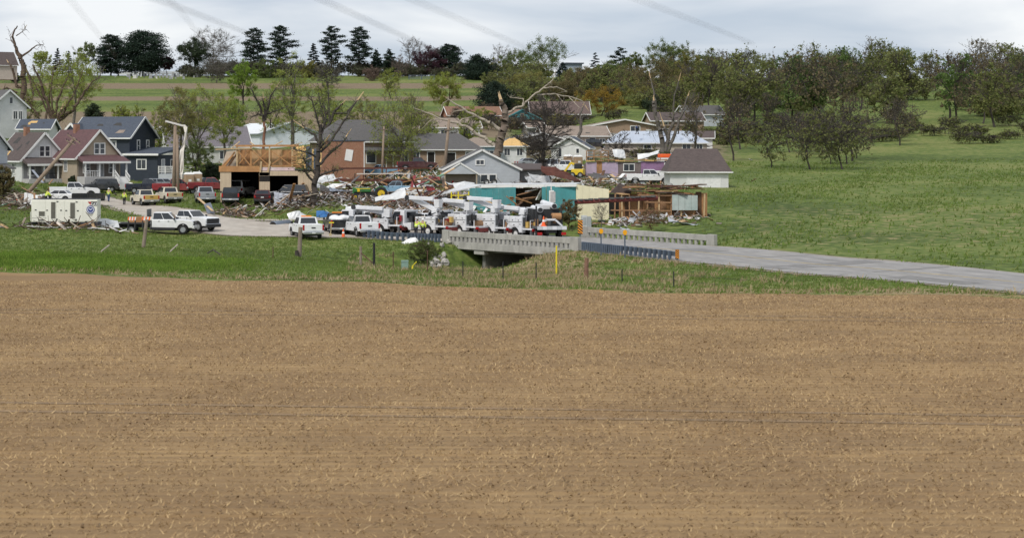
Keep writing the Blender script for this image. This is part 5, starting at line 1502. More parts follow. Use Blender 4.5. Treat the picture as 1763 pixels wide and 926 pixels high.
MB().cyl((1.1, .1, 1.5), (1.1, .1, 2.05), .04).build('exhaust', plast, r)
# ================================================================ loader arm, tracked machine, small truck far right
r = thing('loader', 'yellow loader with bent arm in front of the white pickup', 'loader', at(992, 286), R(160))
MB().bb(-1.2, .6, -.7, .7, .4, 1.3).build('body', ty, r, bevel=.06)
MB().bb(-.8, .2, -.55, .55, 1.3, 2.1).build('cab', plast, r, bevel=.05)
MB().bar((-.9, -.8, 1.5), (1.0, -.8, 2.2), .22, .3).build('arm', ty, r)
MB().bar((1.0, -.8, 2.2), (2.1, -.8, .7), .2, .28).build('arm', ty, r)
MB().hexa([(1.9, -1.1, .2), (2.6, -1.1, .2), (2.6, .7, .2), (1.9, .7, .2), (1.9, -1.1, .9), (2.1, -1.1, .9), (2.1, .7, .9), (1.9, .7, .9)]).build('bucket', plast, r)
for s in (-1, 1):
    wheel(r, -.8, s * .75, .42)
    wheel(r, .4, s * .75, .42)
r = V('pickup', 'small white and orange work truck beside the bins, under the metal roofed house', 1163, 318, 10, p_white, name='work_truck', cat='truck', bar=lenso, roof=2.1)
MB().bb(-2.8, -.9, -.9, .9, 1.33, 1.95).build('orange_tank', mat('cone_orange', (0, 0, 0)), r, bevel=.1)
for k, u_ in enumerate((1184, 1192)):
    b_ = thing('wheelie_bin', ['dark green bin left of its black twin, beside the work truck', 'black bin at the far right, beside the work truck'][k], 'bin', at(u_, 315), 0)
    MB().hexa([(-.3, -.3, .1), (.3, -.3, .1), (.3, .3, .1), (-.3, .3, .1), (-.4, -.4, 1.1), (.4, -.4, 1.1), (.4, .4, 1.1), (-.4, .4, 1.1)]).build('bin_body', mat('bin_green', (.02, .06, .06), .5) if k == 0 else plast, b_, bevel=.03)
    MB().bb(-.42, .42, -.42, .42, 1.1, 1.2).build('lid', plast, b_, bevel=.03)
    MB().cyl((-.3, .35, .12), (.3, .35, .12), .12).build('axle_wheels', tyre_m, b_)
# ---- portable toilets
def toilet(label, u, y, rz, c):
    r = thing('portable_toilet', label, 'portable toilet', at(u, y), R(rz), 'tan portable toilets')
    MB().bb(-.58, .58, -.58, .58, .05, 2.15).build('cabin', c, r, bevel=.03)
    MB().bb(-.42, .42, -.62, -.575, .15, 2.0).build('door', c, r, bevel=.02)
    MB().bb(-.2, .2, -.63, -.615, 1.2, 1.5).build('notice', white, r)
    MB().hexa([(-.62, -.62, 2.15), (.62, -.62, 2.15), (.62, .62, 2.15), (-.62, .62, 2.15), (-.4, -.4, 2.42), (.4, -.4, 2.42), (.4, .4, 2.42), (-.4, .4, 2.42)]).build('roof', white, r, bevel=.03)
    MB().cyl((.45, .45, 2.1), (.45, .45, 2.6), .05).build('vent_pipe', white, r)
tan_p = mat('tan_plastic', (.36, .25, .16), .6, var=.1)
for u_, y_, rz_, l_ in [(325, 258, 20, 'tan portable toilet, left one of the pair behind the red pickup'), (339, 259, 20, 'tan portable toilet, right one of the pair behind the red pickup'),
                        (978, 304, 15, 'tan portable toilet, left one of the pair by the small white gabled house'), (995, 303, 15, 'tan portable toilet, right one of the pair by the small white gabled house')]:
    toilet(l_, u_, y_, rz_, tan_p)

V('suv', 'dark SUV parked under the eaves of the metal roofed house', 1200, 312, 170, p_char)
V('car', 'grey car beside the white annex with orange sheathing', 912, 312, 12, p_silver)
V('suv', 'black SUV on the drive of the brown ranch house', 1026, 372, 4, p_black)
V('pickup', 'faded blue pickup in the yard behind the steel platform', 655, 296, 172, p_blue)
V('car', 'white car among wreckage behind the dark bare tree', 925, 276, 20, p_white)
V('van', 'grey van in the yard left of the small white gabled house', 935, 300, 165, p_silver)
V('car', 'dark green car by the left wall of the white gable building', 772, 262, 120, mat('green_car_paint', (.02, .05, .035), .3))
# ================================================================ trees
def tubes(P0, P1, R0, R1, n=4):
    P0, P1, R0, R1 = (np.asarray(a, float) for a in (P0, P1, R0, R1))
    d = P1 - P0
    d /= np.maximum(np.linalg.norm(d, axis=1, keepdims=True), 1e-6)
    up = np.where(np.abs(d[:, 2:3]) < .9, np.array([[0, 0, 1.]]), np.array([[0, 1., 0]]))
    x = np.cross(d, up)
    x /= np.linalg.norm(x, axis=1, keepdims=True)
    z = np.cross(x, d)
    a = np.arange(n) * 2 * np.pi / n
    ring = x[:, None] * np.cos(a)[None, :, None] + z[:, None] * np.sin(a)[None, :, None]
    v = np.concatenate([P0[:, None] + ring * R0[:, None, None], P1[:, None] + ring * R1[:, None, None]], 1)
    b_ = (np.arange(len(P0)) * 2 * n)[:, None]
    k = np.arange(n)
    q = np.stack([k, (k + 1) % n, n + (k + 1) % n, n + k], -1)
    return v.reshape(-1, 3), (b_[:, :, None] + q[None]).reshape(-1, 4)
def skeleton(rng, levels=5, kids=(3, 4), spread=38, ratio=.70, up=.25, trunk=.28, wob=.16, fork=1, rr=.62):
    segs, tips = [], []
    def perp(d):
        a = Vector((rng.gauss(0, 1), rng.gauss(0, 1), rng.gauss(0, 1)))
        return (a - d * a.dot(d)).normalized()
    def go(p, d, L, r, lv):
        n = 3 if lv < 2 else 2
        q = p
        for k in range(n):
            d = (d + perp(d) * wob * rng.uniform(.3, 1) + Vector((0, 0, up * .25))).normalized()
            q2 = q + d * (L / n)
            r2 = r * (1 - .28 / n * (1 + (lv > 2)))
            segs.append((q, q2, r, r2, lv))
            if lv >= 1 and lv < levels and k < n - 1:
                c = (d + perp(d) * math.tan(R(spread * rng.uniform(.7, 1.2)))).normalized()
                go(q2, c, L * ratio * rng.uniform(.6, .95), r2 * rr * .8, lv + 1)
            q, r = q2, r2
        if lv < levels:
            m = rng.randint(*kids)
            for j in range(m):
                c = (d + perp(d) * math.tan(R(spread * rng.uniform(.4, 1.1))) * (1 if j else .35) + Vector((0, 0, up))).normalized()
                go(q, c, L * ratio * rng.uniform(.8, 1.15), r * (rr if j else .8), lv + 1)
        else:
            tips.append((q, d))
    go(Vector((0, 0, 0)), Vector((0, 0, 1)), trunk, 1, 0)
    P0 = np.array([s[0] for s in segs]); P1 = np.array([s[1] for s in segs])
    R0 = np.array([s[2] for s in segs]); R1 = np.array([s[3] for s in segs]); lv = np.array([s[4] for s in segs])
    T = np.array([t_[0] for t_ in tips])
    return P0, P1, R0, R1, lv, T
SK = {}
def skel(seed, **k):
    key = (seed, tuple(sorted(k.items())))
    if key not in SK:
        P0, P1, R0, R1, lv, T = skeleton(random.Random(seed), **k)
        sh = np.median(T[:, :2], axis=0) / max(np.median(T[:, 2]), 1e-3)      # crown stands over its trunk
        for a_ in (P0, P1, T):
            a_[:, :2] -= sh * np.maximum(a_[:, 2:3], 0)
        A = np.concatenate([P0, P1])
        lo, hi = np.percentile(A, 1, axis=0), np.percentile(A, 99.3, axis=0)
        wd = max(hi[0] - lo[0], hi[1] - lo[1])
        c = np.array([(hi[0] + lo[0]) / 2, (hi[1] + lo[1]) / 2, 0]) * 0
        s = np.array([1 / wd, 1 / wd, 1 / hi[2]])
        SK[key] = ((P0 - c) * s, (P1 - c) * s, R0, R1, lv, (T - c) * s)
    return SK[key]
def quads_at(C, size, nrng, flat=.0, elong=1.3):
    """leaf quads of random attitude at points C"""
    n = len(C)
    a = nrng.normal(size=(n, 3)); a[:, 2] *= (1 - flat); a /= np.linalg.norm(a, axis=1, keepdims=True)
    b_ = nrng.normal(size=(n, 3)); b_[:, 2] *= (1 - flat)
    b_ -= a * (a * b_).sum(1, keepdims=True); b_ /= np.linalg.norm(b_, axis=1, keepdims=True)
    s = size * nrng.uniform(.6, 1.4, (n, 1))
    a, b_ = a * s * elong / 2, b_ * s / 2
    v = np.stack([C - a, C + b_ * .8, C + a, C - b_ * .8], 1).reshape(-1, 3)
    return v, np.arange(4 * n).reshape(n, 4)
bark_d = mat('dark_bark', (.055, .046, .040), .95, var=.4, vs=3, dirt=.3, dirtcol=(.10, .09, .08), bump=.02)
bark_g = mat('grey_bark', (.13, .115, .10), .95, var=.35, vs=3, dirt=.3, dirtcol=(.06, .05, .045), bump=.02)
bark_b = mat('brown_bark', (.10, .068, .048), .95, var=.4, vs=3, dirt=.3, dirtcol=(.05, .04, .03), bump=.02)
deadw = mat('stripped_pale_wood', (.37, .32, .255), .85, var=.3, vs=2, dirt=.45, dirtcol=(.20, .165, .13))
split = mat('split_fresh_wood', (.60, .44, .26), .8, var=.25, vs=3, dirt=.35, dirtcol=(.40, .24, .12))
L_pine = mat('pine_needles', (.012, .024, .018), .8, var=.25, vs=.8, island=[(.020, .036, .024), (.032, .050, .030)], spec=.2)
L_spruce = mat('spruce_needles', (.014, .024, .024), .8, var=.25, vs=.8, island=[(.022, .036, .036), (.03, .045, .042)], spec=.2)
L_spring = mat('spring_leaves', (.22, .27, .05), .7, var=.25, vs=.5, island=[(.30, .35, .065), (.36, .39, .10)], transl=.5, spec=.2)
L_lime = mat('bright_spring_leaves', (.14, .25, .03), .7, var=.25, vs=.5, island=[(.21, .33, .045), (.27, .36, .06)], transl=.5, spec=.2)
L_olive = mat('olive_leaf_buds', (.20, .20, .06), .8, var=.3, vs=.5, island=[(.26, .25, .07), (.21, .175, .07)], transl=.45, spec=.2)
L_green = mat('young_green_leaves', (.10, .145, .045), .8, var=.3, vs=.5, island=[(.15, .195, .055), (.19, .225, .075)], transl=.45, spec=.2)
L_purple = mat('purple_leaves', (.045, .016, .028), .8, var=.3, vs=.5, island=[(.065, .026, .04), (.09, .05, .055)], transl=.25, spec=.2)
L_gold = mat('golden_catkins', (.26, .165, .025), .8, var=.3, vs=.5, island=[(.33, .21, .03), (.22, .16, .04)], transl=.3, spec=.2)
L_brown = mat('brown_buds', (.14, .105, .055), .85, var=.3, vs=.5, island=[(.18, .145, .065), (.135, .135, .05)], transl=.2, spec=.2)
L_pink = mat('pinkish_twigs', (.15, .10, .085), .85, var=.3, vs=.5, island=[(.12, .085, .07), (.18, .13, .11)], spec=.2)
L_grey = mat('grey_twigs', (.105, .10, .085), .9, var=.3, vs=.5, island=[(.13, .125, .10), (.08, .08, .065)], spec=.2)
L_ivy = mat('dark_evergreen_leaves', (.018, .032, .014), .7, var=.3, vs=.6, island=[(.03, .05, .02), (.045, .06, .028)], spec=.3)
def tree(name, label, u, vtop, vbase, wpx, y, leaf=None, bark=None, dens=5, lsize=None, seed=1, levels=5, bare_r=.019, cat='tree', group=None, trunk_r=None, z=None, spr=38, leafcut=0., gather=.05, kids=(2, 3), up=.25, trunk=.28, nclump=90, nspray=11, zlow=None):
    """broad-leaved tree: trunk with limbs and twigs, plus a leafy crown when it has leaves"""
    p = px(u, vbase, y)
    s = F / y
    h, w = (vbase - vtop) / s, wpx / s
    g0 = float(base_z(p.x, p.y)[0])
    bury = max(0., p.z - g0)
    p.z = min(p.z, g0) if bury < 3 else p.z
    h += bury if bury < 3 else 0
    root = thing(name, label, cat, p, 0, group)
    P0, P1, R0, R1, lv, T = skel(seed, levels=min(levels, 4), kids=kids, spread=spr, up=up, trunk=trunk)
    sc_ = np.array([w * .86, w * .86, h * .93])
    rs = trunk_r or h * .020
    mn = bare_r * (y / 250) ** .6
    nrng = np.random.default_rng(seed * 7 + int(u))
    low = lv <= 1
    link('trunk', mesh_np('trunk', *tubes((P0 * sc_)[low], (P1 * sc_)[low], np.maximum(R0 * rs, mn)[low], np.maximum(R1 * rs, mn)[low], 6), True), bark or bark_d, root)
    # twigs fill the crown's outline in clumps, each growing from the nearest limb
    nodes = np.concatenate([P1, T]) * sc_
    z0 = max(.08, min(.34, trunk * 1.1)) if zlow is None else zlow
    cc = nrng.normal(size=(nclump, 3))
    cc /= np.linalg.norm(cc, axis=1, keepdims=True)
    cc *= nrng.uniform(.12, 1, (nclump, 1)) ** .5
    cc *= 1 + .10 * np.sin(5 * np.arctan2(cc[:, 1:2], cc[:, 0:1]) + seed) 
    cc = cc * np.array([.47 * w, .47 * w, (1 - z0) * .5 * h]) + np.array([0, 0, (1 + z0) * .5 * h])
    cc[:, 0] *= 1 - .25 * np.clip((cc[:, 2] / h - .75) / .25, 0, 1)
    d_ = cc[:, None] - nodes[None]
    dist = np.linalg.norm(d_, axis=2) + np.where(d_[:, :, 2] < 0, .25 * h, 0)
    nn = nodes[dist.argmin(1)]
    md = (nn + cc) / 2 + nrng.normal(size=cc.shape) * w * .015 - np.array([0, 0, .01 * h])
    dr = cc - nn
    dr /= np.maximum(np.linalg.norm(dr, axis=1, keepdims=True), 1e-3)
    ns = nspray
    sd = np.repeat(dr, ns, 0) * .5 + nrng.normal(size=(nclump * ns, 3)) * .75 + np.array([0, 0, .35])
    sd /= np.linalg.norm(sd, axis=1, keepdims=True)
    s0 = np.repeat(cc, ns, 0) - np.repeat(dr, ns, 0) * nrng.uniform(0, .06, (nclump * ns, 1)) * w
    s1 = s0 + sd * nrng.uniform(.35, 1, (nclump * ns, 1)) * w * .085
    hi = ~low
    tw = mn * .55
    B0 = np.concatenate([(P0 * sc_)[hi], nn, md, s0]); B1 = np.concatenate([(P1 * sc_)[hi], md, cc, s1])
    n_, k1 = len(nn), len(s0)
    BR0 = np.concatenate([np.maximum(R0 * rs, mn)[hi], np.full(n_, mn * 1.5), np.full(n_, mn * 1.2), np.full(k1, tw)])
    BR1 = np.concatenate([np.maximum(R1 * rs, mn)[hi], np.full(n_, mn * 1.2), np.full(n_, mn * .9), np.full(k1, tw * .5)])
    link('branches', mesh_np('branches', *tubes(B0, B1, BR0, BR1, 3)), bark or bark_d, root)
    if leaf is not None:
        f_ = nrng.uniform(0, 1.1, (int(dens * 2300), 1))
        j = nrng.integers(0, k1, len(f_))
        C = s0[j] + (s1 - s0)[j] * f_ + nrng.normal(size=(len(f_), 3)) * w * gather * .36
        v, q = quads_at(C, lsize or 1.25 / s, nrng)
        link('crown', mesh_np('crown', v, q), leaf, root)
    return root
def conifer(name, label, u, vtop, vbase, wpx, y, leaf=None, kind='pine', seed=1, bark=None, n=34, lsize=None, first=.25, dens=34, group=None, dead=0.1):
    p = px(u, vbase, y)
    s = F / y
    h, w = (vbase - vtop) / s, wpx / s
    p.z = min(p.z, float(base_z(p.x, p.y)[0])) if p.z - base_z(p.x, p.y)[0] < 4 else p.z
    root = thing(name, label, 'tree', p, 0, group)
    rng = random.Random(seed * 31 + int(u))
    nrng = np.random.default_rng(seed * 13 + int(u))
    P0, P1, R0, R1, C = [], [], [], [], []
    lean = rng.uniform(-.02, .02) * h
    for k in range(8):
        a, b_ = k / 8, (k + 1) / 8
        P0.append((lean * a * a, 0, h * a)); P1.append((lean * b_ * b_, 0, h * b_))
        R0.append(max(h * .02 * (1 - a) + .03, .03)); R1.append(max(h * .02 * (1 - b_) + .03, .03))
    link('trunk', mesh_np('trunk', *tubes(P0, P1, R0, R1, 7), True), bark or bark_d, root)
    P0, P1, R0, R1 = [], [], [], []
    for k in range(n):
        t_ = first + (1 - first) * (k + rng.uniform(-.3, .3)) / n
        t_ = min(max(t_, first), .99)
        f = (t_ - first) / (1 - first)
        if kind == 'spruce':
            rad = .5 * (1 - f) ** .85 + .02
        elif kind == 'dome':
            rad = .5 * math.sqrt(max(0, 1 - (f * 1.02 - .22) ** 2 / .64)) if f > .22 else .5 * (.75 + f)
        elif kind == 'juniper':
            rad = .5 * (1 - f ** 1.8) * (.8 + .2 * math.sin(k))
        else:
            rad = .5 * (.45 + .75 * math.sin(math.pi * min(1, f * .9 + .12))) * (1 - .25 * f) * rng.choice([1, 1, .75, .55])
        rad *= rng.uniform(.8, 1.08) if kind != 'dome' else rng.choice((.72, .88, 1.0, 1.12))
        a = k * 2.4 + rng.uniform(-.4, .4)
        rise = {'pine': .10, 'spruce': -.14, 'dome': .03, 'juniper': .5}[kind] * w * rad
        b0 = np.array([lean * t_ * t_, 0, h * t_])
        e_ = b0 + np.array([math.cos(a) * rad * w, math.sin(a) * rad * w, rise])
        P0.append(b0); P1.append(e_); R0.append(.012 * h * (1 - t_) + .03); R1.append(.02)
        m = max(24, int((10.5 if kind == 'dome' else 9.5) * dens * (rad / .4)))
        tt = nrng.uniform(.28, 1.05, m) ** .75
        c = b0 + (e_ - b0) * tt[:, None]
        sp = w * {'pine': .062, 'spruce': .045, 'dome': .085, 'juniper': .065}[kind] * (.55 + .6 * rad / .5)
        c = c + nrng.normal(size=c.shape) * np.array([sp, sp, sp * (.38 if kind != 'dome' else .34)])
        C.append(c)
    link('branches', mesh_np('branches', *tubes(P0, P1, R0, R1, 3)), bark or bark_d, root)
    C = np.concatenate(C)
    v, q = quads_at(C, lsize or (1.85 if kind == 'dome' else 1.65) / s, nrng, .45)
    link('crown', mesh_np('crown', v, q), leaf or L_pine, root)
    return root
def limb_tree(name, label, y, limbs, bark, depth=1.2, thin=1.,  tips=None, seed=1, twigs=0, twig_mat=None, leaf=None, nleaf=0, lsize=None, spread=14):
    """storm-broken tree: each limb a polyline of (u, v, radius) swung out in depth, split ends in raw wood"""
    rng = random.Random(seed)
    nrng = np.random.default_rng(seed)
    limbs = [[(a, b_, r * (thin if k else min(1, thin + .08))) for a, b_, r in L] for k, L in enumerate(limbs)]
    s = F / y
    u0, v0 = limbs[0][0][0], limbs[0][0][1]
    base = px(u0, v0, y)
    root = thing(name, label, 'tree', base, 0)
    ends = []
    for k, L in enumerate(limbs):
        P = []
        dy, sl = 0., (0 if k == 0 else rng.uniform(-depth, depth))
        n_ = len(L)
        for j, (u, v, r) in enumerate(L):
            P.append(((u - u0) / s, dy + sl * j / max(1, n_ - 1), -(v - v0) / s, r))
        P = np.array(P)
        # finer with a slight crook
        t0 = np.linspace(0, len(P) - 1, (len(P) - 1) * 4 + 1)
        Q = np.stack([np.interp(t0, np.arange(len(P)), P[:, c]) for c in range(4)], -1)
        Q[1:-1, :3] += nrng.normal(size=(len(Q) - 2, 3)) * np.minimum(Q[1:-1, 3:4], .25) * .4
        v, q = tubes(Q[:-1, :3], Q[1:, :3], Q[:-1, 3], Q[1:, 3] * 1.0, 7)
        link('trunk' if k == 0 else 'limb', mesh_np('limb', v, q, True), bark, root)
        ends.append(Q)
        if tips and k in tips:                       # jagged raw break
            e_ = Q[-1]
            d = Vector(Q[-1][:3] - Q[-4][:3]).normalized()
            m = MB()
            for _ in range(4):
                off = Vector((rng.uniform(-1, 1), rng.uniform(-1, 1), 0)) * e_[3] * .6
                m.cyl(Vector(e_[:3]) - d * .3 + off * .6, Vector(e_[:3]) + d * rng.uniform(.5, 1.5) * tips[k] + off, max(e_[3] * .55, .07), .025, 5)
            m.build('split_end', split, root)
    if twigs:
        P0, P1, R0, R1, C = [], [], [], [], []
        for Q in ends[1:] or ends:
            for _ in range(twigs):
                j = rng.randrange(len(Q) // 3, len(Q))
                p = Q[j][:3]
                d = np.array([rng.gauss(0, 1), rng.gauss(0, 1), rng.gauss(.35, .8)])
                d /= np.linalg.norm(d)
                ln = rng.uniform(.4, 1) * spread / s
                for _k in range(3):
                    p2 = p + d * ln / 3
                    P0.append(p); P1.append(p2); R0.append(.035 * (1.2 - .3 * _k)); R1.append(.035 * (.9 - .3 * _k))
                    d2 = d + nrng.normal(size=3) * .5
                    d2 /= np.linalg.norm(d2)
                    P0.append(p2); P1.append(p2 + d2 * ln / 4); R0.append(.025); R1.append(.012)
                    C += [p2, p2 + d2 * ln / 4]
                    p = p2
                    d = d + nrng.normal(size=3) * .25
                    d /= np.linalg.norm(d)
        link('twigs', mesh_np('twigs', *tubes(P0, P1, R0, R1, 3)), twig_mat or bark, root)
        if leaf is not None and nleaf:
            C = np.repeat(np.array(C), nleaf, axis=0)
            C = C + nrng.normal(size=C.shape) * 5 / s
            link('crown', mesh_np('crown', *quads_at(C, lsize or 1.1 / s, nrng)), leaf, root)
    return root
Ys = 885
# ---- skyline
conifer('spruce', 'slim dark spruce on the skyline, left one of the narrow pair', 99, 76, 124, 23, Ys, L_spruce, 'spruce', 2, first=.1, n=30)
conifer('spruce', 'slim dark spruce on the skyline, right one of the narrow pair', 118, 81, 124, 20, Ys, L_spruce, 'spruce', 3, first=.1, n=28)
tree('shade_tree', 'light green round tree on the skyline behind the narrow spruces', 150, 73, 124, 44, Ys, L_green, bark_g, 3, seed=3)
tree('shade_tree', 'thin yellow green tree at the far left of the skyline', 72, 86, 124, 40, Ys - 20, L_spring, bark_g, 2, seed=4)
conifer('cedar', 'dark shrubby cedar at the far left below the skyline', 25, 112, 134, 22, 800, L_pine, 'juniper', 4, first=.03)
conifer('pine', 'dense dark pine with a leaning top, left of the broad pine', 191, 57, 128, 52, Ys, L_pine, 'dome', 5, first=.08, n=42, dens=46)
conifer('pine', 'broad dark pine, widest crown on the skyline', 246, 54, 131, 84, Ys, L_pine, 'dome', 6, first=.10, n=56, dens=56)
tree('ornamental_tree', 'small purple tree right of the broad dark pine', 288, 97, 128, 30, Ys, L_purple, bark_d, 4, seed=5)
tree('bare_tree', 'wide bare grey tree on the skyline left of the tall pines', 366, 45, 128, 108, Ys + 10, L_grey, bark_g, .5, seed=6, bare_r=.026, nclump=230, nspray=14, zlow=.1, lsize=.2)
tree('shade_tree', 'dark olive rounded tree under the wide bare tree', 334, 67, 130, 66, Ys, L_ivy, bark_d, 7, seed=7, gather=.07)
tree('bare_shrub', 'round grey leafless shrub right of the cemetery', 373, 97, 146, 60, 800, L_grey, bark_g, 3, seed=8, lsize=.18, bare_r=.02, trunk=.12)
conifer('pine', 'tall layered pine, left one of the tallest two', 437, 36, 118, 52, Ys, L_pine, 'pine', 7, n=40, dens=36)
conifer('pine', 'tall layered pine with pointed top, right one of the tallest two', 482, 29, 116, 54, Ys, L_pine, 'pine', 8, n=46, dens=38, first=.2)
conifer('spruce', 'dark pointed spruce left of the tall slender pine', 540, 69, 126, 34, Ys, L_spruce, 'spruce', 9, first=.08, n=36)
conifer('pine', 'tall slender pine right of the pointed spruce', 571, 45, 134, 46, Ys, L_pine, 'pine', 10, n=38, dens=32, first=.28)
conifer('pine', 'tall pine with long bare trunk, standing apart on the skyline', 618, 47, 136, 48, Ys, L_pine, 'pine', 11, n=40, dens=34, first=.33)
conifer('cedar', 'ragged dark conifer, left of the pair below the tall bare trunked pine', 648, 86, 140, 34, Ys, L_pine, 'juniper', 12, first=.12)
conifer('cedar', 'ragged dark conifer, right of the pair below the tall bare trunked pine', 670, 84, 143, 38, Ys - 10, L_pine, 'juniper', 13, first=.12)
tree('bare_shrub', 'pinkish brown leafless shrub on the hill crest', 640, 114, 147, 42, 820, L_pink, bark_b, 3, seed=9, lsize=.18, bare_r=.02, trunk=.12)
tree('bare_tree', 'bare grey tree left of the purple tree', 713, 62, 142, 50, Ys, L_grey, bark_g, 1, seed=10, nclump=150, bare_r=.022, lsize=.16, spr=30, trunk=.34)
tree('ornamental_tree', 'large purple leaved tree on the skyline', 740, 79, 140, 74, Ys - 5, L_purple, bark_d, 6, seed=11, trunk=.14)
conifer('pine', 'flat topped dark pine right of the purple tree', 774, 77, 134, 46, Ys, L_pine, 'dome', 14, first=.25, n=34, dens=34)
conifer('cedar', 'wide dark juniper clump on the crest', 822, 94, 147, 72, 830, L_pine, 'juniper', 15, first=.03, n=60, dens=44)
tree('bare_tree', 'thin pale bare tree right of the juniper clump', 864, 74, 150, 56, Ys, L_grey, bark_g, 1, seed=12, levels=5, bare_r=.02, lsize=.16)
tree('shade_tree', 'olive budding tree left of the tall budding tree', 888, 86, 148, 70, 860, L_green, bark_d, 3, seed=13)
tree('shade_tree', 'tall olive budding tree against the sky', 938, 66, 150, 92, 850, L_green, bark_d, 4, seed=14, gather=.06)
conifer('spruce', 'dark spruce beside the grey hilltop building', 969, 106, 146, 40, 740, L_spruce, 'spruce', 16, first=.04, n=38)
conifer('spruce', 'open spruce right of the grey hilltop building', 1024, 90, 142, 32, 860, L_spruce, 'spruce', 17, first=.08, n=24, dens=26)
conifer('pine', 'layered conifer with flat branches above the gold tree', 1068, 81, 140, 42, 860, L_pine, 'pine', 18, first=.1, n=26, dens=26)
conifer('cedar', 'dark bushy cedar between the hilltop building and the open spruce', 1004, 120, 160, 34, 720, L_pine, 'juniper', 19, first=.03)
tree('shade_tree', 'mid green tree left of the layered conifer', 1046, 108, 170, 56, 740, L_green, bark_d, 5, seed=15)
tree('shade_tree', 'fresh green tree right of the layered conifer', 1092, 88, 160, 44, 820, L_green, bark_d, 5, seed=16)
tree('shade_tree', 'green tree high at the right against the sky', 1142, 70, 160, 78, 800, L_green, bark_d, 5, seed=17, gather=.06)
tree('shade_tree', 'olive brown tree at the right edge of the wooded hill', 1183, 84, 190, 62, 700, L_olive, bark_d, 5, seed=18)
tree('bare_tree', 'brown leafless tree in the middle of the wooded hill', 1080, 112, 195, 84, 640, L_brown, bark_b, 4, seed=19, levels=5, lsize=.16, bare_r=.02)
tree('shade_tree', 'dull green tree in front of the open spruce', 1015, 126, 180, 60, 660, L_ivy, bark_d, 5, seed=20)
tree('shade_tree', 'brown budding tree at the right, behind the broken trunks', 1135, 100, 214, 100, 560, L_brown, bark_d, 6, seed=21, gather=.06)
tree('shade_tree', 'olive budding tree low at the right of the gold tree', 1100, 140, 214, 76, 540, L_olive, bark_d, 6, seed=22, gather=.06, trunk=.14)
tree('shade_tree', 'olive brown tree behind the right edge house', 1180, 130, 216, 70, 520, L_olive, bark_d, 6, seed=23, gather=.06)
tree('shade_tree', 'dark green tree in the gap right of the olive tree', 1126, 165, 214, 50, 500, L_ivy, bark_d, 6, seed=29, gather=.06, trunk=.14)
tree('golden_tree', 'round gold tinted tree on the hillside', 1036, 146, 206, 92, 480, L_gold, bark_d, 5, seed=24, gather=.05, lsize=.17, trunk=.14)
tree('maroon_shrub', 'low maroon brown thicket above the russet roofs', 968, 136, 184, 84, 560, L_brown, bark_d, 7, seed=25, trunk=.08, cat='shrub')
tree('shade_tree', 'olive tree hanging over the white far house', 915, 120, 190, 84, 600, L_olive, bark_d, 4, seed=26)
conifer('cedar', 'dark evergreen left of the teal gable, over the rusty roof', 850, 140, 200, 84, 490, L_pine, 'juniper', 20, first=.02, n=60, dens=48)
tree('shade_tree', 'brownish bush under the teal gable house', 965, 196, 224, 60, 440, L_olive, bark_b, 5, seed=27, trunk=.08, cat='shrub', group=None)
tree('bare_shrub', 'grey brown leafless thicket on the crest left of the lime green tree', 402, 100, 146, 50, 860, L_grey, bark_g, 2.5, seed=71, lsize=.2, trunk=.1, bare_r=.02)
tree('shade_tree', 'soft green tree on the crest under the two tallest pines', 456, 100, 148, 46, 850, L_green, bark_g, 3.4, seed=72, trunk=.12)
tree('bare_tree', 'grey violet leafless tree right of the soft green tree, below the slender pine', 566, 104, 165, 56, 760, L_grey, bark_d, 2.2, seed=73, trunk=.12, lsize=.2, bare_r=.02)
tree('shade_tree', 'olive tree on the crest below the pointed spruce', 532, 104, 150, 42, 850, L_olive, bark_g, 3, seed=74, trunk=.12)
tree('bare_tree', 'pale leafless tree on the crest right of the ragged conifers', 690, 96, 146, 36, 850, L_pink, bark_g, 1.2, seed=75, trunk=.2, lsize=.2, bare_r=.02)
tree('shade_tree', 'olive tree left of the wooded crest, behind the juniper clump', 846, 100, 152, 44, 860, L_olive, bark_d, 3.4, seed=76, trunk=.12)
tree('bare_tree', 'brown leafless tree below the grey hilltop building', 1000, 112, 190, 74, 620, L_brown, bark_b, 3.4, seed=77, lsize=.2, bare_r=.02, trunk=.12)
tree('shade_tree', 'olive green tree at the crest right of the open spruce', 1060, 100, 168, 60, 800, L_green, bark_d, 3.8, seed=78, trunk=.12)
tree('shade_tree', 'tall pale green tree at the right edge against the sky', 1170, 72, 165, 66, 790, L_green, bark_d, 3.4, seed=79, trunk=.15)
tree('bare_tree', 'brown violet leafless tree behind the topped trunks', 1100, 108, 205, 84, 600, L_brown, bark_b, 3.0, seed=80, lsize=.2, bare_r=.02, trunk=.12)
tree('shade_tree', 'brown olive tree at the right edge behind the topped trunks', 1186, 110, 212, 60, 540, L_brown, bark_b, 4, seed=81, lsize=.2, trunk=.12)
tree('shade_tree', 'dull olive tree behind the rusty roof and the big broken tree', 880, 130, 196, 70, 560, L_olive, bark_d, 3.6, seed=82, trunk=.12)
tree('shade_tree', 'young green bush tree in front of the rusty roof', 832, 186, 226, 46, 430, L_spring, bark_d, 2.4, seed=83, trunk=.08, lsize=.15)
tree('shade_tree', 'olive tree behind the steel platform and ranch roof', 735, 190, 262, 60, 345, L_spring, bark_g, 1.6, seed=84, trunk=.14, lsize=.14)
tree('shade_tree', 'thin green tree beside the white metal building', 404, 175, 268, 54, 345, L_lime, bark_d, 2.2, seed=85, trunk=.16, lsize=.14)
tree('shade_tree', 'thin olive tree above the brown house roof', 590, 168, 266, 70, 340, L_spring, bark_d, 2.0, seed=86, trunk=.16, lsize=.14)
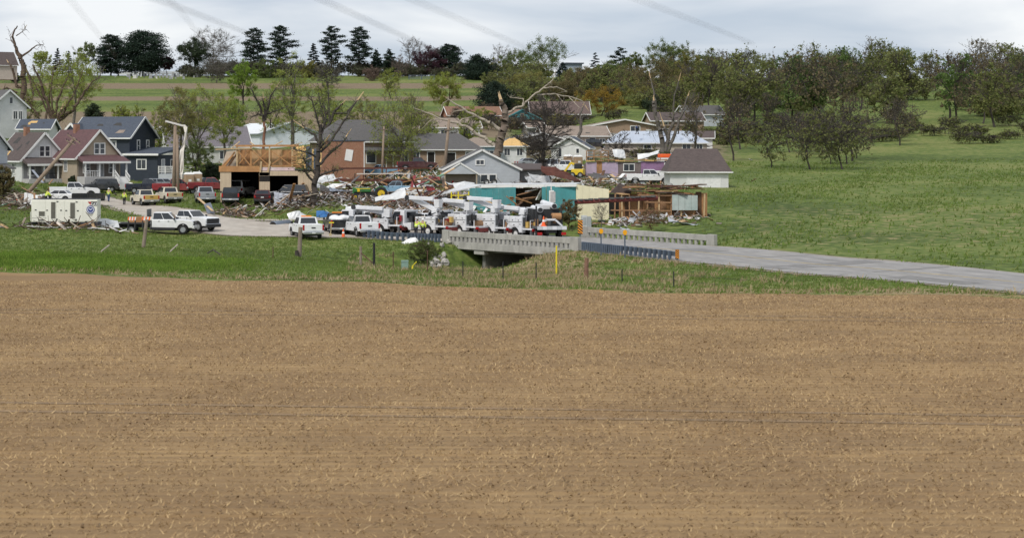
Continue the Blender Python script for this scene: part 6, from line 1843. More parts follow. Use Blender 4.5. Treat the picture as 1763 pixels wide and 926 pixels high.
for k_, (u_, vt, vb, w_, y_, lf, l_) in enumerate([
        (238, 172, 300, 40, 330, L_spring, 'thin spring tree behind the ridge of the navy house'), (276, 176, 300, 46, 318, L_spring, 'slender spring tree left of the twin poles'),
        (562, 130, 262, 70, 350, L_spring, 'tall hazy spring tree behind the shattered dark tree'), (632, 165, 275, 66, 335, L_olive, 'hazy olive tree in front of the brown house roof'),
        (468, 150, 262, 60, 380, L_spring, 'hazy spring tree before the white metal roof'), (712, 160, 285, 70, 318, L_olive, 'olive tree at the left end of the ranch house'),
        (808, 178, 270, 56, 350, L_spring, 'light green tree behind the sky blue house'),
        (1194, 150, 275, 50, 335, L_brown, 'tall brown budding tree at the right, before the bare metal roof'), (42, 150, 262, 60, 345, L_olive, 'hazy olive tree behind the white bungalow'),
        (208, 180, 225, 40, 480, L_spring, 'small round spring tree on the brown strip above the navy house'), (672, 118, 168, 50, 640, L_spring, 'pale spring tree at the edge of the hill fields')]):
    tree('spring_tree' if lf is L_spring else 'budding_tree', l_, u_, vt, vb, w_, y_, lf, bark_g if k_ % 2 else bark_d, 2.6 if lf is not L_brown else 1.5, seed=100 + k_, lsize=.13 if y_ < 400 else .18, nclump=120, zlow=.16, bare_r=.017)
# ---- trees between the hill and the town
tree('shade_tree', 'round yellow green tree by the brown field right of centre', 765, 124, 205, 78, 520, L_spring, bark_b, 5, seed=31, gather=.05)
tree('shade_tree', 'vivid lime green tree left of centre, over the white metal building', 418, 104, 215, 66, 480, L_lime, bark_d, 5, seed=32, gather=.05)
tree('shade_tree', 'tall soft green tree right of the lime green tree', 503, 88, 270, 88, 360, L_spring, bark_g, 4.6, seed=33, lsize=.14, nclump=170, zlow=.14)
tree('shade_tree', 'leaning spring tree with dark limbs, behind the utility poles', 308, 150, 302, 92, 300, L_olive, bark_g, 4.5, seed=34, lsize=.13, nclump=130)
tree('shade_tree', 'wide spring tree with hazy olive crown, between the utility poles and the garage', 345, 143, 296, 108, 308, L_spring, bark_g, 5, seed=62, lsize=.13, nclump=150)
tree('shade_tree', 'yellow green spring tree, left of the wrecked garage roof', 388, 158, 288, 80, 318, L_spring, bark_g, 4.5, seed=35, lsize=.13, nclump=120)
tree('shade_tree', 'olive green tree in front of the brown house', 684, 150, 292, 120, 300, L_spring, bark_g, 4.6, seed=36, lsize=.13, nclump=200, nspray=13, zlow=.1)
tree('shade_tree', 'small green leaning tree over the white house wall', 338, 232, 305, 66, 285, L_green, bark_d, 4, seed=37, trunk=.15)
conifer('cedar', 'small round cedar above the navy house roof', 160, 178, 210, 40, 470, L_ivy, 'juniper', 38, first=.02)
tree('bare_tree', 'dark bare tree standing before the grey house', 941, 156, 318, 118, 255, None, bark_d, seed=39, bare_r=.032, spr=30, trunk=.3, nclump=220, nspray=13, zlow=.12)
tree('bare_tree', 'small bare tree before the metal roofed house', 1064, 222, 278, 66, 300, None, bark_d, seed=40, bare_r=.024, nclump=110, nspray=11, trunk=.18, zlow=.12)
tree('spring_tree', 'thin yellowish tree behind the split trunk at the left', 126, 88, 225, 104, 380, L_spring, bark_g, 5, seed=41, lsize=.17, nclump=130, zlow=.3)
tree('spring_tree', 'thin olive tree rising left of the split trunk', 74, 92, 222, 70, 390, L_spring, bark_b, 1.6, seed=63, lsize=.17, nclump=90, zlow=.3)
# ---- storm-broken trees
limb_tree('snapped_tree', 'tall dead tree with a snapped crown at the far left', 340,
          [[(30, 240, .75), (34, 200, .7), (42, 150, .62), (40, 112, .6), (34, 98, .5), (26, 80, .28), (22, 60, .2), (30, 45, .12)], [(34, 100, .3), (52, 86, .2), (62, 78, .12), (74, 76, .05)], [(26, 78, .2), (18, 70, .1), (16, 60, .05)], [(28, 62, .14), (40, 55, .08), (46, 48, .04)],
           [(40, 150, .4), (28, 150, .35), (20, 120, .3), (12, 108, .15)], [(30, 160, .22), (12, 152, .2), (-6, 158, .15)], [(44, 118, .3), (54, 140, .25), (60, 165, .2)]], bark_b, 1.5, .75, {3: .5, 4: .8}, 2, 10, leaf=None, spread=16)
limb_tree('split_tree', 'many limbed tree split open at its base, behind the oxblood roof', 330,
          [[(96, 232, .9), (94, 215, .9), (92, 204, .8)], [(92, 210, .5), (84, 180, .42), (74, 150, .38), (66, 128, .3), (58, 112, .2)], [(94, 208, .4), (98, 178, .35), (108, 150, .25), (118, 130, .1)], [(98, 210, .55), (118, 196, .5), (130, 184, .42), (146, 158, .3), (160, 140, .16), (176, 134, .06)],
           [(90, 212, .4), (70, 214, .32), (62, 196, .3), (50, 178, .2), (40, 165, .1)], [(94, 210, .4), (80, 190, .3), (72, 170, .25), (62, 150, .14), (52, 132, .06)], [(100, 208, .45), (112, 190, .4), (116, 184, .3)], [(97, 208, .5), (106, 188, .42)], [(102, 205, .36), (124, 168, .25), (134, 140, .16), (142, 118, .06)], [(93, 206, .3), (88, 160, .22), (92, 120, .1)]],
          bark_b, 2.0, .62, {6: 1.3, 7: 1.2}, 3, 16, leaf=L_spring, nleaf=2, lsize=.14, spread=26)
limb_tree('broken_tree', 'broken tree on a bare reddish trunk before the white metal building', 300,
          [[(454, 262, .26), (454.5, 236, .26), (455, 208, .24)], [(455, 210, .3), (450, 190, .25), (440, 168, .16), (432, 152, .08)], [(455, 208, .28), (456, 188, .2), (454, 170, .14)], [(456, 206, .28), (462, 186, .22), (466, 166, .15), (478, 148, .07)], [(454, 200, .2), (444, 196, .15), (434, 202, .08)], [(456, 200, .2), (470, 192, .13), (492, 186, .06)]],
          mat('reddish_trunk', (.20, .10, .065), .9, var=.3), 1.2, .8, {2: .8, 3: .6}, 4, 22, bark_d, L_green, 1, .13, 18)
limb_tree('shattered_tree', 'dark shattered tree without a crown, right of the wrecked garage', 222,
          [[(540, 357, .42), (541, 330, .4), (546, 300, .36), (549, 270, .32), (552, 240, .28), (553, 215, .2)], [(544, 318, .2), (528, 300, .16), (522, 286, .1)], [(548, 285, .22), (570, 262, .18), (588, 248, .14), (598, 232, .08)], [(551, 250, .2), (540, 232, .16), (520, 218, .08)], [(552, 262, .2), (572, 240, .18), (588, 214, .16), (598, 200, .14), (616, 172, .1)],
           [(553, 232, .16), (562, 205, .13), (556, 180, .06)], [(546, 305, .18), (566, 296, .14), (590, 292, .07)], [(548, 272, .18), (528, 262, .13), (508, 258, .06)], [(552, 228, .16), (545, 200, .12), (536, 168, .05)], [(543, 300, .16), (526, 280, .12), (520, 268, .06)], [(550, 258, .16), (560, 244, .14)]],
          bark_d, 1.4, .8, {2: .6, 3: 1.0, 4: .8, 9: .7, 10: 1.}, 5, 24, bark_d, L_green, 1, .11, 16)
limb_tree('limbless_tree', 'broken olive tree between the soft green tree and the brown house roof', 330, [[(560, 262, .4), (562, 225, .36), (575, 195, .28), (590, 178, .2)], [(562, 225, .3), (553, 190, .22), (548, 160, .1)], [(575, 195, .22), (596, 196, .2), (612, 176, .12)], [(568, 210, .2), (566, 170, .14), (563, 135, .06)]], bark_d, 1.2, .75, {0: .8, 2: .8}, 6, 18, None, L_spring, 2, .13, 24)
limb_tree('great_broken_tree', 'huge broken tree with bleached limbs flung out to both sides, behind the white gable building', 285,
          [[(852, 282, 1.02), (857, 262, 1.0), (862, 240, .96), (867, 222, .9), (872, 205, .8), (866, 186, .7), (862, 172, .5)], [(862, 224, .6), (845, 214, .45), (820, 200, .34), (800, 190, .28), (772, 172, .16), (766, 168, .1)], [(850, 250, .55), (835, 238, .48), (815, 226, .42), (790, 212, .34), (765, 207, .24), (740, 196, .16), (712, 186, .08)], [(868, 200, .45), (884, 190, .34), (900, 182, .28), (920, 164, .24), (935, 152, .2), (958, 150, .12), (976, 158, .06)],
           [(925, 164, .22), (955, 162, .18), (985, 168, .14), (1004, 174, .12), (1010, 184, .06)], [(935, 152, .18), (952, 138, .12), (958, 120, .05)], [(800, 190, .18), (782, 192, .12), (774, 202, .07)], [(772, 172, .1), (764, 178, .08), (758, 190, .05)], [(820, 200, .2), (796, 206, .14), (784, 214, .08)], [(760, 206, .14), (742, 206, .1), (726, 222, .05)], [(900, 182, .16), (902, 170, .12), (880, 168, .06)], [(958, 162, .12), (968, 176, .1), (974, 186, .04)], [(935, 165, .14), (942, 178, .1), (940, 190, .05)], [(980, 168, .1), (995, 186, .07)]],
          mat('brown_trunk', (.15, .115, .09), .95, var=.3, vs=2, dirt=.3, dirtcol=(.26, .22, .18)), 2.2, .56, {0: 1.2, 1: .5, 4: .5}, 8, 4, deadw, None, 0, None, 14)
bt = [o for o in bpy.data.objects if o.get('label', '').startswith('broken tree on a bare')][0]
for c_ in bt.children:
    if c_.name.startswith('limb'):
        c_.data.materials.clear()
        c_.data.materials.append(bark_d)
g_ = [o for o in bpy.data.objects if o.get('label', '').startswith('huge broken tree')][0]
for c_ in g_.children:                              # bark torn off the outer limbs
    if c_.name.startswith('limb') and c_.name not in ():
        c_.data.materials.clear()
        c_.data.materials.append(deadw)
limb_tree('topped_tree', 'cluster of topped trunks with pale split ends at the right', 330,
          [[(1142, 268, .6), (1140, 240, .55), (1132, 212, .45), (1126, 186, .4), (1125, 174, .36)], [(1146, 262, .55), (1152, 232, .45), (1160, 204, .36), (1154, 196, .3)], [(1150, 262, .5), (1162, 232, .4), (1172, 198, .3), (1184, 166, .16)], [(1128, 190, .3), (1127, 160, .22), (1120, 132, .14)], [(1150, 240, .4), (1144, 218, .34)], [(1158, 205, .25), (1160, 166, .2), (1166, 140, .14)], [(1166, 212, .2), (1180, 190, .15), (1194, 176, .08)], [(1152, 232, .2), (1138, 222, .12), (1120, 226, .06)]],
          bark_g, 1.6, .7, {0: 1.0, 2: .7, 3: .8, 4: 1.9, 5: 1.2, 6: .6}, 9, 16, bark_d, L_olive, 1, .12, 22)
limb_tree('broken_sapling', 'small grey snapped trunk above the small white gabled house', 340, [[(994, 262, .42), (997, 240, .36), (1001, 212, .28), (999, 196, .2), (1004, 182, .14)], [(1000, 215, .18), (992, 204, .12), (988, 196, .06)], [(1001, 210, .16), (1006, 198, .08)]], bark_g, .8, .8, {0: .5, 1: .4}, 12, 5, None, None, 0, None, 12)
# ---- shrubs and bushes near the road
tree('shrub', 'green brown bush on the bank beside the bridge', 730, 412, 460, 66, 160, L_green, bark_b, 2.4, seed=51, trunk=.06, cat='shrub', lsize=.08, nclump=120, zlow=.02, gather=.05)
tree('twig_bush', 'reddish brown twiggy bush left of the striped marker sign', 978, 342, 392, 46, 193, L_brown, mat('red_twigs', (.17, .08, .05), .9, var=.3), 4, seed=52, levels=5, trunk=.05, cat='shrub', lsize=.08, spr=40, up=.5, bare_r=.012)
tree('twig_bush', 'low bare bush on the grass before the stud wall', 1122, 358, 393, 60, 187, L_brown, mat('red_twigs', (0, 0, 0)), 1, seed=53, levels=5, trunk=.05, cat='shrub', lsize=.06, spr=46, up=.25, bare_r=.012)
tree('bare_sapling', 'thin leafless sapling before the cream panels', 1034, 345, 386, 34, 190, None, bark_g, seed=54, levels=4, trunk=.2, bare_r=.009, spr=26, cat='shrub')
tree('shrub', 'dark green bush at the taupe porch of the tan bungalow', 128, 304, 312, 22, 262, L_ivy, bark_d, 6, seed=55, levels=3, trunk=.05, cat='shrub', lsize=.12, gather=.09)
tree('shrub', 'brown leafed bush heap at the far left street edge', 6, 285, 352, 44, 232, L_brown, bark_d, 6, seed=56, levels=4, trunk=.05, cat='shrub', lsize=.13, gather=.08)
tree('shrub', 'green shrub heap below the porta loos, left of the garage', 366, 280, 312, 48, 290, L_ivy, bark_d, 6, seed=57, levels=4, trunk=.05, cat='shrub', lsize=.13, gather=.08)
# ---- a wood running on along the hill beyond the town
def wood(name, label, spots, leafs, seed, bark=None, leafn=2400, ls=.5):
    rng = random.Random(seed)
    nrng = np.random.default_rng(seed)
    allv, allq, n0, bv, bq, m0 = [], [], 0, [], [], 0
    for (u, y, w, h) in spots:
        p = np.array(at(u, y))
        sk = skel(rng.choice([13, 14, 17, 19]), levels=4, kids=(2, 3), spread=38, up=.25, trunk=.28)
        sc_ = np.array([w, w, h]) * .9
        nc = 46
        cc = nrng.normal(size=(nc, 3)); cc /= np.linalg.norm(cc, axis=1, keepdims=True)
        cc = cc * nrng.uniform(.1, 1, (nc, 1)) ** .5 * np.array([.5 * w, .5 * w, .42 * h]) + np.array([0, 0, .56 * h])
        nodes = sk[1] * sc_
        nn = nodes[np.linalg.norm(cc[:, None] - nodes[None], axis=2).argmin(1)]
        sp = np.repeat(cc, 7, 0); se = sp + nrng.normal(size=sp.shape) * w * .07
        P0 = np.concatenate([sk[0] * sc_, nn, sp]); P1 = np.concatenate([sk[1] * sc_, cc, se])
        r0 = np.concatenate([np.maximum(sk[2] * h * .02, .05), np.full(nc, .05), np.full(len(sp), .025)])
        v, q = tubes(P0, P1, r0, r0 * .8, 3)
        bv.append(v + p); bq.append(q + m0); m0 += len(v)
        j = nrng.integers(0, len(sp), leafn)
        C = sp[j] + (se - sp)[j] * nrng.uniform(0, 1.2, (leafn, 1)) + nrng.normal(size=(leafn, 3)) * w * .02
        lv_, lq = quads_at(C, ls, nrng)
        allv.append(lv_ + p); allq.append(lq + n0); n0 += len(lv_)
    o = link(name, mesh_np(name, np.concatenate(allv), np.concatenate(allq)), leafs)
    tag(o, label, 'wood', kind='stuff')
    link('limbs', mesh_np('limbs', np.concatenate(bv), np.concatenate(bq)), bark or bark_d, o)
rng = random.Random(77)
def spots(n, ua, ub, rows, w, h, j=.04):
    return [(rng.uniform(ua, ub), yy * rng.uniform(1 - j, 1 + j), rng.uniform(*w), rng.uniform(*h)) for yy in rows for _ in range(n)]
wl1 = mat('olive_wood_leaves', (.14, .145, .055), .85, var=.3, vs=.1, island=[(.19, .195, .068), (.16, .20, .06), (.23, .23, .085)], transl=.45, spec=.2)
wl2 = mat('brown_wood_buds', (.15, .115, .07), .85, var=.3, vs=.1, island=[(.19, .15, .085), (.14, .125, .065), (.20, .175, .09)], transl=.4, spec=.2)
wl3 = mat('green_wood_leaves', (.075, .125, .035), .85, var=.3, vs=.1, island=[(.105, .165, .045), (.15, .21, .06)], transl=.45, spec=.2)
wood('woodland', 'olive green budding wood covering the hillside beyond the last houses', spots(5, 1205, 1840, (450, 520, 600, 690, 790, 880), (10, 17), (9, 18)), wl1, 5, leafn=1700)
wood('woodland', 'brown leafless trees mixed through the hillside wood beyond the last houses', spots(5, 1205, 1840, (470, 550, 640, 740, 840), (10, 17), (8, 19)), wl2, 15, leafn=800)
wood('woodland', 'fresh green trees mixed through the hillside wood beyond the last houses', spots(3, 1205, 1840, (480, 580, 680, 780, 885), (8, 15), (8, 17)), wl3, 25, leafn=1700)
wood('brushwood', 'thin spring trees and leafless brush standing right of the last garage', [(rng.uniform(1245, 1480), rng.uniform(300, 430), rng.uniform(5, 9), rng.uniform(6, 12)) for _ in range(9)], wl1, 61, leafn=800, ls=.3)
wood('brushwood', 'leafless brown trees standing right of the last garage', [(rng.uniform(1235, 1560), rng.uniform(310, 440), rng.uniform(5, 9), rng.uniform(6, 13)) for _ in range(9)], wl2, 62, leafn=350, ls=.3)
wood('undergrowth', 'low olive undergrowth between the trees of the right hand hillside wood', spots(10, 1205, 1840, (500, 560, 630, 720, 820), (9, 15), (3, 7)), wl1, 35, leafn=1500)
wood('brushwood', 'low olive scrub along the foot of the wooded hillside at the right', spots(22, 1225, 1860, (400, 440), (2.5, 8), (1.2, 5), .06), wl1, 6, leafn=520, ls=.3)
wood('yard_scrub', 'brown and olive brush between the hillside houses', spots(10, 760, 1215, (345, 395, 450, 500), (3, 7), (1, 2.8), .05), wl1, 46, leafn=420, ls=.28)
wood('yard_scrub', 'leafless brush between the hillside houses', spots(9, 780, 1000, (360, 430, 480), (4, 8), (1.5, 4.5), .05), wl2, 47, leafn=300, ls=.28)
wood('hill_scrub', 'low brown undergrowth below the trees along the wooded crest', spots(9, 830, 1210, (520, 580, 650, 730, 820), (8, 14), (4, 9)), wl1, 8, leafn=1700)
wood('crest_scrub', 'low brush along the skyline between the pines', spots(44, 290, 850, (885,), (8, 16), (3, 8)), mat('grey_scrub', (.07, .065, .045), .85, var=.3, vs=.1, island=[(.095, .085, .06), (.05, .06, .03), (.08, .095, .04)], transl=.2, spec=.2), 9, leafn=1500)
# ================================================================ people
skin_m = mat('skin', (.42, .26, .19), .6, var=.06)
hv_y = mat('safety_yellow', (.62, .78, .05), .6, var=.08)
hv_s = mat('reflective_band', (.62, .63, .62), .3, .3)
jean = mat('blue_jeans', (.05, .075, .15), .85, var=.15)
darkc = mat('dark_trousers', (.03, .032, .04), .85, var=.15)
boot = mat('boots', (.05, .035, .025), .8)
hat_w = mat('white_helmet', (.74, .74, .72), .35)
hair_m = mat('brown_hair', (.05, .035, .02), .9)
def skinned(name, verts, edges, radii, m, parent, root=0):
    me = bpy.data.meshes.new(name)
    me.from_pydata(verts, edges, [])
    o = link(name, me, m, parent)
    md = o.modifiers.new('skin', 'SKIN')
    md.use_smooth_shade = True
    for k, r in enumerate(radii):
        me.skin_vertices[0].data[k].radius = (r, r)
    me.skin_vertices[0].data[root].use_root = True
    sb = o.modifiers.new('sub', 'SUBSURF')
    sb.levels = sb.render_levels = 1
    return o
def person(label, loc, rz, top, legs, helmet=None, pose='stand', name='person'):
    """one continuous body with hands; jacket, trousers, boots and headwear as clothing"""
    r = thing(name, label, 'person', loc, R(rz))
    bend = .55 if pose == 'bend' else (.12 if pose == 'walk' else .03)
    st = .22 if pose == 'walk' else .04
    J = {'pelvis': (0, 0, .96), 'waist': (bend * .12, 0, 1.1), 'chest': (bend * .38, 0, 1.34), 'neck': (bend * .55, 0, 1.5), 'head': (bend * .62 + .01, 0, 1.62), 'crown': (bend * .64, 0, 1.74)}
    for s, k in ((1, 'l'), (-1, 'r')):
        f = st * s
        J['hip' + k] = (0, s * .10, .9); J['knee' + k] = (f * .6 + .03, s * .11, .5); J['ank' + k] = (f - .03, s * .11, .09); J['toe' + k] = (f + .16, s * .125, .04)
        J['sho' + k] = (bend * .5, s * .19, 1.43)
        el = (bend * .45 + (.16 if pose != 'stand' else .04), s * .27, 1.16)
        wr_ = (bend * .5 + .30, s * .20, 1.08) if pose != 'stand' else (.10, s * .27, .93)
        J['elb' + k] = el; J['wri' + k] = wr_
        d = Vector(wr_) - Vector(el); d.normalize()
        pm = Vector(wr_) + d * .08
        J['palm' + k] = tuple(pm)
        side = Vector((0, 1, 0)).cross(d).normalized()
        for q, (o_, ln) in enumerate(((-.028, .075), (-.010, .09), (.010, .085), (.027, .065))):
            a = pm + side * o_ + d * .03
            J['f%d%s' % (q, k)] = tuple(a + d * ln * .5)
            J['g%d%s' % (q, k)] = tuple(a + d * ln * .9 + Vector((.012, -s * .012, -.01)))
        J['thumb' + k] = tuple(Vector(wr_) + d * .06 + side * -.05)
    order = list(J)
    idx_ = {n: i for i, n in enumerate(order)}
    rad = {'pelvis': .14, 'waist': .125, 'chest': .15, 'neck': .055, 'head': .095, 'crown': .075}
    E_ = [('pelvis', 'waist'), ('waist', 'chest'), ('chest', 'neck'), ('neck', 'head'), ('head', 'crown')]
    for k in 'lr':
        rad.update({'hip' + k: .095, 'knee' + k: .062, 'ank' + k: .045, 'toe' + k: .04, 'sho' + k: .06, 'elb' + k: .045, 'wri' + k: .03, 'palm' + k: .036, 'thumb' + k: .012})
        E_ += [('pelvis', 'hip' + k), ('hip' + k, 'knee' + k), ('knee' + k, 'ank' + k), ('ank' + k, 'toe' + k), ('chest', 'sho' + k), ('sho' + k, 'elb' + k), ('elb' + k, 'wri' + k), ('wri' + k, 'palm' + k), ('wri' + k, 'thumb' + k)]
        for q in range(4):
            rad['f%d%s' % (q, k)] = .0105; rad['g%d%s' % (q, k)] = .008
            E_ += [('palm' + k, 'f%d%s' % (q, k)), ('f%d%s' % (q, k), 'g%d%s' % (q, k))]
    b_ = skinned('body', [J[n] for n in order], [(idx_[a], idx_[c]) for a, c in E_], [rad[n] for n in order], skin_m, r)
    hx, hz = J['head'][0], J['head'][2]
    fc = MB().hexa([(hx + .085, -.015, hz - .02), (hx + .125, -.018, hz - .03), (hx + .125, .018, hz - .03), (hx + .085, .015, hz - .02), (hx + .085, -.008, hz + .03), (hx + .10, -.008, hz + .03), (hx + .10, .008, hz + .03), (hx + .085, .008, hz + .03)])
    for s in (-1, 1):
        fc.box((hx - .0, s * .098, hz), (.04, .02, .06))
    fc.build('nose_and_ears', skin_m, b_)
    ey = MB()
    for s in (-1, 1):
        ey.sph((hx + .09, s * .035, hz + .03), .013, 6, 4)
    ey.box((hx + .094, 0, hz - .055), (.012, .05, .01))
    ey.build('eyes_and_mouth', mat('dark_eye', (.05, .03, .03), .4), b_)
    def sub(ns, es, grow, nm, m):
        return skinned(nm, [J[n] for n in ns], [(ns.index(a), ns.index(c)) for a, c in es], [rad[n] + grow for n in ns], m, r)
    sub(['pelvis', 'hipl', 'kneel', 'ankl', 'hipr', 'kneer', 'ankr'], [('pelvis', 'hipl'), ('hipl', 'kneel'), ('kneel', 'ankl'), ('pelvis', 'hipr'), ('hipr', 'kneer'), ('kneer', 'ankr')], .022, 'trousers', legs)
    sub(['waist', 'pelvis', 'chest', 'shol', 'elbl', 'wril', 'shor', 'elbr', 'wrir'], [('waist', 'pelvis'), ('waist', 'chest'), ('chest', 'shol'), ('shol', 'elbl'), ('elbl', 'wril'), ('chest', 'shor'), ('shor', 'elbr'), ('elbr', 'wrir')], .03, 'jacket', top)
    if top is hv_y:
        w_ = J['waist']
        MB().cyl((w_[0], 0, w_[2] - .03), (w_[0] + .01, 0, w_[2] + .03), .178, None, 14).build('reflective_band', hv_s, r)
    m = MB()
    for k in 'lr':
        a, t_ = J['ank' + k], J['toe' + k]
        m.hexa([(a[0] - .08, a[1] - .05, 0), (t_[0] + .07, t_[1] - .05, 0), (t_[0] + .07, t_[1] + .05, 0), (a[0] - .08, a[1] + .05, 0), (a[0] - .07, a[1] - .05, .16), (t_[0] + .03, t_[1] - .04, .08), (t_[0] + .03, t_[1] + .04, .08), (a[0] - .07, a[1] + .05, .16)])
    m.build('boots', boot, r)
    c = J['head']
    if helmet:
        h_ = MB().sph((c[0], 0, c[2] + .05), .135, 12, 5, .95, True)
        h_.cyl((c[0] + .02, 0, c[2] + .04), (c[0] + .02, 0, c[2] + .055), .165, None, 14)
        h_.build('helmet', helmet, r, smooth=False)
    else:
        MB().sph((c[0] - .015, 0, c[2] + .03), .118, 10, 5, 1.0, True).build('hair', hair_m, r, smooth=True)
    return r
person('worker in a yellow jacket and white helmet walking on the street, seen from behind', at(187, 245), 80, hv_y, jean, hat_w, 'walk')
person('worker in a yellow vest and dark trousers, standing beside the mustard tailgate pickup', at(214, 240), 70, hv_y, darkc, None)
person('worker in a yellow vest without helmet, left of the pair behind the guard rail', at(716, 187), 60, hv_y, darkc, None, 'bend')
person('worker in a yellow vest and white helmet, right of the pair behind the guard rail', at(728, 187.5), 85, hv_y, darkc, hat_w)
person('worker in a lime vest behind the generator, left of the two there', at(79, 226, .3), 20, hv_y, darkc, None, 'bend')
person('worker in a lime vest behind the generator, right of the two there', at(86, 228, .3), 160, hv_y, darkc, None, 'bend')
def roof_z(): return 0
person('person in blue walking along the ridge of the bare metal roof', px(1097, 231, 345), 175, mat('blue_shirt', (.04, .08, .2), .8), darkc, None, 'walk')
person('person in grey bending on the bare metal roof at the right', px(1168, 231, 345), 170, mat('grey_shirt', (.2, .21, .22), .8), darkc, None, 'bend')
# ================================================================ posts, signs, poles
wood_g = mat('weathered_post', (.235, .19, .15), .95, var=.35, vs=5, dirt=.4, dirtcol=(.11, .075, .05), aniso=(3, 3, .6))
rusty = mat('rusty_post', (.10, .055, .035), .9, var=.4, vs=6)
def post(name, label, u, vt, vb, y, r, m, lean=0., group=None, cat='post', band=None):
    s = F / y
    h = (vb - vt) / s
    p = at(u, y)
    rt = thing(name, label, cat, p, 0, group)
    h = H - (vt - V0) * y / F - p.z
    MB().cyl((0, 0, -.4), (lean * h, 0, h), r * 1.05, r * .9, 8).build('shaft', m, rt, bevel=.0)
    if band:
        for zf, rr, mm in band:
            MB().cyl((lean * h * zf, 0, h * zf - .06), (lean * h * zf, 0, h * zf + .06), r * rr, None, 8).build('band', mm, rt)
    return rt
post('wooden_post', 'thick weathered wooden post leaning right, before the flatbed truck', 246, 378, 426, 171, .17, wood_g, .14, cat='post')
post('wooden_post', 'thick wooden post before the leftmost white pickup', 515, 391, 443, 165, .19, wood_g, .05)
b_ = post('wooden_stub', 'short dark stub beside the thick post before the white pickup', 511, 431, 443, 164.6, .17, bark_d)
post('wooden_post', 'reddish brown wooden post on the straw bank before the bridge end', 1009, 444, 487, 137, .16, mat('red_wood', (.20, .11, .075), .9, var=.35, vs=5), .03)
post('wooden_post', 'grey corner post left of the dark steel pipe post', 621, 424, 452, 152, .11, wood_g)
pp = post('pipe_post', 'dark steel pipe post braced to the grey corner post', 644, 418, 455, 150, .10, black_m)
MB().bar((0, 0, .25), (-1.0, .8, 1.05), .07).build('brace', rusty, pp)
for k, (u_, vt, vb, y_, l_) in enumerate([(470, 425, 441, 160, 'thin rusty fence stake on the bank left of the thick post'), (677, 433, 455, 150, 'rusty fence stake left of the green pedestal'), (736, 431, 460, 147, 'rusty fence stake below the bush on the bank'), (797, 450, 470, 141, 'steel fence stake in front of the dark creek opening'), (866, 451, 480, 135, 'steel fence stake on the straw bank, left one of two near together'),
        (923, 452, 477, 134, 'steel fence stake on the straw bank, right one of two near together'), (1071, 464, 490, 129, 'steel fence stake right of the reddish post'), (1160, 467, 503, 123, 'steel fence stake nearest the bottom right of the bank')]):
    post('fence_stake', l_, u_, vt, vb, y_, .042, rusty if k < 3 else black_m, .0, 'fence stakes along the field')
# fence wires between the stakes
def wire(name, label, pts, r, sag=.06, m=None, cat='wire', group=None):
    P0, P1 = [], []
    for a, b2 in zip(pts[:-1], pts[1:]):
        a, b2 = Vector(a), Vector(b2)
        for k in range(10):
            f0, f1 = k / 10, (k + 1) / 10
            P0.append(a.lerp(b2, f0) - Vector((0, 0, sag * 4 * f0 * (1 - f0))))
            P1.append(a.lerp(b2, f1) - Vector((0, 0, sag * 4 * f1 * (1 - f1))))
    o = link(name, mesh_np(name, *tubes(np.array(P0), np.array(P1), np.full(len(P0), r), np.full(len(P0), r), 4)), m or black_m)
    return tag(o, label, cat, group)
fs_ = [(644, 150), (677, 150), (736, 147), (797, 141), (866, 135), (923, 134), (1009, 137), (1071, 129), (1160, 123), (1290, 116)]
for k, zz in enumerate((.55, .95)):
    wire('fence_wire', ['lower strand of the wire fence along the field', 'upper strand of the wire fence along the field'][k], [at(u_, y_, zz) for u_, y_ in fs_], .008, .03, cat='wire')
yel = mat('marker_yellow', (.72, .58, .02), .5, var=.1)
post('marker_post', 'tall yellow utility marker post on the straw bank', 958, 423, 462, 146, .062, yel, cat='marker')
o = thing('bent_marker', 'bent yellow marker stake beside the green pedestal', 'marker', at(708, 150), 0)
MB().bar((0, 0, -.2), (.12, 0, .35), .12, .05).build('stake', yel, o)
MB().bar((.12, 0, .35), (.42, 0, .66), .12, .05).build('bent_tip', yel, o)
o = thing('utility_pedestal', 'pale green utility pedestal on the bank', 'utility box', at(697, 150.5), .1)
MB().bb(-.26, .26, -.2, .2, -.2, .62).build('cabinet', mat('pedestal_green', (.22, .33, .29), .6, var=.12), o, bevel=.03)
MB().bb(-.29, .29, -.23, .23, .62, .70).build('lid', mat('pedestal_green', (0, 0, 0)), o, bevel=.03)
o = thing('utility_cabinet', 'pale grey utility cabinet behind the striped marker sign', 'utility box', px(1010, 392, 188), .1)
MB().bb(-.5, .0, -.25, .25, -1, 1.2).build('cabinet', mat('cabinet_grey', (.50, .52, .51), .6, var=.1), o, bevel=.02)
MB().bb(0.01, .42, -.25, .25, -1, 1.1).build('side_cabinet', mat('cabinet_grey2', (.34, .36, .36), .6, var=.1), o, bevel=.02)
MB().bb(-.4, -.1, -.28, -.25, .3, 1.0).build('door', mat('cabinet_grey2', (0, 0, 0)), o)
sign_o = mat('sign_orange', (.80, .30, .02), .4, var=.06)
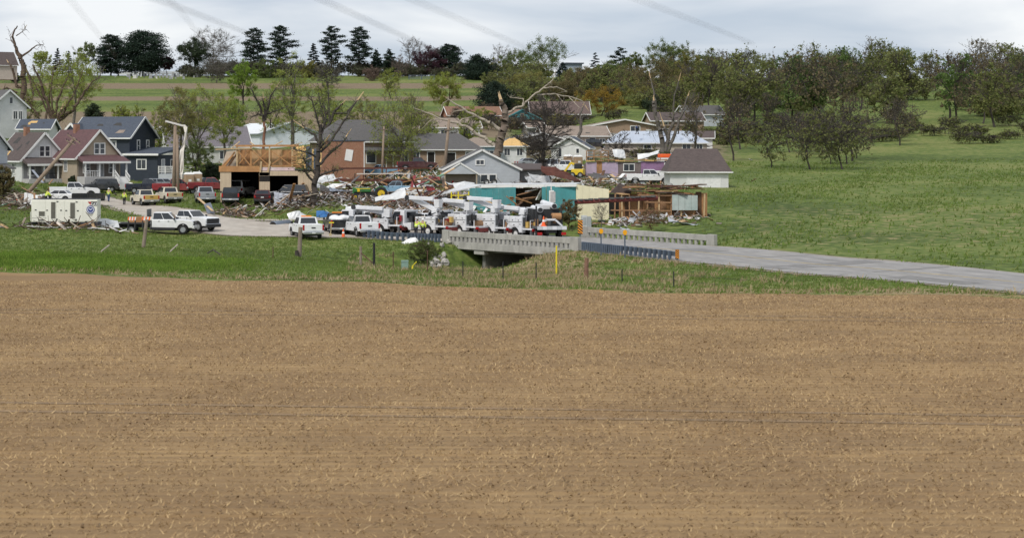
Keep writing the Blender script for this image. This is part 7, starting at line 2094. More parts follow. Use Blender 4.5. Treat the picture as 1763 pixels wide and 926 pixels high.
def marker(label, u, vt, vb, vpost, y, w, flip=1):
    p = at(u, y)
    o = thing('object_marker', label, 'sign', p, 0, 'striped object markers')
    z0, z1 = H - (vb - V0) * y / F - p.z, H - (vt - V0) * y / F - p.z
    MB().bb(-.04, .04, .03, .09, -.3, z1).build('post', galv_d, o)
    MB().bb(-w / 2, w / 2, -.0, .02, z0, z1).build('plate', black_m, o)
    hh = z1 - z0
    n = 5
    for k in range(-1, n):
        a, b2 = z0 + hh * (k + .25) / n, z0 + hh * (k + .72) / n
        sl = w * .8 * flip
        poly = [(-w / 2, a + max(sl, 0)), (w / 2, a + max(sl, 0) - sl), (w / 2, b2 + max(sl, 0) - sl), (-w / 2, b2 + max(sl, 0))]
        poly = [(x, min(max(z, z0 + .01), z1 - .01)) for x, z in poly]
        if max(z for _, z in poly) - min(z for _, z in poly) > .03:
            MB().prism(poly, -.008, -.001).build('stripe', sign_o, o)
    return o
marker('tall black and orange striped marker sign at the end of the bridge rail', 999, 378.5, 403.5, 418, 165.8, .42)
marker('small black and orange striped marker at the end of the dark guard rail', 1166, 429.5, 446, 449, 149.0, .30)
for u_, vt, y_, l_ in ((1035, 394, 158.5, 'amber reflector sign on a post, left one above the dark guard rail'), (1076, 396, 154.5, 'amber reflector sign on a post, right one above the dark guard rail')):
    p = at(u_, y_)
    o = thing('reflector_sign', l_, 'sign', p, 0, 'amber reflector signs')
    z1 = H - (vt - V0) * y_ / F - p.z
    MB().bb(-.05, .05, .02, .1, -.4, z1 - .1).build('post', galv_d, o)
    MB().prism([(.18 * math.cos(math.pi / 4 * k + .39), z1 - .2 + .22 * math.sin(math.pi / 4 * k + .39)) for k in range(8)], -.02, .02).build('reflector', mat('amber_reflector', (.80, .36, .01), .3), o)
o = thing('striped_tool_post', 'yellow shovel handle standing between the white pickups', 'shovel', at(569, 188), 0)
MB().cyl((0, 0, .1), (.1, 0, 1.35), .045).build('handle', p_tan, o)
MB().bb(-.14, .34, -.03, .03, 1.3, 1.42).build('grip', yel, o)
MB().bb(-.14, .12, -.04, .04, 0, .3).build('blade', p_tan, o)
# ---- utility poles
pole_m = mat('pole_wood', (.25, .19, .14), .95, var=.3, vs=3, dirt=.35, dirtcol=(.12, .09, .07), aniso=(3, 3, .5))
def pole(label, u0, v0_, u1, v1, y, r, m=pole_m, arms=(), dy=0.):
    s = F / y
    b_ = px(u0, v0_, y)
    o = thing('utility_pole', label, 'utility pole', b_, 0)
    t_ = Vector(((u1 - u0) / s, dy, (v0_ - v1) / s))
    d = t_.normalized()
    MB().cyl(-d * .8, t_, r * 1.15, r * .85, 10).build('shaft', m, o, smooth=True)
    for (f, w_, tilt, th) in arms:
        c = t_ * f
        a = Vector((math.cos(R(tilt)), 0, math.sin(R(tilt)))) * w_ / 2
        MB().bar(c - a + Vector((0, -r, 0)), c + a + Vector((0, -r, 0)), th, th * 1.2).build('crossarm', m, o)
        for q in (-.9, -.45, .45, .9):
            MB().cyl(c + a * q + Vector((0, -r, .05)), c + a * q + Vector((0, -r, .28)), .05, .04, 6).build('insulator', plast, o)
    return o
lp = pole('utility pole leaning far over to the right with a tilted crossarm', 33, 350, 126, 238, 228, .24, arms=((.985, 1.9, -35, .11), (.93, 1.2, -25, .1)), dy=1.5)
tp = pole('bare utility pole, left one of the twin poles by the navy house', 299, 338, 302, 211, 246, .24, arms=((.98, 2.6, -14, .12),))
pole('bare utility pole, right one of the twin poles by the navy house', 307, 346, 305, 232, 244, .19)
pole('bleached utility pole leaning over the debris, left of the white gable building', 764, 308, 773, 205, 268, .22, arms=((.82, 1.0, 10, .1),), dy=-.5)
pole('thin grey utility pole before the brown house', 657, 318, 661, 218, 284, .17, arms=((.95, 1.2, 0, .08),))
# torn white sheet hung on the right of the twin poles
o = thing('hanging_sheet', 'long torn white sheet hanging beside the twin poles', 'insulation', px(315, 309, 243), 0)
rng = random.Random(5)
s_ = F / 243
vs, fs = [], []
prof = [(316, 215, 5), (319, 219, 7), (320, 228, 4), (318, 240, 2.5), (316, 250, 5), (313, 260, 7), (312.5, 275, 6.5), (313, 290, 6), (312, 300, 4.5), (312.5, 309, 2.5)]
for k, (u_, v_, w_) in enumerate(prof):
    for j in range(4):
        f = j / 3 - .5
        vs.append(((u_ + f * w_ - 315) / s_, rng.uniform(-.15, .15), (309 - v_) / s_))
    for j in range(4):
        f = .5 - j / 3
        vs.append(((u_ + f * w_ - 315) / s_, .18 + rng.uniform(-.05, .15), (309 - v_) / s_))
for k in range(len(prof) - 1):
    for j in range(8):
        a, b2 = k * 8 + j, k * 8 + (j + 1) % 8
        fs.append((a, b2, b2 + 8, a + 8))
MB().add(vs, fs).build('sheet', mat('torn_white_sheet', (.68, .64, .58), .85, var=.12, vs=3, dirt=.3, dirtcol=(.55, .42, .38)), o)
o = thing('broken_crossarm', 'white broken crossarm hanging between the twin poles', 'crossarm', px(300, 212, 244), 0)
MB().bar((-1.1, -.3, .25), (1.5, -.3, -.45), .2, .22).build('arm', mat('bleached_arm', (.6, .58, .55), .8, var=.1), o)
MB().bar((1.4, -.3, -.4), (1.6, -.3, -2.2), .28, .2).build('stub', deadw, o)
# ---- wires of the roadside line close to the camera
near_line = [(545, -4, 720, 74), (262, -4, 412, 52), (118, -4, 186, 80), (702, -4, 905, 82), (1090, -4, 1262, 62), (290, -4, 345, 62)]
for k, (a_, b_, c_, d_) in enumerate(near_line):
    p0, p1 = px(a_, b_, 9.0), px(c_, d_, 13.5)
    dd = p1 - p0
    wire('power_line', 'blurred dark wire slanting across the sky, ' + ['third from the left', 'second from the left, darkest', 'leftmost and faint', 'fourth from the left', 'rightmost', 'faint one crossing the second'][k], [p0 - dd * 2.2, p0, p1, p1 + dd * .35], .0034 if k in (0, 1) else .0024, .0, cat='wire', group='overhead wires near the camera')
# ================================================================ cemetery on the crest
stone = mat('headstone_grey', (.30, .30, .31), .7, var=.3, vs=.4)
stone_l = mat('headstone_pale', (.55, .54, .52), .7, var=.15, vs=.4)
hm = MB().bb(-.45, .45, -.12, .12, -.1, .2).bb(-.35, .35, -.09, .09, .2, 1.05).mesh('headstone')
rng = random.Random(21)
for k in range(46):
    u_, y_ = rng.uniform(195, 345), rng.uniform(835, 890)
    o = link('headstone', hm)
    o.data.materials.clear() if k == 0 else None
    if k == 0:
        hm.materials.append(stone)
    o.material_slots[0].link = 'OBJECT'
    o.material_slots[0].material = rng.choice([stone, stone, stone_l, mat('headstone_dark', (.07, .07, .08), .5)])
    o.location = at(u_, y_)
    sc_ = rng.uniform(.7, 1.6)
    o.scale = (sc_ * rng.uniform(.8, 1.5), 1, sc_)
    o.rotation_euler.z = rng.uniform(-.3, .3)
    tag(o, 'small headstone among others under the dark pines', 'headstone', 'headstones in the hilltop cemetery')
f = thing('cemetery_fence', 'low white fence along the cemetery under the broad pine', 'fence', at(270, 905), 0)
for k in range(22):
    a = at(205 + k * 7, 905) - f.location
    MB().bb(a.x - .1, a.x + .1, a.y - .1, a.y + .1, a.z - .5, a.z + 2.0).build('fence_post', white, f)
    b2 = at(212 + k * 7, 905) - f.location
    for z_ in (.7, 1.5):
        MB().bar(a + Vector((.12, 0, z_)), b2 + Vector((-.12, 0, z_)), .12, .5).build('fence_rail', white, f)
gr = thing('farm_gate', 'grey metal gate on the crest below the purple tree', 'gate', at(720, 830), 0)
for z_ in (.5, 1.0, 1.5, 2.0):
    MB().bar((-4, 0, z_), (7, 0, z_), .14).build('rail', galv, gr)
for x_ in (-4, 1.5, 7):
    MB().bb(x_ - .15, x_ + .15, -.15, .15, -.5, 2.3).build('gate_post', galv_d, gr)
# ================================================================ debris
sheet_w = mat('crumpled_white_metal', (0, 0, 0))
blue_t = mat('blue_tarp', (.03, .13, .33), .6, var=.2)
red_m = mat('red_scrap', (.20, .025, .03), .6, var=.5)
def crumple(name, label, u, y, w, h, m, seed=1, tilt=.5, rz=0., lift=0., cat='sheet metal', group=None, v=None):
    """bent sheet with real thickness"""
    rng = random.Random(seed)
    p = at(u, y, lift) if v is None else px(u, v, y)
    nx, ny = 6, 4
    top = [[None] * (ny + 1) for _ in range(nx + 1)]
    vs, fs = [], []
    ph = rng.uniform(0, 6)
    for lay in (0, .04):
        for i in range(nx + 1):
            for j in range(ny + 1):
                a, b2 = i / nx - .5, j / ny - .5
                z = .12 * w * math.sin(3.1 * a + ph) * (.4 + b2) + rng.uniform(-.03, .03) * w
                if lay == 0: top[i][j] = z
                vs.append((a * w, b2 * h, top[i][j] - lay))
    n = (nx + 1) * (ny + 1)
    I = lambda i, j, l: l * n + i * (ny + 1) + j
    for i in range(nx):
        for j in range(ny):
            fs.append((I(i, j, 0), I(i + 1, j, 0), I(i + 1, j + 1, 0), I(i, j + 1, 0)))
            fs.append((I(i, j, 1), I(i, j + 1, 1), I(i + 1, j + 1, 1), I(i + 1, j, 1)))
    for i in range(nx):
        fs.append((I(i, 0, 0), I(i, 0, 1), I(i + 1, 0, 1), I(i + 1, 0, 0)))
        fs.append((I(i, ny, 0), I(i + 1, ny, 0), I(i + 1, ny, 1), I(i, ny, 1)))
    o = MB().add(vs, fs).build(name, m)
    o.location = p + Vector((0, 0, .1 + .3 * h * abs(math.sin(tilt))))
    o.rotation_euler = (tilt, rng.uniform(-.3, .3), rz)
    return tag(o, label, cat, group)
C_ = [  # name, label, u, y, w, h, material, tilt, rz, lift
    ('roof_sheet', 'white bent roof sheet on top of the heap left of the tractor', 560, 246, 2.6, .8, sheet_w, .7, .2, 1.8), ('roof_sheet', 'white torn roof sheet low in the heap left of the tractor', 578, 243, 2.6, .8, sheet_w, .5, -.2, 1.0), ('roof_sheet', 'dark folded roof sheet in the heap left of the tractor', 566, 242, 2.4, .8, shing_g, .8, .3, .6),
    ('roof_sheet', 'small white sheet at the right of the heap left of the tractor', 594, 246, 1.8, .7, sheet_w, .6, .5, 1.5), ('tarp', 'blue tarp on the grass bank below the shattered tree', 557, 212, 1.6, .9, blue_t, .7, .1, .0), ('sheet', 'white plastic sheet on the grass before the shattered tree', 508, 210, 1.5, 1.1, sheet_w, 1.0, .3, .0),
    ('roof_sheet', 'long white roof sheet bent over the middle of the heap left of the tractor', 570, 245, 3.2, .7, sheet_w, .3, .5, 1.9), ('roof_sheet', 'grey streaked roof sheet at the foot of the heap left of the tractor', 584, 242, 2.6, .7, mat('corrugated_grey', (.28, .31, .36), .45, .4), .4, .3, .7), ('roof_sheet', 'narrow white roof sheet sticking out left of the heap by the tractor', 551, 244, 1.8, .6, sheet_w, .7, .9, 1.0),
    ('sheet', 'long white plastic sheet trailing along the grass bank', 527, 211, 3.2, .7, sheet_w, .4, .05, .0), ('sheet', 'white sheet heap on the bank right of the blue tarp', 616, 212, 2.8, 1.0, sheet_w, .5, 0, .1), ('sheet', 'small white scrap on the bank left of the white sheet heap', 597, 211, 1.0, .6, sheet_w, .4, .4, 0),
    ('sheet', 'grey plastic sheet draped before the crushed SUV', 486, 222, 2.0, 1.9, mat('grey_plastic', (.40, .42, .46), .5, var=.15), 1.1, .4, .0), ('roof_panel', 'grey corrugated panel propped up beside the grey pickup', 361, 214, 1.0, 1.5, mat('corrugated_grey', (.28, .31, .36), .45, .4, var=.2, stripe=('X', .15, .03)), 1.2, .7, .0),
    ('sheet', 'white tent like scrap on the roots of the leaning pole', 53, 226, 1.6, 1.6, white, 1.0, .2, .3), ('roof_sheet', 'white bent roof panel fallen before the metal roofed house, left of its twin', 1066, 292, 1.9, 1.5, sheet_w, .9, .3, 2.9), ('roof_sheet', 'long white roof panel sliding off the wrecked purple house', 1116, 292, 3.4, 1.0, sheet_w, .9, -.5, 2.9),
    ('roof_sheet', 'grey white metal sheets lying above the debris pile of twigs and red scrap', 786, 235, 2.6, 1.1, sheet_w, .5, .4, 1.4), ('roof_sheet', 'crumpled metal sheet leaning at the left of the teal workshop', 800, 222, 2.6, 1.2, sheet_w, .8, .3, 1.6), ('sheet', 'pale sheet behind the line trucks, above the left boom', 672, 222, 3.6, 1.6, sheet_w, .5, 0, 1.0),
    ('roof_sheet', 'white and grey torn sheet at the foot of the dark bare tree', 930, 250, 3.2, 1.8, sheet_w, .7, .5, .9), ('roof_sheet', 'white sheet strip left of the dark bare tree trunk', 915, 252, 2.4, 1.2, sheet_w, .9, .9, .8), ('scrap_wreck', 'white and grey crumpled car body scrap behind the flatbed', 188, 189, 1.9, 1.2, sheet_w, .6, .3, .1),
    ('sheet', 'grey sheet lying on the grass at the foot of the stud wall', 1178, 190, 3.2, .9, mat('grey_plastic', (0, 0, 0)), .3, 0, .1), ('sheet', 'small grey scrap on the grass behind the bridge rail', 1076, 188, .9, .5, mat('grey_plastic', (0, 0, 0)), .3, .4, .1), ('sheet', 'white scrap on the bank at the guard rail', 706, 179, 1.5, .7, white, .35, .4, .0),
    ('tarp', 'blue tarp on the lawn below the navy house', 274, 270, 3.4, 1.4, blue_t, .3, .1, .2), ('sheet', 'white strip across the lawn below the navy house', 228, 280, 3.0, .8, white, .3, -.3, .1), ('sheet', 'long white strip on the lawn left of the twin poles', 290, 266, 5.2, .8, white, .25, .0, .2), ('sheet', 'white sheet on the lawn of the tan bungalow', 152, 262, 1.6, .6, white, .4, 0, .1),
    ('red_scrap', 'red metal scrap in the debris pile, left of the teal workshop', 741, 226, 1.0, .7, red_m, .8, .3, 1.6), ('red_scrap', 'red machine part low in the debris pile', 756, 219, 1.3, .7, red_m, .7, -.3, .5), ('red_scrap', 'dark red panel high in the debris pile, under the green plank', 748, 232, 1.3, .7, red_m, .9, .1, 2.4),
    ('roof_sheet', 'brown roof slab lying before the loader and the dark bare tree', 965, 250, 5.4, 1.4, rust, .35, .05, 1.5), ('roof_sheet', 'grey roof slab on the ground left of the white pickup at the purple house', 1050, 250, 4.4, 1.2, shing_g, .4, 0, 1.3)]
for k, (n_, l_, u_, y_, w_, h_, m_, ti, rz_, lf) in enumerate(C_):
    crumple(n_, l_, u_, y_, w_, h_, m_, k + 3, ti, rz_, lf, cat='tarp' if n_ == 'tarp' else ('scrap' if 'scrap' in n_ else 'sheet'))
# single planks one can tell apart
def plank(label, a, b2, w=.22, th=.06, m=None, name='plank'):
    """a = (u, v, y) ends"""
    A, B = px(*a), px(*b2)
    o = MB().bar(Vector((0, 0, 0)), B - A, w, th).build(name, m or wood_p)
    o.location = A
    return tag(o, label, 'plank')
green_p = mat('green_plank', (.14, .27, .17), .7, var=.2)
for l_, a, b2, w, m_ in [('pale timber plank propped on the bank before the grey pickup', (341, 341, 219), (366, 363, 211), .25, wood_p), ('green plank rising from the debris pile to the bleached pole', (722, 321, 240), (763, 300, 246), .45, green_p), ('raw orange plank beside the green plank on the debris pile', (732, 318, 242), (782, 290, 250), .3, ply_l),
        ('grey metal bar leaning against the white bungalow porch', (56, 293, 255), (74, 315, 249), .3, mat('steel_bar', (.3, .32, .36), .5, .3)), ('splintered pale stick on the grass below the flatbed', (293, 433, 163), (306, 421, 166), .10, deadw), ('broken stick on the green strip left of the wooden post', (174, 433, 160), (188, 422, 163), .09, deadw), ('dark bent stick on the bank, left one of a crossed pair', (357, 436, 161), (367, 430, 162), .07, bark_d),
        ('dark bent stick on the bank, right one of a crossed pair', (367, 430, 162), (379, 438, 160), .07, bark_d), ('pale plank on the rubble under the generator', (100, 391, 185), (124, 396, 184), .35, white), ('grey stick leaning against the fuel tank of the generator', (138, 393, 185), (156, 384, 186), .12, white), ('grey timber leaning at the hitch of the generator', (35, 393, 186), (44, 375, 187), .22, wood_g),
        ('red board beside the roots of the leaning pole', (-6, 368, 222), (32, 342, 228), .3, mat('red_lead', (.42, .10, .05), .7, var=.3)), ('green grey board under the red board at the left edge', (-4, 356, 222), (28, 346, 227), .3, green_p), ('pale yellow plank standing in the debris pile', (727, 341, 226), (730, 322, 228), .18, wood_p), ('long orange plank across the debris before the steel platform', (654, 312, 252), (704, 336, 246), .22, ply), ('long pale plank across the debris right of the tractor', (640, 320, 250), (668, 306, 254), .2, ply_l)]:
    plank(l_, a, b2, w, .08, m_)
for k, (u_, vt, vb) in enumerate([(777, 330, 347), (788, 330, 346), (807, 335, 344)]):
    pass
o = thing('yellow_frame', 'yellow tubular frame in front of the crumpled metal left of the teal workshop', 'frame', px(777, 346, 214), 0)
s_ = F / 214
for a in (0, 12, 30):
    MB().bar((a / s_, 0, 0), (a / s_, 0, 16 / s_), .13).build('upright', yel, o)
for z_ in (3, 9.5):
    MB().bar((0, 0, z_ / s_), (30 / s_, 0, z_ / s_), .11).build('rung', yel, o)
# wheels leaning on the white gable building
for k, u_ in enumerate((837.5, 851)):
    o = thing('spare_wheel', ['black tyre with white rim leaning at the white gable building, left one', 'black tyre with white rim leaning at the white gable building, right one'][k], 'wheel', px(u_, 318.5, 257.5), 0, 'white rimmed wheels at the gable building')
    q = wheel(o, 0, 0, .40, .24, rim_w)
    q.rotation_euler = (.12, 0, math.pi)
    q.location = (0, 0, .40)
# loose timber in countable heaps: each board a thing of its own
HUES = [('white', 'white'), ('pale_wood', 'pale'), ('fresh', 'pale orange'), ('orange', 'orange'), ('dark', 'dark brown'), ('stripped', 'bleached'), ('rusty', 'rust red'), ('red', 'red'), ('grey', 'grey'), ('lilac', 'lilac'), ('weathered', 'grey brown')]
def heap(label, group, c, n, L, W_, mats, seed, sp, zs, name='board'):
    rng = random.Random(seed)
    u, y = c
    for k in range(n):
        uu, yy = u + rng.gauss(0, sp[0]), y + rng.gauss(0, sp[1])
        ln, w = rng.uniform(*L), rng.uniform(*W_)
        a = rng.uniform(-.6, .6) + (math.pi / 2 if rng.random() < .25 else 0)
        el = rng.gauss(.08, .32)
        d = Vector((math.cos(a) * math.cos(el), math.sin(a) * math.cos(el), math.sin(el))) * ln / 2
        o = MB().bar(-d, d, w, rng.uniform(.04, .1)).build(name, rng.choice(mats))
        fall = max(0, 1 - ((uu - u) / (sp[0] * 2.2)) ** 2)
        o.location = at(uu, yy, .15 + abs(d.z) * .7 + rng.random() * zs * fall)
        if on_road(np.array([o.location.x]), np.array([o.location.y]))[0]:
            bpy.data.objects.remove(o)
            continue
        cn = o.data.materials[0].name
        hue = next((h_ for k_, h_ in HUES if k_ in cn), 'brown')
        tag(o, ('long ' if ln > (L[0] + L[1]) / 2 else 'short ') + hue + ' ' + label, 'board', group)
mix1 = [lumber, ply, wood_p, ply_l, deadw, mat('dark_sheathing', (0, 0, 0)), white, rust, shing_g]
heap('splintered board in the tangle around the green tractor', 'boards around the tractor', (632, 246), 34, (1.2, 4.2), (.1, .35), mix1, 1, (34, 3.2), 1.3)
heap('splintered board in the tall debris pile left of the teal workshop', 'boards of the tall debris pile', (735, 227), 50, (1.0, 4.0), (.1, .4), mix1 + [red_m, bark_d, bark_b], 2, (24, 4.5), 3.0)
heap('splintered board before the crushed SUV at the garage', 'boards before the garage', (512, 222.5), 22, (1.0, 4.2), (.1, .3), [lumber, deadw, wood_p, bark_b, ply], 3, (17, 1.8), .9)
heap('broken board on the bank below the black pickup', 'boards on the road bank', (408, 214.5), 13, (.6, 2.4), (.08, .25), [lumber, deadw, bark_b, bark_d, white], 4, (20, 2.0), .5)
heap('splintered board on the steel platform', 'boards on the platform', (680, 278.5), 18, (1.0, 4.0), (.12, .4), [lumber, ply, ply_l, white, wood_p], 5, (34, 1.0), 1.0)
for o in [q for q in COL.objects if q.get('group') == 'boards on the platform']:
    o.location.z = px(0, 309, 278).z + random.random() * 1.0
heap('broken timber under and beside the generator trailer', 'timber beside the generator', (100, 184.6), 12, (.5, 2.4), (.06, .3), [deadw, wood_g, bark_b, lumber, white], 6, (58, .9), .3)
heap('broken timber at the roots of the leaning pole', 'timber at the leaning pole', (28, 226), 22, (.8, 3.6), (.1, .4), [lumber, bark_b, bark_d, deadw, rust, wood_g], 7, (24, 3), 1.2)
heap('scattered board between the line trucks and the teal workshop', 'boards behind the line trucks', (700, 210), 24, (.8, 3.0), (.12, .5), mix1, 8, (60, 3), .6)
heap('scattered board in the yards right of the white gable building', 'boards in the right hand yards', (975, 262), 28, (.8, 4.0), (.1, .5), mix1 + [sheet_w], 9, (56, 7), .8)
heap('scattered board along the foot of the stud wall', 'boards at the stud wall', (1125, 193.8), 9, (.6, 2.2), (.08, .3), [lumber, ply, rust, deadw, shing_g], 10, (46, 1.2), .25)
heap('scattered board on the lawns before the bungalows', 'boards on the lawns', (150, 262), 14, (.5, 2.4), (.1, .4), [white, lumber, wood_p, deadw], 11, (80, 6), .1)
heap('scattered board before the purple wrecked house', 'boards before the purple house', (1085, 272), 20, (.8, 3.6), (.1, .6), mix1 + [mat('lilac_wall', (0, 0, 0))], 12, (44, 5), .6)
heap('scattered board in the yards behind the steel platform', 'boards behind the platform', (700, 300), 18, (.8, 3.6), (.1, .5), mix1, 13, (70, 6), .5)
heap('splintered board strewn on the hillside yards', 'boards on the hillside yards', (1040, 352), 20, (1.0, 4.0), (.15, .6), mix1 + [white], 14, (85, 26), .4)
heap('splintered board heaped before the left teal wall of the workshop', 'boards before the teal wall', (846, 205.5), 14, (1.0, 3.4), (.1, .5), mix1, 16, (20, 1.4), 1.5)
heap('splintered board caught in the broken middle of the teal workshop', 'boards in the teal workshop', (896, 204.5), 16, (1.0, 3.4), (.1, .5), mix1, 15, (26, 1.6), 1.6)
# fallen trunk at the leaning pole, culvert
o = thing('fallen_log', 'thick fallen log at the roots of the leaning pole', 'log', px(40, 352, 227), 0)
MB().cyl((-2.6, 0, .1), (2.0, .4, -.1), .45, .36, 9).build('log', bark_g, o, smooth=True)
MB().cyl((1.2, 0, 0), (2.6, -.4, .1 - .8), .16, .08, 7).build('branch_stub', split, o)
o = thing('culvert', 'dark metal culvert mouth under the side lane', 'culvert', px(484, 388, 203.5), R(60))
MB().cyl((-1.6, 0, 0), (1.5, 0, .05), .5, .5, 14).build('pipe', galv, o, smooth=True)
MB().cyl((-1.63, 0, 0), (-1.61, 0, 0), .43, None, 14).build('mouth_shade', dark_in, o)  # black disc, shade inside the pipe put into its colour
# riprap below the bridge end
rng = random.Random(9)
rk = MB().sph((0, 0, 0), .5, 7, 4, .7)
rk.v = [(x * rng.uniform(.75, 1.2), y * rng.uniform(.75, 1.2), z * rng.uniform(.75, 1.2)) for x, y, z in rk.v]
rkm = rk.mesh('rock')
rkm.materials.append(mat('riprap_stone', (.36, .34, .31), .9, var=.3, vs=2))
for k in range(34):
    t_ = rng.random()
    x, y = 9.4 - 2.6 * t_ + rng.gauss(0, .7), 177.6 - 8 * t_ + rng.gauss(0, .8)
    o = link('rock', rkm)
    o.location = (x, y, gz(x, y) + .1)
    s_ = rng.uniform(.35, 1.0)
    o.scale = (s_, s_ * rng.uniform(.7, 1.2), s_ * rng.uniform(.6, 1))
    o.rotation_euler = (rng.uniform(0, 6), rng.uniform(0, 6), rng.uniform(0, 6))
    tag(o, 'pale riprap rock heaped below the left end of the concrete bridge', 'rock', 'riprap rocks at the bridge end')
# fine litter nobody could count
def litter(name, label, spots, n, size, m, seed, thick=.03):
    nrng = np.random.default_rng(seed)
    u = np.concatenate([nrng.normal(a, su, n_) for a, _, su, _, n_ in spots])
    y = np.concatenate([nrng.normal(b2, sy, n_) for _, b2, _, sy, n_ in spots])
    x = (u - U0) * y / F
    ok = ~on_road(x, y)
    x, y = x[ok], y[ok]
    z = base_z(x, y)
    k = len(x)
    ln, w = size[0] * nrng.uniform(.4, 1.6, k), size[1] * nrng.uniform(.5, 1.6, k)
    a = nrng.uniform(0, np.pi, k); tl = nrng.normal(0, .35, k)
    dx = np.stack([np.cos(a) * np.cos(tl), np.sin(a) * np.cos(tl), np.sin(tl)], -1) * ln[:, None] / 2
    dy = np.stack([-np.sin(a), np.cos(a), nrng.normal(0, .4, k)], -1) * w[:, None] / 2
    c = np.stack([x, y, z + .06 + np.abs(dx[:, 2])], -1)
    up = np.array([0, 0, thick])
    v = np.stack([c - dx - dy, c + dx - dy, c + dx + dy, c - dx + dy, c - dx - dy + up, c + dx - dy + up, c + dx + dy + up, c - dx + dy + up], 1).reshape(-1, 3)
    q = (np.arange(k) * 8)[:, None, None] + np.array(BOXF)[None]
    o = link(name, mesh_np(name, v, q.reshape(-1, 4)), m)
    return tag(o, label, 'debris', kind='stuff')
lm = mat('litter_mix', (.30, .19, .11), .9, var=.3, vs=.3, island=[(.12, .075, .045), (.55, .53, .50), (.22, .20, .19), (.42, .28, .14), (.65, .64, .62), (.07, .05, .04), (.30, .16, .08)])
litter('debris', 'fine splinters, insulation and scraps strewn through the town', [(620, 240, 70, 9, 900), (740, 226, 45, 7, 900), (500, 222, 30, 2.5, 200), (408, 214.5, 22, 2, 90), (980, 262, 75, 12, 420), (1100, 262, 60, 14, 260), (720, 295, 90, 16, 700), (300, 266, 60, 10, 130), (60, 240, 50, 12, 160), (840, 300, 60, 20, 400), (110, 185, 60, 1.6, 60), (1120, 193, 60, 1.6, 70), (420, 290, 60, 16, 250), (700, 212, 50, 6, 500)], 0, (.75, .22), lm, 3)
litter('insulation_scraps', 'pale shreds of insulation, paper and sheet metal caught in the wreckage', [(620, 245, 45, 6, 260), (740, 226, 40, 6, 260), (800, 236, 40, 8, 160), (930, 258, 50, 9, 200), (1085, 282, 50, 9, 160), (1120, 196, 50, 2, 110), (690, 300, 70, 12, 160), (505, 223, 30, 2, 70), (1040, 355, 80, 22, 200), (60, 232, 40, 6, 60), (720, 212, 60, 5, 160)], 0, (.75, .4), mat('pale_scraps', (.6, .6, .59), .7, var=.15, island=[(.72, .72, .71), (.5, .52, .55), (.62, .50, .46), (.40, .42, .44)]), 44)
litter('twigs', 'broken twigs and small branches strewn over the banks', [(408, 214.5, 22, 2, 90), (505, 222, 30, 2.5, 150), (740, 226, 40, 6, 800), (40, 228, 40, 8, 500), (600, 242, 50, 8, 500), (950, 256, 50, 8, 400), (110, 185, 60, 2, 120)], 0, (1.5, .05), bark_b, 4)
nr_ = np.random.default_rng(31)
clod = mat('soil_clods', (.22, .145, .08), .95, var=.3, vs=.3, island=[(.26, .175, .095), (.18, .12, .065), (.32, .22, .12)])
litter('soil_clods', 'clods and straw lumps lying over the brown field', [(nr_.uniform(-20, 1800), nr_.uniform(42, 112), 160, 5, 40) for _ in range(170)], 0, (.05, .045), clod, 12, .025)
# ================================================================ grass, straw and stubble
def blades(name, label, N_, area, hgt, m, seed, lean=.5, per=3, keep=None, w=.05):
    nrng = np.random.default_rng(seed)
    u = nrng.uniform(area[0], area[1], N_); y = np.sqrt(nrng.uniform(area[2] ** 2, area[3] ** 2, N_))
    x = (u - U0) * y / F
    if keep is not None:
        k = keep(x, y, u, nrng)
        x, y = x[k], y[k]
    z = ground(x, y)
    x, y, z = (np.repeat(a, per) for a in (x, y, z))
    k = len(x)
    x = x + nrng.normal(0, .09, k); y = y + nrng.normal(0, .09, k)
    h = hgt * nrng.uniform(.5, 1.4, k)
    a = nrng.uniform(0, 2 * np.pi, k)
    lx, ly = nrng.normal(.15, lean, k) * h, nrng.normal(0, lean, k) * h
    ww = w * nrng.uniform(.6, 1.5, k)
    c = np.stack([x, y, z - .03], -1)
    s_ = np.stack([np.cos(a) * ww, np.sin(a) * ww, np.zeros(k)], -1)
    t_ = c + np.stack([lx, ly, h], -1)
    v = np.stack([c - s_, c + s_, t_], 1).reshape(-1, 3)
    o = link(name, mesh_np(name, v, np.arange(3 * k).reshape(-1, 3)), m)
    return tag(o, label, 'grass', kind='stuff')
g_mid = mat('bank_grass', (.13, .175, .042), .85, var=.3, vs=.15, island=[(.19, .27, .06), (.14, .20, .045), (.27, .29, .10)], transl=.55, spec=.2)
g_lush = mat('lush_grass', (.085, .145, .022), .85, var=.35, vs=.12, island=[(.17, .28, .04), (.24, .31, .06)], transl=.55, spec=.2)
g_straw = mat('dry_straw', (.36, .28, .155), .9, var=.3, vs=.3, island=[(.50, .40, .245), (.28, .21, .115), (.42, .33, .19)], transl=.4, spec=.2)
g_stub = mat('field_stubble', (.38, .26, .13), .9, var=.3, vs=.15, island=[(.50, .36, .19), (.28, .18, .09), (.42, .30, .15)], spec=.2)
def edge_y(x):
    return np.where(x > 20, 119.3 - .3 * (x - 20), 126.5 - .36 * x) + 1.2 * np.sin(x * .21)
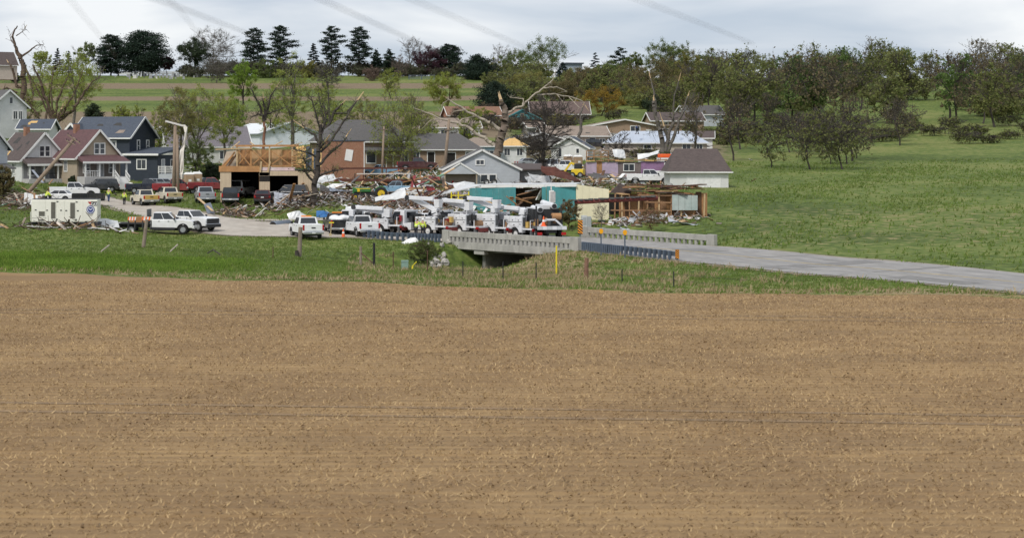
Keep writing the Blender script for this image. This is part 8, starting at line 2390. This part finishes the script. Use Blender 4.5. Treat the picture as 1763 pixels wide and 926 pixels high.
def off_road(x, y):
    ok = np.ones(len(x), bool)
    ny, nx = np.array([178.6, 165, 150, 132, 112]), np.array([9.0, 19.4, 25.2, 33, 43])
    ry = np.interp(x, nx, ny)
    ok &= ~((x > 9.0) & (y > ry - .4))
    ok &= ~((x <= 9.0) & (y > np.interp(x, [-24, -13, -6, 1.3, 9], [189.3, 189, 186, 185.5, 178.3])))
    return ok
blades('bank_grass', 'rough green grass on the bank below the road', 52000, (-40, 1830, 108, 190), .17, g_mid, 1, .5, 3, lambda x, y, u, r: (y > edge_y(x) + .5) & ~on_road(x, y) & off_road(x, y) & (creek(x, y) < .6), .05)
blades('lush_grass', 'bright green grass strip along the field at the left', 21000, (-40, 480, 135, 163), .22, g_lush, 2, .35, 3, lambda x, y, u, r: (r.random(len(x)) < np.clip((460 - u) / 160, 0, 1)) & (np.abs(y - 149 + 1.5 * np.sin(x * .3)) < 9 + r.normal(0, 2.2, len(x))), .05)
blades('dry_grass', 'tufts of dry straw grass on the bank before the bridge', 20000, (600, 1500, 112, 172), .36, g_straw, 3, .5, 3, lambda x, y, u, r: (y > edge_y(x) + 1) & off_road(x, y) & (creek(x, y) < .5) & (np.sin(x * .9 + 2 * np.sin(y * .5)) + r.normal(0, .7, len(x)) - np.abs(u - 950) / 420 > .35), .035)
blades('verge_grass', 'dry grass fringe between the field and the green strip', 12000, (-60, 1830, 95, 150), .34, g_straw, 4, .5, 3, lambda x, y, u, r: np.abs(y - edge_y(x) - 2.2) < np.abs(r.normal(0, 1.3, len(x))), .035)
blades('field_stubble', 'cut straw stubble standing over the brown field', 95000, (-60, 1830, 40, 128), .10, g_stub, 5, 1.3, 3, lambda x, y, u, r: (y < edge_y(x)) & (r.random(len(x)) < .25 + .75 * (np.sin(y * 8.2 + .4 * np.sin(x * .3)) > -.1)), .020)
blades('lawn_grass', 'ragged lawn grass and weeds through the town', 42000, (-40, 1830, 105, 330), .30, g_mid, 6, .45, 2, lambda x, y, u, r: ((y > 192) | ((u > 1195) & (y > edge_y(x) + 2))) & (r.random(len(x)) < np.where(u > 1195, .2 + .8 * (np.sin(x * .11 + 2 * np.sin(y * .06)) + np.sin(x * .31 - y * .17) + r.normal(0, .5, len(x)) > .2), 1)) & ~on_road(x, y) & ~((u > 370) & (u < 660) & (y < 206)), .09)
bpy.context.view_layer.update()
